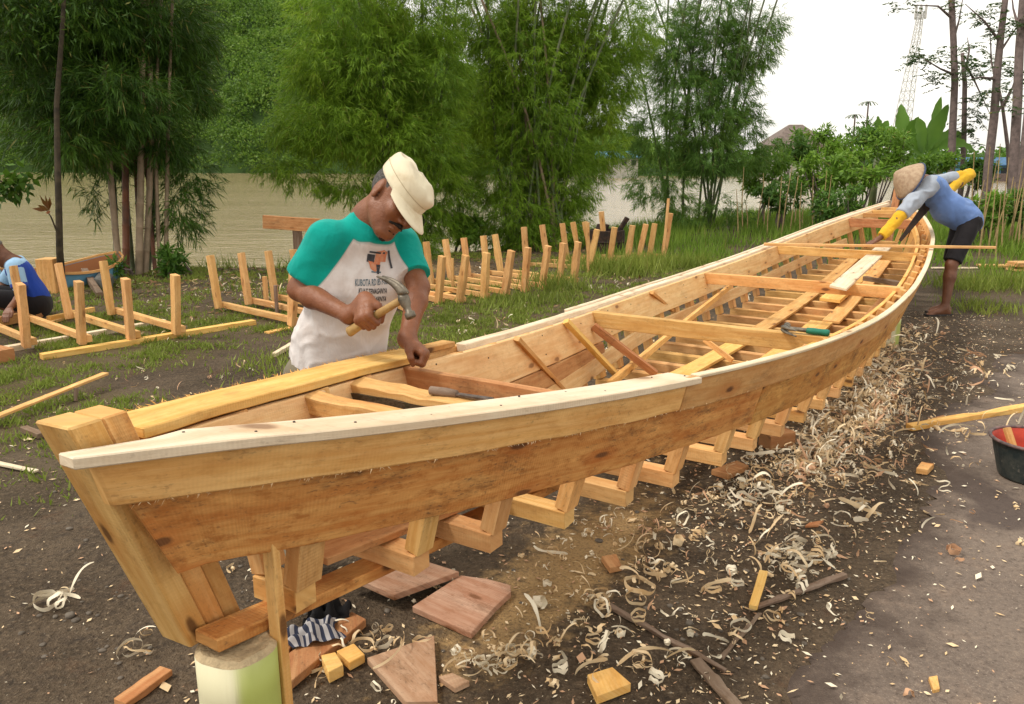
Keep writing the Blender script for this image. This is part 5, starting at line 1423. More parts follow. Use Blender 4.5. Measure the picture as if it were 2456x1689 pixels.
SH = [
    (1190, 1590, 80, 18, 46, 0.95, W2, 0.03, 'in the flat pile right of the wedge-shaped board'),
    (1340, 1560, 60, 25, 8, 1.0, ('shaving', 'shaving_white', 'shaving'), 0.0, 'loose on the soil between wedge board and yellow offcut'),
    (1500, 1480, 50, 40, 12, 1.2, ('shaving', 'shaving_white', 'shaving'), 0.0, 'near the left end of the long bark strip'),
    (1560, 1390, 40, 20, 10, 1.4, ('shaving', 'shaving_white', 'shaving'), 0.0, 'among the big open hoops left of the small batten'),
    (1440, 1440, 30, 20, 8, 1.2, ('shaving', 'shaving_white', 'shaving'), 0.0, 'just above the long bark strip'),
    (1890, 1350, 45, 26, 54, 1.0, W2, 0.06, 'in the heap above the bark stick'),
    (1790, 1190, 60, 20, 30, 1.1, W2, 0.02, 'in the pale heap right of the hull frames'),
    (1640, 1290, 40, 40, 10, 1.2, ('shaving', 'shaving_white', 'shaving'), 0.0, 'on bare soil between the hull and the heap'),
    (1480, 1290, 50, 22, 12, 0.9, ('shaving', 'shaving_white', 'shaving'), 0.0, 'on the sawdust beside the frames'),
    (1740, 1420, 25, 18, 6, 1.2, ('shaving', 'shaving_white', 'shaving'), 0.0, 'beside the short pale batten'),
    (1620, 1600, 60, 30, 14, 1.0, W2, 0.0, 'below the long bark strip'),
    (1850, 1510, 40, 20, 5, 1.2, ('shaving', 'shaving_white', 'shaving'), 0.0, 'right of the thin curved bark sliver'),
    (820, 1520, 25, 25, 16, 0.9, ('shaving', 'shaving_white', 'shaving'), 0.0, 'around the small yellow blocks under the bow'),
    (900, 1540, 40, 22, 14, 1.0, ('shaving', 'shaving_white', 'shaving'), 0.0, 'between striped rag and square board'),
    (760, 1600, 40, 40, 8, 0.8, ('shaving', 'shaving_white', 'shaving'), 0.0, 'beside the narrow reddish board under the bow'),
    (930, 1610, 30, 40, 8, 0.9, ('shaving', 'shaving_white', 'shaving'), 0.0, 'lying on the wedge-shaped board'),
    (150, 1440, 30, 14, 6, 1.1, W2, 0.0, 'on the dark soil left of the stem post'),
    (330, 1560, 30, 20, 6, 1.1, W2, 0.0, 'on the dark soil below the stem post'),
    (1370, 1280, 30, 20, 6, 1.0, ('shaving', 'shaving_white', 'shaving'), 0.0, 'under the near frames of the hull'),
    (1040, 1400, 40, 16, 5, 0.9, ('shaving', 'shaving_white', 'shaving'), 0.0, 'on the dark reddish board under the frames'),
    (2080, 1220, 40, 14, 8, 1.3, W2, 0.0, 'strung out at the road edge'),
    (2160, 1170, 30, 20, 3, 1.3, ('shaving', 'shaving_white', 'shaving'), 0.0, 'by the lone pinkish block'),
    (2290, 1250, 60, 60, 6, 0.8, ('shaving_red',), 0.0, 'reddish, alone on the road'),
    (1700, 1050, 60, 16, 12, 0.9, ('shaving', 'shaving_white', 'shaving'), 0.0, 'under the middle frames of the hull'),
    (1330, 1340, 80, 40, 10, 0.9, ('shaving', 'shaving_white', 'shaving'), 0.0, 'on the soil right of the square board'),
    (2290, 1360, 10, 10, 2, 1.2, ('shaving_red',), 0.0, 'reddish pair lying on the open road'),
    (560, 1380, 20, 10, 4, 0.8, ('shaving', 'shaving_white', 'shaving'), 0.0, 'behind the apron boards of the bow'),
    (640, 1330, 20, 10, 4, 0.8, ('shaving', 'shaving_white', 'shaving'), 0.0, 'below the first frame of the bow'),
    (2300, 1045, 40, 12, 5, 1.2, ('shaving', 'shaving_white', 'shaving'), 0.0, 'beside the long road batten'),
]
for a in SH: put(*a[:8], where=a[8])
print('single shavings', placed)
store = {k: [] for k in ('shaving', 'shaving_white', 'shaving_red')}
mats = ('shaving', 'shaving_white', 'shaving', 'shaving_white', 'shaving', 'shaving_red')
def field(n, s0, s1, t0, ts, big, pile, kinds=(1, 1, 2, 3)):
    for _ in range(n):
        s = random.uniform(s0, s1); t_ = t0+abs(random.gauss(0, ts)); p_ = bw(s, wn(s)+t_-.55, 0)
        i = random.choice([k for k in range(len(RB)) if KIND[k] in kinds]); sc = big*min(1.7, random.lognormvariate(-.12, .38)); Rm = shav_tf(i, sc); V = RB[i][0] @ Rm.T*sc
        z = gzs(p_.x, p_.y)-V[:, 2].min()+.002+pile*abs(random.gauss(0, .45))
        store[random.choice(mats)].append((V+np.array([p_.x, p_.y, z]), RB[i][1]))
for a in ((640, 2.6, 5.6, .1, .28, .62, .015), (680, 3.2, 4.9, .32, .18, .64, .03), (620, 5.0, 7.6, .06, .25, .75, .012), (70, 1.2, 2.8, .1, .5, .7, .0), (120, 2.4, 6, .3, .7, .8, .0), (50, 4.5, 6.5, .9, 1.0, 1.0, .0)): field(*a)
for a in ((1640, 1250, 130, 60, 60, .6), (1500, 1420, 250, 90, 60, .55), (2000, 1100, 60, 50, 70, .8), (2130, 950, 50, 30, 90, .85), (1750, 1300, 120, 60, 50, .6), (1000, 900, 90, 20, 25, 1.0), (1180, 790, 80, 30, 40, .9), (560, 690, 120, 22, 120, 1.0), (1420, 680, 120, 20, 50, 1.0), (800, 690, 90, 15, 90, 1.0), (330, 890, 180, 40, 20, .8), (2350, 880, 60, 25, 25, 1.2), (480, 930, 120, 40, 12, .8), (1600, 860, 160, 40, 120, 1.0), (1900, 760, 120, 50, 80, 1.2), (420, 790, 120, 20, 30, .8)):
    put(*a[:5], big=a[5], mats=mats, pile=.01, single=False, store=store, kinds=(1, 2, 3, 3))
for k, L_ in store.items():
    V, Fc, b0 = [], [], 0
    for v_, f_ in L_: V.append(v_); Fc.append(f_+b0); b0 += len(v_)
    me = fastmesh('shaving_litter', np.concatenate(V), np.concatenate(Fc), M[k], True)
    tag(link('shaving_litter', me), {'shaving': 'heaped tan curly wood shavings along the hull', 'shaving_white': 'scattered pale curly shavings mixed into the heaps along the hull', 'shaving_red': 'scattered reddish curly shavings mixed into the heaps along the hull'}[k], 'wood shavings', kind='stuff')
# fine chips and crumbs
n = 15000
bsr = rng.uniform(.0, 8.5, n); btr = rng.normal(.75, .6, n)
px_ = BX+bsr*BD.x+btr*BN.x; py_ = BY+bsr*BD.y+btr*BN.y
kk = (road_d(px_, py_) < 0) | (rng.random(len(px_)) < .3); px_, py_ = px_[kk], py_[kk]
px_ = np.concatenate([px_, rng.uniform(-5, 1.4, 3500), rng.uniform(-6, 0, 2500)]); py_ = np.concatenate([py_, rng.uniform(1.2, 5, 3500), rng.uniform(7, 12, 2500)]); n = len(px_)
P = np.stack([px_, py_, gz(px_, py_)+.006+.014*(road_d(px_, py_) > 0)], -1)
D = unit(np.stack([rng.normal(size=n), rng.normal(size=n), rng.normal(size=n)*.15], -1)); N = unit(np.stack([rng.normal(size=n)*.25, rng.normal(size=n)*.25, np.ones(n)], -1))
L = rng.gamma(1.5, .007, n)+.003
V = quads(P, D, N, L, L*rng.uniform(.15, .6, n), .5); sel = rng.random(n)
for lo, hi, mt, lab in ((0, .5, 'shaving', 'fine tan wood chips scattered over the ground'), (.5, .72, 'shaving_white', 'fine pale wood crumbs scattered over the ground'), (.72, 1, 'shaving_red', 'fine reddish bark chips scattered over the ground')):
    tag(link('wood_chips', quadmesh('wood_chips', V[(sel >= lo) & (sel < hi)], M[mt])), lab, 'wood chips', kind='stuff')
# leaf litter under the bamboo
M['litter'] = leafmat('dead_leaf', (.16, .075, .03), (.3, .19, .1), .1)
n = 5000
px_ = rng.uniform(-7, 3.5, n); py_ = rng.uniform(7.5, 14, n); k_ = (bank_d(px_, py_) < .4) & (rng.random(n) < .25+.75*np.exp(-((bank_d(px_, py_)+1)/1.6)**2)); px_, py_ = px_[k_], py_[k_]; n = len(px_)
V = quads(np.stack([px_, py_, gz(px_, py_)+.012], -1), unit(np.stack([rng.normal(size=n), rng.normal(size=n), rng.normal(size=n)*.3], -1)), unit(np.stack([rng.normal(size=n)*.5, rng.normal(size=n)*.5, np.ones(n)], -1)), rng.uniform(.04, .1, n), rng.uniform(.015, .035, n), .5)
tag(link('leaf_litter', quadmesh('leaf_litter', V, M['litter'])), 'dry brown leaf litter along the river bank', 'leaves', kind='stuff')
# pebbles
ico = bmesh.new(); bmesh.ops.create_icosphere(ico, subdivisions=2, radius=1); iv = np.array([v.co[:] for v in ico.verts]); ifc = np.array([[v.index for v in f.verts] for f in ico.faces]); ico.free()
V, Fc = [], []
for k in range(360):
    if k < 240: x, y = rng.uniform(-3, 2.2), rng.uniform(1.3, 4.2)
    else: q = on(rng.choice([170, 260, 560, 1650, 1850])+rng.normal()*90, 1480+rng.normal()*90, 0); x, y = q.x, q.y
    r_ = rng.gamma(2.0, .0028)+.002
    sh = iv*np.array([1, rng.uniform(.6, 1), rng.uniform(.35, .6)])*(1+.15*np.sin(iv[:, [1, 2, 0]]*3+k))
    a = rng.random()*6.28; sh = sh @ np.array([[math.cos(a), -math.sin(a), 0], [math.sin(a), math.cos(a), 0], [0, 0, 1]])
    V.append(sh*r_+np.array([x, y, gzs(x, y)+r_*.15])); Fc.append(ifc+len(iv)*k)
tag(link('pebbles', fastmesh('pebbles', np.concatenate(V), np.concatenate(Fc), plain('pebble_stone', (.15, .125, .1), .8, .3, 30, .2, col2=(.085, .068, .052)), True)), 'small grey pebbles pressed into the bare soil', 'pebbles', kind='stuff')
# ================================================================== PEOPLE (signed distance fields -> one continuous surface)
class Field:
    def __init__(self): self.p = []
    def cone(self, a, b, ra, rb, k=.02, cut=None): self.p.append(('c', np.array(a, float), np.array(b, float), ra, rb, k, cut)); return self
    def ell(self, c, ax, r, k=.02, cut=None): self.p.append(('e', np.array(c, float), np.array([list(x) for x in ax], float), np.array(r, float), None, k, cut)); return self
    def mesh(self, h, clip=None, disp=None):
        lo = np.array([1e9]*3); hi = -lo
        for q in self.p:
            if q[0] == 'c':
                r = max(q[3], q[4]); pts = np.stack([q[1], q[2]]); l_, h_ = pts.min(0)-r, pts.max(0)+r
            else: r = q[3].max(); l_, h_ = q[1]-r, q[1]+r
            lo = np.minimum(lo, l_); hi = np.maximum(hi, h_)
        lo -= 4*h; hi += 4*h
        n = np.ceil((hi-lo)/h).astype(int)+1
        G = np.full(n, .5, dtype=np.float32)
        ax = [lo[i]+h*np.arange(n[i]) for i in range(3)]
        for q in self.p:
            k = q[5]
            if q[0] == 'c':
                r = max(q[3], q[4]); pts = np.stack([q[1], q[2]]); l_, h_ = pts.min(0)-r, pts.max(0)+r
            else: r = q[3].max(); l_, h_ = q[1]-r, q[1]+r
            i0 = np.maximum(0, np.floor((l_-k*1.5-3*h-lo)/h).astype(int)); i1 = np.minimum(n, np.ceil((h_+k*1.5+3*h-lo)/h).astype(int)+1)
            sl = tuple(slice(a, b) for a, b in zip(i0, i1))
            P = np.stack(np.meshgrid(*[ax[i][i0[i]:i1[i]] for i in range(3)], indexing='ij'), -1)
            if q[0] == 'c':
                ba = q[2]-q[1]; t_ = np.clip(((P-q[1])@ba)/max(ba@ba, 1e-9), 0, 1)
                d = np.linalg.norm(P-q[1]-t_[..., None]*ba, axis=-1)-(q[3]+(q[4]-q[3])*t_)
            else:
                L = (P-q[1])@q[2].T; k0 = np.linalg.norm(L/q[3], axis=-1); k1 = np.linalg.norm(L/(q[3]**2), axis=-1)
                d = k0*(k0-1)/np.maximum(k1, 1e-6)
            if q[6] is not None:
                for (cp, cd) in q[6]: d = np.maximum(d, (P-np.array(cp))@np.array(cd))
            a = G[sl]; hh = np.maximum(k-np.abs(a-d), 0)/k
            G[sl] = np.minimum(a, d)-hh*hh*k/4
        if clip:
            P = np.stack(np.meshgrid(*ax, indexing='ij'), -1)
            for (cp, cd) in clip: G = np.maximum(G, (P-np.array(cp))@np.array(cd))
        # naive surface nets
        S = G < 0
        c8 = [S[i:n[0]-1+i, j:n[1]-1+j, k:n[2]-1+k] for i in (0, 1) for j in (0, 1) for k in (0, 1)]
        cnt = sum(c.astype(np.int8) for c in c8); act = (cnt > 0) & (cnt < 8)
        idx = np.argwhere(act); vid = np.full(act.shape, -1, dtype=np.int64); vid[act] = np.arange(len(idx))
        acc = np.zeros((len(idx), 3)); num = np.zeros(len(idx))
        cor = [(i, j, k) for i in (0, 1) for j in (0, 1) for k in (0, 1)]
        for a in cor:
            for e in range(3):
                if a[e]: continue
                b_ = list(a); b_[e] = 1
                ga = G[tuple((idx+np.array(a)).T)]; gb = G[tuple((idx+np.array(b_)).T)]
                m = (ga < 0) != (gb < 0); t_ = np.where(m, ga/np.where(np.abs(ga-gb) < 1e-12, 1, ga-gb), 0)
                pt = np.array(a, float)+np.zeros((len(idx), 3)); pt[:, e] += t_
                acc[m] += pt[m]; num[m] += 1
        V = lo+h*(idx+acc/num[:, None])
        Fs = []
        for e in range(3):
            o1, o2 = (e+1) % 3, (e+2) % 3
            sl0 = [slice(None)]*3; sl1 = [slice(None)]*3; sl0[e] = slice(0, -1); sl1[e] = slice(1, None)
            A, B = S[tuple(sl0)], S[tuple(sl1)]
            ed = np.argwhere(A != B); ed = ed[(ed[:, o1] > 0) & (ed[:, o2] > 0) & (ed[:, o1] < n[o1]-1) & (ed[:, o2] < n[o2]-1)]
            fl = A[tuple(ed.T)]
            def cell(d1, d2): q = ed.copy(); q[:, o1] -= d1; q[:, o2] -= d2; return vid[tuple(q.T)]
            f_ = np.stack([cell(1, 1), cell(0, 1), cell(0, 0), cell(1, 0)], -1); f_[~fl] = f_[~fl][:, ::-1]
            Fs.append(f_)
        return V, np.concatenate(Fs)
def smoothv(V, F_, it=2, f=.5):
    for _ in range(it):
        acc = np.zeros_like(V); num = np.zeros(len(V))
        for a in range(4):
            for b_ in (1, 3): np.add.at(acc, F_[:, a], V[F_[:, (a+b_) % 4]]); np.add.at(num, F_[:, a], 1)
        V = V*(1-f)+f*acc/num[:, None]
    return V
def vnormals(V, F_):
    fn = np.cross(V[F_[:, 2]]-V[F_[:, 0]], V[F_[:, 3]]-V[F_[:, 1]]); N = np.zeros_like(V)
    for a in range(4): np.add.at(N, F_[:, a], fn)
    return unit(N)
def frame(f, u):
    f = Vector(f).normalized(); u = Vector(u); u = (u-f*u.dot(f)).normalized(); return f, u.cross(f), u     # forward, left, up
CR, CU, CT = Vector((1, 0, 0)), Vector((0, _s, _c)), Vector((0, -_c, _s))
def camv(x, y, z): return (CR*x+CU*y+CT*z)
def v3(a): return np.array(a)
def head_field(Fd, O, f, l, u, neck, s=1.0):
    O = Vector(O)
    ax = (f, l, u)
    def P(a, b_, c): return v3(O+(f*a+l*b_+u*c)*s)
    Fd.ell(P(-.012, 0, .028), ax, [.094*s, .075*s, .078*s], .03)
    Fd.ell(P(.03, 0, -.035), ax, [.062*s, .06*s, .082*s], .03)
    Fd.cone(P(.0, .045, -.06), P(.06, .018, -.098), .022*s, .02*s, .025); Fd.cone(P(.0, -.045, -.06), P(.06, -.018, -.098), .022*s, .02*s, .025)
    Fd.ell(P(.07, 0, -.1), ax, [.022*s, .026*s, .02*s], .02)
    Fd.cone(P(.088, 0, .01), P(.112, 0, -.03), .008*s, .012*s, .012); Fd.ell(P(.1, .014, -.036), ax, [.012*s, .009*s, .008*s], .006); Fd.ell(P(.1, -.014, -.036), ax, [.012*s, .009*s, .008*s], .006)
    Fd.cone(P(.082, .035, .018), P(.09, .008, .02), .009*s, .008*s, .012); Fd.cone(P(.082, -.035, .018), P(.09, -.008, .02), .009*s, .008*s, .012)
    Fd.ell(P(.07, .038, -.025), ax, [.022*s, .022*s, .022*s], .02); Fd.ell(P(.07, -.038, -.025), ax, [.022*s, .022*s, .022*s], .02)
    Fd.ell(P(.09, 0, -.06), ax, [.012*s, .024*s, .006*s], .006); Fd.ell(P(.088, 0, -.072), ax, [.012*s, .021*s, .007*s], .006)
    for sg in (1, -1):
        Fd.ell(P(-.012, sg*.077, -.005), (f+l*sg*-.3, l, u), [.017*s, .007*s, .031*s], .008); Fd.ell(P(-.006, sg*.076, -.032), ax, [.009*s, .007*s, .011*s], .006)
    Fd.cone(P(-.03, 0, -.045), v3(neck), .05*s, .053*s, .025)
def fist_field(Fd, G, k, e, right, wrist, s=1.0, hr=.015, thumb_over=True):
    """fist closed round a rod through G along k (towards the thumb side); e = wrist-to-knuckle direction"""
    k = Vector(k).normalized(); e = Vector(e); e = (e-k*e.dot(k)).normalized(); nn = k.cross(e) if right else e.cross(k)
    G = Vector(G); B = G-e*.026*s-nn*(hr+.013)*s
    def P(a, b_, c): return v3(B+(k*a+e*b_+nn*c)*s)
    Fd.cone(P(-.026, .0, 0), P(.026, .002, 0), .016*s, .017*s, .012); Fd.cone(P(-.022, .034, .0), P(.028, .038, .0), .0125*s, .013*s, .012); Fd.cone(P(0, -.04, 0), P(0, .03, .0), .022*s, .018*s, .02)
    Fd.cone(P(-.022, -.03, .002), P(-.026, .03, .002), .014*s, .012*s, .012); Fd.cone(P(.018, -.03, .003), P(.028, .03, .0), .014*s, .012*s, .012)
    for off, L, r in ((.030, 1.0, .0092), (.0105, 1.06, .0094), (-.0095, 1.0, .009), (-.0285, .82, .008)):
        m = (off, .042*L+.002, .004); p_ = (off+.001, .052*L, .034*L+hr-.012); d = (off, .026, .046*L+hr-.014); t_ = (off-.001, .008, .034*L+hr-.015)
        Fd.cone(P(*m), P(*p_), r*1.1*s, r*s, .005); Fd.cone(P(*p_), P(*d), r*s, r*.93*s, .004); Fd.cone(P(*d), P(*t_), r*.93*s, r*.82*s, .004)
    b0, b1, b2, b3 = (.024, -.026, .006), (.045, -.002, .02), (.047, .02, .032+hr*.5), (.03, .034, .046+hr*.4) if thumb_over else (.05, .045, .03)
    Fd.cone(P(*b0), P(*b1), .015*s, .0125*s, .012); Fd.cone(P(*b1), P(*b2), .0125*s, .0105*s, .006); Fd.cone(P(*b2), P(*b3), .0105*s, .009*s, .005)
    Fd.cone(v3(Vector(wrist)), P(0, -.04, 0), .0265*s, .024*s, .02)
def skin_mat(name, c1, c2):
    t = NT(name); p = t.n('ShaderNodeTexCoord').outputs['Object']
    a = t.noise(p, 14, 5, .6); b2 = t.noise(p, 90, 3)
    col = t.mix(t.ramp(a, .35, .7), c1, c2); col = t.mix(t.ramp(b2, .55, .8, 0, .35), col, tuple(x*.6 for x in c1))
    vein = t.noise(t.mapping(p, (30, 30, 12)), 1.0, 3, .5, 1.0)
    col = t.mix(t.ramp(t.noise(p, 5, 3), .45, .7, 0, .4), col, tuple(x*y for x, y in zip(c1, (1.25, 1.2, 1.15))))
    return t.bsdf(col, t.ramp(a, .3, .7, .36, .55), .4, t.bump(t.math('ADD', t.math('ADD', b2, t.noise(p, 260, 2)), t.math('MULTIPLY', vein, 1.5)), .4, .004))
def cloth_mat(name, c1, dirt=(.3, .25, .2), dk=.35, sc=7):
    t = NT(name); p = t.n('ShaderNodeTexCoord').outputs['Object']
    a = t.noise(p, sc, 6, .62); w = t.noise(t.mapping(p, (1, 1, .6)), 9, 3, .5, .8)
    col = t.mix(t.ramp(a, .48, .75, 0, dk), c1, dirt)
    hh = t.math('ADD', t.math('MULTIPLY', w, 1.0), t.math('MULTIPLY', t.noise(p, 300, 2), .04))
    return t.bsdf(col, .9, .12, t.bump(hh, .35, .03), **{'Sheen Weight': .1})
M['skin1'] = skin_mat('tanned_skin', (.235, .088, .04), (.165, .057, .025))
M['skin2'] = skin_mat('dark_tanned_skin', (.18, .075, .04), (.13, .05, .026))
M['shirt_white'] = cloth_mat('off_white_jersey', (.70, .655, .64), (.42, .33, .27), .4)
M['shirt_teal'] = cloth_mat('teal_jersey', (.006, .34, .28), (.004, .22, .19), .4)
t = NT('raglan_jersey'); p = t.n('ShaderNodeTexCoord').outputs['Object']; pa = t.n('ShaderNodeAttribute'); pa.attribute_name = 'panel'
a = t.noise(p, 7, 6, .62); b2 = t.noise(p, 45, 4); w = t.noise(t.mapping(p, (1, 1, .6)), 9, 3, .5, .8)
cw = t.mix(t.ramp(a, .46, .72, 0, .5), (.70, .65, .635), (.42, .33, .28)); cw = t.mix(t.ramp(b2, .7, .76, 0, .5), cw, (.2, .15, .13))
ct = t.mix(t.ramp(a, .45, .7, 0, .5), (.005, .33, .275), (.004, .22, .19))
col = t.mix(t.ramp(pa.outputs['Fac'], -.0012, .0012), cw, ct); seam = t.math('MULTIPLY', t.ramp(pa.outputs['Fac'], -.006, -.0015), t.ramp(pa.outputs['Fac'], .0, .004, 1, 0))
col = t.mix(t.math('MULTIPLY', seam, .35), col, (.1, .2, .18))
M['raglan'] = t.bsdf(col, .92, .1, t.bump(t.math('ADD', w, t.math('MULTIPLY', t.noise(p, 300, 2), .05)), .45, .035), **{'Sheen Weight': .1})
M['trouser_khaki'] = cloth_mat('khaki_drill', (.2, .17, .115), (.12, .1, .07), .5)
M['cap_cream'] = cloth_mat('cream_canvas', (.72, .64, .47), (.5, .38, .22), .55, 14)
M['hair_grey'] = plain('cropped_grey_hair', (.12, .11, .1), .8, .3, 120, .6, col2=(.04, .035, .033))
M['hair_dark'] = plain('dark_moustache', (.03, .022, .018), .8, .3, 120, .4)
M['blue_shirt'] = cloth_mat('blue_cotton', (.14, .235, .50), (.26, .36, .6), .6, 5)
M['grey_sleeve'] = cloth_mat('pale_grey_cotton', (.36, .40, .47), (.28, .3, .36), .4)
M['yellow_sleeve'] = cloth_mat('yellow_oversleeve', (.68, .40, .03), (.5, .26, .02), .5)
M['black_shorts'] = cloth_mat('black_shorts', (.018, .016, .018), (.03, .026, .026), .4)
M['hat_straw'] = plain('woven_palm_hat', (.46, .34, .23), .8, .2, 30, .4, col2=(.34, .23, .15))
M['hat_rim'] = plain('dark_blue_hat_rim', (.05, .07, .14), .7, .2, 10, .1)
M['light_blue'] = cloth_mat('light_blue_jersey', (.30, .48, .68), (.24, .4, .6), .4)
M['royal_blue'] = cloth_mat('royal_blue_jersey', (.02, .06, .36), (.015, .04, .25), .4)
M['cap_grey'] = cloth_mat('grey_knit_cap', (.12, .105, .085), (.06, .05, .04), .5)
def obj_from(name, V, F_, mats, parent=None, mi=None, sm=1):
    if sm: V = smoothv(V, F_, sm, .45)
    me = fastmesh(name, V, F_, mats, True)
    if mi is not None: me.polygons.foreach_set('material_index', mi.astype(np.int32))
    return link(name, me, parent)
def folds(V, F_, amp, sc, seed_, axis_=None, aniso=3.0):
    N = vnormals(V, F_); Q = V.copy()
    if axis_ is not None:
        a = np.array(axis_); pr_ = (Q@a)[:, None]*a; Q = pr_/aniso+(Q-pr_)
    d = fbm(Q*sc, 3, seed_)-.5; d2 = np.abs(fbm(Q*sc*.55+5, 2, seed_+9)-.5)
    return V+N*(amp*(d*1.6-d2*1.2))[:, None]
def creases(V, F_, amp, sc, seed_, axis_, aniso=4.0):
    N = vnormals(V, F_); a = np.array(axis_); pr_ = (V@a)[:, None]*a; Q = pr_/aniso+(V-pr_)
    n = fbm(Q*sc, 2, seed_); rid = np.clip(1-np.abs(n-.5)*7, 0, 1)**1.5
    msk = np.clip((fbm(V*4, 2, seed_+3)-.38)*4, 0, 1)
    return V+N*(amp*rid*msk)[:, None]
def limb(Fd, a, b_, c, r, k=.02):
    """two-segment limb with calf/forearm swell"""
    a, b_, c = Vector(a), Vector(b_), Vector(c)
    Fd.cone(a, b_, r[0], r[1], k); m = b_.lerp(c, .28); Fd.cone(b_, m, r[1]*.97, r[2], k); Fd.cone(m, c, r[2], r[3], k)
def foot(Fd, ankle, toe, r=.036):
    ankle, toe = Vector(ankle), Vector(toe); d = Vector((toe.x-ankle.x, toe.y-ankle.y, 0)).normalized(); z = gzs(ankle.x, ankle.y)
    heel = Vector((ankle.x, ankle.y, z+.03))-d*.035
    Fd.cone(ankle, heel, r, .03, .02); Fd.cone(heel, Vector((ankle.x, ankle.y, z+.03))+d*.12, .03, .027, .02); Fd.cone(Vector((ankle.x, ankle.y, z+.06))+d*.03, Vector((ankle.x, ankle.y, z+.025))+d*.15, .035, .024, .03)
    sd_ = Vector((d.y, -d.x, 0))
    for q, L in ((-.026, .185), (-.012, .19), (.002, .186), (.015, .178), (.027, .168)):
        Fd.cone(Vector((ankle.x, ankle.y, z+.018))+d*.13+sd_*q, Vector((ankle.x, ankle.y, z+.013))+d*L+sd_*q, .0125, .01, .006)

# ------------------------------------------------------------------ the hammering man
J = {}
J['pel'] = at(803, 893, 2.80); J['shm'] = at(878, 566, 2.62)
lat = Vector((.8, .6, 0)).normalized(); fwd = Vector((.6, -.8, 0)).normalized()
spine = (J['shm']-J['pel']).normalized()
fwd = (fwd-spine*fwd.dot(spine)).normalized(); lat = spine.cross(fwd)*-1 if spine.cross(fwd).dot(lat) < 0 else spine.cross(fwd)
J['rs'] = J['shm']-lat*.142-spine*.03; J['ls'] = J['shm']+lat*.145-spine*.015
J['re'] = at(718, 694, 2.60); J['rw'] = at(838, 757, 2.45)
GL = gr(1003, 857, .90); dGL = (GL.y)/ray(1003, 857).y
J['le'] = at(1004, 690, dGL+.14); J['lw'] = at(976, 813, dGL+.005)
J['neck'] = J['shm']+spine*.062-fwd*.0
O1 = at(948, 478, 2.54)
hf, hl, hu = frame(camv(.575, -.61, .545), camv(.70, .68, .1))
G1 = at(886, 766, 2.40)
hb0, hb1 = at(836, 797, 2.45), at(958, 722, 2.33)
hk = (hb1-hb0).normalized()
G1 = hb0.lerp(hb1, .42)
sc_ = (lat, fwd, spine); AX = (lat, fwd, spine)
def Tz(a, b_, c): return v3(J['pel']+lat*a+fwd*b_+spine*c)
body = Field()
head_field(body, O1, hf, hl, hu, J['neck'])
body.ell(Tz(0, 0, .02), AX, [.145, .1, .13], .06); body.ell(Tz(0, 0, .2), AX, [.13, .092, .16], .06); body.ell(Tz(0, .01, .34), AX, [.15, .105, .15], .06)
body.cone(J['rs']+lat*.03, J['neck']-spine*.04, .045, .038, .04); body.cone(J['ls']-lat*.03, J['neck']-spine*.04, .045, .038, .04); body.cone(J['neck'], J['shm']-spine*.03, .052, .065, .04)
limb(body, J['rs'], J['re'], J['rw'], (.046, .037, .0385, .024)); limb(body, J['ls'], J['le'], J['lw'], (.045, .036, .038, .0245))
hipR, hipL = J['pel']-lat*.085-spine*.03, J['pel']+lat*.085-spine*.03
def gnd(p_, z=0): return Vector((p_.x, p_.y, gzs(p_.x, p_.y)+z))
footR = gnd(hipR-lat*.06-fwd*.04, .075); footL = gnd(hipL+lat*.05+fwd*.06, .075)
knR = hipR.lerp(footR, .5)+fwd*.04; knL = hipL.lerp(footL, .5)+fwd*.05
limb(body, hipR, knR, footR, (.083, .056, .055, .036), .03); limb(body, hipL, knL, footL, (.083, .056, .055, .036), .03)
foot(body, footR, footR+fwd); foot(body, footL, footL+fwd)
V1, F1 = body.mesh(.0075); V1 = smoothv(V1, F1, 1, .4)
hand = Field()
fist_field(hand, G1, hk, camv(.4, -.5, .77), True, J['rw'], .95, .013)
hand.cone(J['rw'].lerp(J['re'], .25), J['rw'], .029, .025, .02)
V2, F2 = hand.mesh(.0032)
hand = Field()
fist_field(hand, GL, camv(-.1, .12, .98), camv(.78, -.6, .1), False, J['lw'], .95, .008)
hand.cone(J['lw'].lerp(J['le'], .25), J['lw'], .0295, .0255, .02)
V3, F3 = hand.mesh(.0032)
face = Field(); head_field(face, O1, hf, hl, hu, J['neck']); V4, F4 = face.mesh(.0034)
face_keep = None
Vb = np.concatenate([V1, V2, V3, V4]); Fb = np.concatenate([F1, F2+len(V1), F3+len(V1)+len(V2), F4+len(V1)+len(V2)+len(V3)])
man = obj_from('person', Vb, Fb, [M['skin1']], None, None, 0)
tag(man, 'man in a white and teal T-shirt and cream cap hammering a nail into the gunwale', 'person')
# shirt
hemc = J['pel']+spine*.045
hem = [(v3(hemc-fwd*.0), v3(-(spine+fwd*.16-lat*.06).normalized()))]
def sleeve(Fd, s_, e_, frac, r0, r1, k=.05):
    e2 = Vector(s_).lerp(Vector(e_), frac); d = (Vector(e_)-Vector(s_)).normalized()
    Fd.cone(s_, e2+d*.08, r0, r1, k, [(v3(e2), v3(d))])
ncd = (Vector(O1)-hu*.06-hf*.03-J['neck']).normalized()
sh = Field()
sh.ell(Tz(0, .0, .02), AX, [.166, .13, .2], .06, hem); sh.ell(Tz(0, .005, .17), AX, [.158, .125, .2], .07, hem); sh.ell(Tz(0, .01, .34), AX, [.172, .125, .15], .06)
sh.cone(J['rs']+lat*.03-spine*.0, J['neck']-spine*.045, .066, .06, .05); sh.cone(J['ls']-lat*.03, J['neck']-spine*.045, .064, .06, .05); sh.cone(J['neck']+ncd*.03, J['shm']-spine*.04, .067, .085, .035, [(v3(J['neck']+ncd*.008), v3(ncd))])
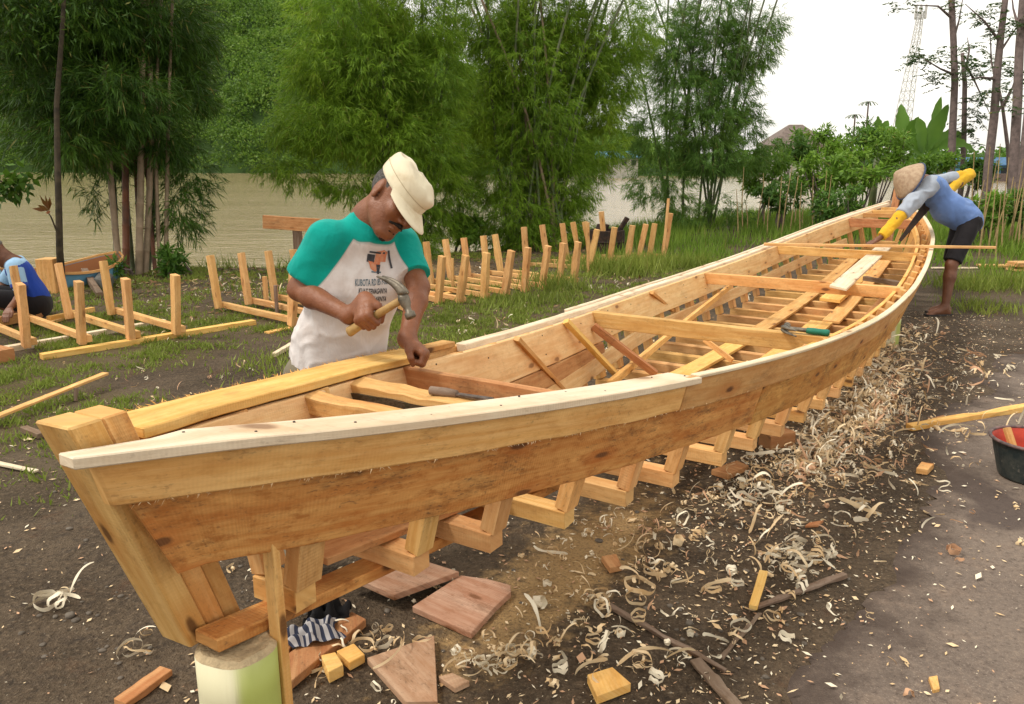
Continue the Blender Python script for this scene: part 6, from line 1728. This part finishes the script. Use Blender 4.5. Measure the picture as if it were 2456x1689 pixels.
sleeve(sh, J['rs'], J['re'], .74, .057, .068); sleeve(sh, J['ls'], J['le'], .76, .056, .065)
V, F_ = sh.mesh(.0062)
V = smoothv(V, F_, 2, .45)
V = folds(V, F_, .014, 7.5, 3, (spine+lat*.35).normalized(), 3.5); V = creases(V, F_, .011, 8, 5, (spine*.9-lat*.45).normalized(), 4); V = creases(V, F_, .006, 15, 8, (lat*.8+spine*.5).normalized(), 3.5); V = smoothv(V, F_, 1, .4)
cen = V; rel = cen-v3(J['pel']); a_ = rel@v3(lat); h_ = rel@v3(spine); hs_ = (J['shm']-J['pel']).length
edge = .06+np.clip(hs_+.03-h_, 0, 1)*.52
dR = np.linalg.norm(np.cross(cen-v3(J['rs']), unit(v3(J['re']-J['rs']))), axis=1); dL = np.linalg.norm(np.cross(cen-v3(J['ls']), unit(v3(J['le']-J['ls']))), axis=1)
tR = (cen-v3(J['rs']))@unit(v3(J['re']-J['rs'])); tL = (cen-v3(J['ls']))@unit(v3(J['le']-J['ls']))
mn = lambda *q: np.minimum.reduce(q)
teal = np.maximum.reduce([mn(np.abs(a_)-edge, h_-(hs_-.24)), mn(-.172-a_, tR+.02, .1-dR, h_-(hs_-.33)), mn(a_-.172, tL+.02, .1-dL)])
nd = np.linalg.norm(np.cross(cen-v3(J['neck']), v3(ncd)), axis=1); nh = (cen-v3(J['neck']))@v3(ncd)
teal = np.maximum(teal, mn(nh+.026, .11-nd))
shirt = obj_from('t_shirt', V, F_, [M['raglan']], man, None, 0)
sa = shirt.data.attributes.new('panel', 'FLOAT', 'POINT'); sa.data.foreach_set('value', teal.astype(np.float32))
shirt['label'] = 'white raglan T-shirt with teal sleeves and printed lettering'
bvh = BVHTree.FromPolygons([Vector(x) for x in V], [tuple(int(i) for i in f) for f in F_])
# trousers
tr_ = Field()
tr_.ell(Tz(0, 0, .0), AX, [.155, .112, .12], .05, [(v3(J['pel']+spine*.08), v3(spine))])
for (h0_, k0_, f0_) in ((hipR, knR, footR), (hipL, knL, footL)):
    tr_.cone(h0_, k0_, .098, .08, .04); tr_.cone(k0_, f0_+Vector((0, 0, .02)), .08, .068, .03, [(v3(f0_+Vector((0, 0, .0))), (0, 0, -1.))])
V, F_ = tr_.mesh(.01); V = folds(V, F_, .015, 9, 31, (0, 0, 1), .6)
obj_from('trousers', V, F_, [M['trouser_khaki']], man, None, 1)
# hair, cap
ha = Field(); ax = (hf, hl, hu)
def Hp(a, b_, c): return v3(Vector(O1)+hf*a+hl*b_+hu*c)
ha.ell(Hp(-.02, 0, .024), ax, [.092, .078, .079], .02, [(Hp(.05, 0, 0), v3((hf*.8+hu*.25).normalized())), (Hp(-.03, 0, -.045), v3((hu*-.9+hf*.5).normalized()))])
V, F_ = ha.mesh(.005); obj_from('hair', V, F_, [M['hair_grey']], man, None, 1)
mo = Field(); mo.cone(Hp(.1, .001, -.05), Hp(.083, .032, -.06), .007, .004, .006); mo.cone(Hp(.1, -.001, -.05), Hp(.083, -.032, -.06), .007, .004, .006)
mo.cone(Hp(.088, .012, -.083), Hp(.088, -.012, -.083), .004, .004, .006); mo.ell(Hp(.075, 0, -.115), ax, [.012, .016, .012], .01)
V, F_ = mo.mesh(.0025); obj_from('moustache', V, F_, [M['hair_dark']], man, None, 1)
ey = Field()
for sg in (1, -1): ey.cone(Hp(.09, sg*.022, .006), Hp(.083, sg*.043, .004), .0045, .0035, .003)
V, F_ = ey.mesh(.0022); obj_from('eyelashes', V, F_, [M['hair_dark']], man, None, 1)
# cap: band, soft crown with a creased top, visor
cf = (hf*.985+hu*.0).normalized(); cu = hu
def Cp(a, b_, c): return Vector(O1)+hf*a+hl*b_+hu*c
def cring(af, al, z, cx_=0.0, n=40, lump=0.0, sd_=0): return [Cp(cx_+af*math.cos(q)*(1+lump*n1(q*1.6+sd_, 3)), al*math.sin(q)*(1+lump*n1(q*1.4+7+sd_, 5)), z+lump*.25*n1(q*1.9, 9+sd_)) for q in [2*math.pi*k/n for k in range(n)]]
tilt = .10
def cap_z(ring_, k=.10): return [p_+hu*(-(p_-Cp(0, 0, 0)).dot(hf)*k) for p_ in ring_]
secs = [cring(.099, .084, .028, -.004), cring(.105, .089, .029, -.004), cring(.106, .09, .05, -.004), cring(.107, .0905, .063, -.003), cring(.106, .089, .066, -.003), cring(.108, .092, .074, .002, lump=.02), cring(.109, .094, .085, .003, lump=.05, sd_=1), cring(.105, .09, .097, .002, lump=.045, sd_=2), cring(.09, .077, .108, .0, lump=.05, sd_=3), cring(.064, .055, .113, -.004, lump=.08, sd_=4), cring(.03, .026, .115, -.006, lump=.1, sd_=5)]
secs = [cap_z(s_, .24) for s_ in secs]
seam_ = secs[4]
m = MB(); m.sweep(secs, cap=True); cap_o = m.build('cap', M['cap_cream'], man, smooth=True)
ms = cap_o.modifiers.new('soft', 'SUBSURF'); ms.levels = 1; ms.render_levels = 1
m = MB(); cc_ = sum(seam_, Vector())/len(seam_); ring_ = [cc_+(p_-cc_)*1.004 for p_ in seam_]; m.tube(ring_+[ring_[0]], .0016, 5, cap=False); m.build('band_seam', cloth_mat('cap_stitching', (.5, .42, .28), (.35, .28, .18), .4), cap_o, smooth=True)
V, Fc = [], []
na, nr_ = 29, 6
for i in range(na):
    q = -1.18+2.36*i/(na-1)
    for j in range(nr_):
        a = j/(nr_-1); r0 = Vector((.1*math.cos(q)-.004, .084*math.sin(q), 0)); ext = .074*max(0, math.cos(q*1.18))**.55
        x, y = r0.x+ext*a*1.0, r0.y*(1+.12*a); z = .044-.24*x*1.0-.25*ext*a-.006*a-.10*(y*y)/.088*a
        V.append(tuple(Cp(x, y, z)))
nv = len(V); V += [tuple(Vector(p_)-hu*.003) for p_ in V]
for i in range(na-1):
    for j in range(nr_-1):
        a = i*nr_+j; Fc.append((a, a+nr_, a+nr_+1, a+1)); Fc.append((nv+a, nv+a+1, nv+a+nr_+1, nv+a+nr_))
    a = i*nr_+nr_-1; Fc.append((a, a+nr_, nv+a+nr_, nv+a))
link('visor', fastmesh('visor', np.array(V), np.array(Fc), M['cap_cream'], True), cap_o)
# printed lettering and picture, laid on the shirt surface along the chest normal
def lay(P2, c, sx, sy, offs=.0016):
    """2D shapes -> points on the shirt, projected along the chest direction"""
    out_ = []
    for x, y in P2:
        q = c+sx*x+sy*y; h = bvh.ray_cast(q+pd*.5, -pd)
        out_.append((h[0]+h[1]*offs) if h[0] is not None else q)
    return out_
pd = (fwd*1.0-lat*.1).normalized()
def chest(u, v):
    h = bvh.ray_cast(Vector((0, 0, CAM_H)), ray(u, v).normalized()); return h[0]
M['ink_dark'] = plain('dark_print_ink', (.06, .06, .07), .8, .2, 60, .0)
M['ink_blue'] = plain('grey_blue_print_ink', (.14, .2, .24), .8, .25, 60, .0)
M['ink_orange'] = plain('orange_print_ink', (.55, .17, .08), .8, .25, 50, .0, col2=(.6, .32, .2))
def text(s_, u0, v0, u1, v1, mat, hgt):
    a, b_ = chest(u0, v0), chest(u1, v1)
    if a is None or b_ is None: return
    cu_ = bpy.data.curves.new('print', 'FONT'); cu_.body = s_; cu_.size = 1; cu_.resolution_u = 2; cu_.offset = .018
    to_ = bpy.data.objects.new('print', cu_); C.objects.link(to_)
    me = bpy.data.meshes.new_from_object(to_.evaluated_get(bpy.context.evaluated_depsgraph_get())); bpy.data.objects.remove(to_)
    co = np.array([v.co[:2] for v in me.vertices]); W_ = co[:, 0].max(); sx = (b_-a)/W_; sy = (spine-sx.normalized()*spine.dot(sx.normalized())).normalized()*hgt
    # bold: keep the outline mesh, thicken by slight x stretch
    pts = lay(co, a, sx, sy)
    me2 = bpy.data.meshes.new('lettering'); me2.from_pydata([tuple(p_) for p_ in pts], [], [tuple(f.vertices) for f in me.polygons]); me2.materials.append(mat)
    link('lettering', me2, shirt)
def shape(poly, u, v, scl, mat, name='print_mark', offs=.0016):
    c_ = chest(u, v)
    if c_ is None: return
    bm = bmesh.new(); vs = [bm.verts.new((x, y, 0)) for x, y in poly]; bm.faces.new(vs); bmesh.ops.triangulate(bm, faces=bm.faces); bmesh.ops.subdivide_edges(bm, edges=bm.edges, cuts=2, use_grid_fill=True)
    bm.verts.index_update(); co = [(v_.co.x*scl, v_.co.y*scl) for v_ in bm.verts]; fc = [tuple(v_.index for v_ in f.verts) for f in bm.faces]; bm.free()
    pts = lay(co, c_, lat, spine, offs); me2 = bpy.data.meshes.new(name); me2.from_pydata([tuple(p_) for p_ in pts], [], fc); me2.materials.append(mat); link(name, me2, shirt)
text('KUBOTA RD 85 F-series', 851, 686, 942, 682, M['ink_blue'], .029)
text('KUAT TENAGANYA', 859, 704, 927, 703, M['ink_dark'], .025)
text('HEMAT SOLARNYA', 854, 722, 925, 722, M['ink_dark'], .025)
sq = lambda w, h, x=0, y=0: [(x-w/2, y-h/2), (x+w/2, y-h/2), (x+w/2, y+h/2), (x-w/2, y+h/2)]
shape(sq(1.0, 1.0), 889, 619, .026, M['ink_dark'])
shape([(-.6, -.5), (.6, -.55), (.65, .4), (.2, .65), (-.6, .45)], 914, 615, .034, M['ink_orange'])
shape([(-.7, .4), (.6, .5), (.5, -.1), (.1, -.6), (-.4, -.3)], 898, 637, .034, M['ink_orange'])
shape([(-.3, .5), (.3, .5), (.2, -.6), (-.1, -.6)], 906, 645, .026, M['ink_dark'])
shape(sq(1.6, .2), 902, 653, .022, M['ink_blue']); shape([(-.1, .6), (.05, .6), (.45, -.5), (.3, -.55)], 928, 622, .05, M['ink_dark'], offs=.0024)
shape(sq(1.4, .16), 905, 606, .04, M['ink_dark'], offs=.0022)
# hammer and nail
hd = camv(.45, -.75, .2)
hammer(hb0, at(968, 716, 2.325), hd, M['hammer_handle'], 'claw hammer with a wooden handle held by the man in the teal T-shirt', None, .0115, 1.05)
nl = at(1008, 860, dGL-.02)
tag(MB().tube([nl+Vector((0, 0, -.03)), nl+Vector((.0, -.002, .012)), nl+Vector((0, -.002, .0125)), nl+Vector((0, -.002, .014))], [.0022, .0022, .0045, .0045], 8).build('nail', plain('bright_steel', (.6, .58, .55), .3, .1, 20, 0, metal=.9), None, origin=nl), 'bright steel nail held between finger and thumb on the gunwale', 'nail')

# ------------------------------------------------------------------ the bending man in the conical hat
hipC = at(2318, 528, 8.0); shC = at(2222, 436, 7.95)
nearN = (CT*.97+CR*-.12).normalized()
sp2 = (shC-hipC).normalized(); lat2 = (nearN-sp2*nearN.dot(sp2)).normalized(); fw2 = sp2.cross(lat2)
if fw2.dot(Vector((-1, 0, -1))) < 0: fw2 = -fw2
AX2 = (lat2, fw2, sp2); Ls = (shC-hipC).length
def T2(a, b_, c): return v3(hipC+lat2*a+fw2*b_+sp2*c)
lsh = shC+lat2*.165-sp2*.0+fw2*.05; rsh = shC-lat2*.165-sp2*.0
lel, lwr, lha = at(2163, 515, 7.72), at(2111, 571, 7.68), at(2094, 581, 7.68)
rel2 = at(2322, 420, 8.22); rwr = at(2236, 492, 8.02)
b2 = Field()
O2 = at(2176, 440, 7.9)
f2, l2, u2 = frame(camv(-.35, -.9, .15), camv(-.9, .35, .1))
head_field(b2, O2, f2, l2, u2, shC+sp2*.03)
b2.ell(T2(0, 0, .02), AX2, [.145, .1, .13], .06); b2.ell(T2(0, 0, Ls*.5), AX2, [.13, .095, .17], .06); b2.ell(T2(0, 0, Ls*.8), AX2, [.15, .1, .14], .06)
b2.cone(lsh-lat2*.03, rsh+lat2*.03, .055, .055, .05)
limb(b2, lsh, lel, lwr, (.05, .04, .042, .026)); limb(b2, rsh, rel2, rwr, (.05, .04, .042, .026))
hL, hR = hipC+lat2*.085-Vector((0, 0, .02)), hipC-lat2*.085-Vector((0, 0, .02))
kL, aL = at(2282, 636, 7.9), at(2267, 735, 7.92); aL.z = gzs(aL.x, aL.y)+.08
vd = Vector((kL.x, kL.y, 0)).normalized(); kR = kL+vd*.19+Vector((.0, 0, 0)); aR = aL+vd*.2; aR.z = gzs(aR.x, aR.y)+.08
for (a, b_, c) in ((hL, kL, aL), (hR, kR, aR)): limb(b2, a, b_, c, (.085, .056, .056, .034), .03)
toe = Vector((-1, -.12, 0)); foot(b2, aL, aL+toe); foot(b2, aR, aR+toe)
V1, F1 = b2.mesh(.0085)
# flat hand on the plank, fingers spread; far hand closed on the saw handle
hd2 = Field(); e = (lha-lwr).normalized(); side_ = Vector((0, 0, 1)).cross(e).normalized(); dn = e.cross(side_)
hd2.cone(lwr, lwr+e*.05, .026, .024, .02); pc = lwr+e*.06
for q in (-.024, -.008, .008, .024): hd2.cone(pc-e*.02+side_*q*.7, pc+e*.035+side_*q, .013, .011, .01)
for q, L in ((-.026, .062), (-.009, .075), (.009, .072), (.026, .058)):
    a = pc+e*.03+side_*q; m_ = a+e*(L*.55)+side_*q*.2+Vector((0, 0, .004)); hd2.cone(a, m_, .0095, .009, .004); hd2.cone(m_, a+e*L+side_*q*.35-Vector((0, 0, .008)), .009, .0075, .004)
hd2.cone(pc-e*.02-side_*.02, pc+e*.02-side_*.05, .012, .0105, .01); hd2.cone(pc+e*.02-side_*.05, pc+e*.045-side_*.055, .0105, .009, .004)
V2, F2 = hd2.mesh(.004)
saw_tip = at(2158, 577, 7.86); saw_h = at(2226, 490, 7.98); sx_ = (saw_tip-saw_h).normalized()
hd3 = Field(); gk = (CU*.5+CR*.5).normalized(); fist_field(hd3, saw_h-sx_*.06, gk, sx_, True, rwr, 1.0, .013)
V3, F3 = hd3.mesh(.004)
Vb = np.concatenate([V1, V2, V3]); Fb = np.concatenate([F1, F2+len(V1), F3+len(V1)+len(V2)])
m2 = obj_from('person', Vb, Fb, [M['skin2']], None, None, 1)
tag(m2, 'man in a conical hat and blue shirt bending over the boat to saw a plank', 'person')
s2 = Field(); hem2 = [(v3(hipC-sp2*.13), v3(-sp2))]
s2.ell(T2(0, .0, .03), AX2, [.18, .15, .2], .06, hem2); s2.ell(T2(0, .045, Ls*.42), AX2, [.175, .165, .2], .08); s2.ell(T2(0, .02, Ls*.82), AX2, [.18, .145, .15], .08)
s2.cone(lsh-lat2*.03, rsh+lat2*.03, .064, .064, .06); sleeve(s2, lsh, lel, 1.0, .085, .07); sleeve(s2, rsh, rel2, .75, .068, .062)
V, F_ = s2.mesh(.009); V = smoothv(V, F_, 2, .45); V = folds(V, F_, .02, 8, 51, (sp2+lat2*.5).normalized(), 3); V = creases(V, F_, .022, 6, 53, (lat2*.8+sp2*.5).normalized(), 4); V = smoothv(V, F_, 1, .4)
cen = V[F_].mean(1)
def along(a, b_): d = unit(v3(b_-a)); return (cen-v3(a))@d, np.linalg.norm(np.cross(cen-v3(a), d), axis=1)
ta, da = along(lsh, lel); tb2, db = along(rsh, rel2)
grey = ((ta > .0) & (da < .09) & ((cen-v3(hipC))@v3(sp2) > Ls*.62) ) | ((tb2 > .0) & (db < .1)) | (((cen-v3(hipC))@v3(sp2) > Ls+.02))
obj_from('shirt', V, F_, [M['blue_shirt'], M['grey_sleeve']], m2, grey.astype(int), 0)
ys = Field(); ys.cone(Vector(lel).lerp(lsh, .12), lwr.lerp(lel, .05), .064, .052, .03, [(v3(lwr.lerp(lel, .06)), v3((lwr-lel).normalized()))])
V, F_ = ys.mesh(.007); V = folds(V, F_, .018, 16, 61); obj_from('oversleeve', V, F_, [M['yellow_sleeve']], m2, None, 1)
ys = Field(); ys.cone(Vector(rel2).lerp(rsh, .22), rel2, .06, .064, .03); ys.cone(rel2, rwr.lerp(rel2, .1), .058, .042, .03)
V, F_ = ys.mesh(.007); V = folds(V, F_, .018, 16, 62); obj_from('oversleeve', V, F_, [M['yellow_sleeve']], m2, None, 1)
so = Field(); so.ell(T2(0, 0, -.01), AX2, [.16, .122, .14], .05)
for (a, b_) in ((hL, kL), (hR, kR)): so.cone(a, Vector(a).lerp(b_, 1.02), .1, .083, .04, [(v3(Vector(a).lerp(b_, .93)), v3((Vector(b_)-Vector(a)).normalized()))])
V, F_ = so.mesh(.009); V = folds(V, F_, .012, 10, 71); obj_from('shorts', V, F_, [M['black_shorts']], m2, None, 1)
# conical hat
hc = at(2184, 435, 7.86); hx_ = (at(2140, 412, 7.84)-hc).normalized(); ha1 = hx_.cross(Vector((.1, .2, 1))).normalized(); ha2 = hx_.cross(ha1)
def hring(r, x, n=40): return [hc+hx_*x+ha1*(r*math.cos(q))+ha2*(r*math.sin(q)) for q in [2*math.pi*k/n for k in range(n)]]
MB().sweep([hring(.19, -.003), hring(.195, .002), hring(.178, .03), hring(.142, .075), hring(.1, .12), hring(.055, .155), hring(.028, .178), hring(.008, .186)]).build('conical_hat', M['hat_straw'], m2, smooth=True)
MB().sweep([hring(.198, -.012), hring(.204, -.004), hring(.199, .006), hring(.19, .004), hring(.19, -.012)], cap=False).build('hat_rim', M['hat_rim'], m2, smooth=True)
fl = Field(); d = toe.normalized(); zf = gzs(aL.x, aL.y)
for a in (aL, aR):
    c0 = Vector((a.x, a.y, zf+.003)); V = []
    MB().sweep([[c0+d*x+Vector((d.y, -d.x, 0))*(w_*sg)+Vector((0, 0, z)) for sg, z in ((-1, -.004), (1, -.004), (1, .012), (-1, .012))] for x, w_ in ((-.075, .02), (-.06, .034), (0, .036), (.1, .043), (.17, .045), (.2, .03))]).build('sandal', plain('worn_rubber_sandal', (.05, .045, .045), .8, .2, 20, .2), m2)
# saw
so_ = empty('hand_saw', saw_h, 'dark rusty hand saw held against the long plank by the bending worker', 'saw')
sn_ = sx_.cross(Vector((0, 1, 0))).normalized(); th2 = sx_.cross(sn_)*.0012
MB().sweep([[saw_h-sx_*.02+sn_*a+th2*b_ for a, b_ in ((-.05, -1), (.05, -1), (.05, 1), (-.05, 1))], [saw_tip+sn_*a+th2*b_ for a, b_ in ((-.014, -1), (.02, -1), (.02, 1), (-.014, 1))]]).build('blade', plain('rusty_saw_blade', (.05, .028, .018), .6, .3, 14, .2), so_)
m = MB(); m.tube([saw_h-sx_*.06+gk*.055, saw_h-sx_*.062, saw_h-sx_*.06-gk*.055], .014, 8); m.build('handle', M['wood_grey'], so_, smooth=True)
m = MB(); m.beam(saw_h-sx_*.06, saw_h-sx_*.0, .1, .02, up=sx_.cross(sn_)); m.build('handle_plate', M['wood_grey'], so_)

# ------------------------------------------------------------------ the crouching man at the left edge
pe = at(88, 724, 7.7); s3 = at(38, 634, 7.55)
sp3 = (s3-pe).normalized(); la3 = (CT*.92+CR*.35).normalized(); la3 = (la3-sp3*la3.dot(sp3)).normalized(); fw3 = sp3.cross(la3)
if fw3.dot(Vector((-1, 0, 0))) < 0: fw3 = -fw3
AX3 = (la3, fw3, sp3); L3 = (s3-pe).length
def T3(a, b_, c): return v3(pe+la3*a+fw3*b_+sp3*c)
b3 = Field(); O3 = s3+sp3*.16+fw3*.1; f3, l3, u3 = frame(fw3*.75-Vector((0, 0, .6)), Vector((0, 0, 1))+fw3*.4)
head_field(b3, O3, f3, l3, u3, s3+sp3*.03)
b3.ell(T3(0, 0, .02), AX3, [.15, .11, .13], .06); b3.ell(T3(0, .0, L3*.5), AX3, [.135, .1, .17], .06); b3.ell(T3(0, 0, L3*.8), AX3, [.15, .105, .14], .06)
nsh, fsh = s3+la3*.165, s3-la3*.165; b3.cone(nsh-la3*.03, fsh+la3*.03, .055, .055, .05)
nel = at(52, 712, 7.42); nwr = at(24, 738, 7.25); fel = at(0, 700, 7.7); fwr = at(-18, 745, 7.5)
limb(b3, nsh, nel, nwr, (.05, .04, .042, .026)); limb(b3, fsh, fel, fwr, (.05, .04, .042, .026))
for sg in (1, -1):
    hp = pe+la3*.09*sg; kn = pe+la3*.13*sg+fw3*.36+Vector((0, 0, .2)); an = pe+la3*.1*sg+fw3*.16; an.z = gzs(an.x, an.y)+.08
    limb(b3, hp, kn, an, (.085, .058, .056, .035), .03); foot(b3, an, an+fw3)
V1, F1 = b3.mesh(.0095)
hd4 = Field()
for wr, el in ((nwr, nel), (fwr, fel)):
    e = (wr-el).normalized(); e = (e+Vector((0, 0, -.4))).normalized(); sd_ = e.cross(Vector((0, 0, 1))).normalized(); dn = e.cross(sd_)
    for q, L in ((-.027, .06), (-.009, .072), (.009, .07), (.027, .056)):
        a = wr+e*.07+sd_*q; hd4.cone(wr+e*.01+sd_*q*.6, a, .015, .0125, .012); md = a+e*L*.5-Vector((0, 0, .012)); hd4.cone(a, md, .0105, .01, .005); hd4.cone(md, md+e*L*.3-Vector((0, 0, .03)), .01, .0085, .005)
    hd4.cone(wr+e*.02-sd_*.02, wr+e*.06-sd_*.05, .014, .0115, .01); hd4.cone(wr+e*.06-sd_*.05, wr+e*.09-sd_*.045-Vector((0, 0, .02)), .0115, .009, .005)
V2, F2 = hd4.mesh(.005)
m3 = obj_from('person', np.concatenate([V1, V2]), np.concatenate([F1, F2+len(V1)]), [M['skin2']], None, None, 1)
tag(m3, 'man in a striped blue shirt crouching over a plank at the left edge', 'person')
s4 = Field(); s4.ell(T3(0, 0, .02), AX3, [.17, .135, .2], .06, [(v3(pe-sp3*.07), v3(-sp3))]); s4.ell(T3(0, 0, L3*.45), AX3, [.158, .125, .2], .07); s4.ell(T3(0, 0, L3*.82), AX3, [.165, .12, .14], .06)
s4.cone(nsh-la3*.03, fsh+la3*.03, .065, .065, .06); sleeve(s4, nsh, nel, .7, .07, .07); sleeve(s4, fsh, fel, .7, .07, .07)
V, F_ = s4.mesh(.009); V = smoothv(V, F_, 2, .45); V = folds(V, F_, .018, 9, 81, sp3, 3)
cen = V[F_].mean(1); hh_ = (cen-v3(pe))@v3(sp3); aa = (cen-v3(pe))@v3(la3); tn, dn_ = (cen-v3(nsh))@unit(v3(nel-nsh)), 0
bb = (cen-v3(pe))@v3(fw3)
royal = (bb < -.02) & (hh_ < L3-.02) & (aa > -.2) & (hh_ < .42+bb*-1.2) | (np.abs(hh_-(L3-.03)) < .03) & (aa > .02)
royal &= ~((tn > .02) & (aa > .17))
royal |= (tn > .165) & (aa > .12)
obj_from('jersey', V, F_, [M['light_blue'], M['royal_blue']], m3, royal.astype(int), 0)
sh3 = Field(); sh3.ell(T3(0, 0, -.01), AX3, [.175, .135, .15], .05)
for sg in (1, -1):
    hp = pe+la3*.09*sg; kn = pe+la3*.13*sg+fw3*.36+Vector((0, 0, .2)); sh3.cone(hp, Vector(hp).lerp(kn, .9), .108, .088, .04)
V, F_ = sh3.mesh(.01); obj_from('shorts', V, F_, [M['black_shorts']], m3, None, 1)
cp = Field(); cp.ell(v3(O3+u3*.04-f3*.012), (f3, l3, u3), [.105, .088, .1], .02, [(v3(O3+u3*.02), v3((-u3+f3*.1).normalized()))]); V, F_ = cp.mesh(.006); obj_from('knit_cap', V, F_, [M['cap_grey']], m3, None, 1)
print('script done', len(bpy.data.objects))
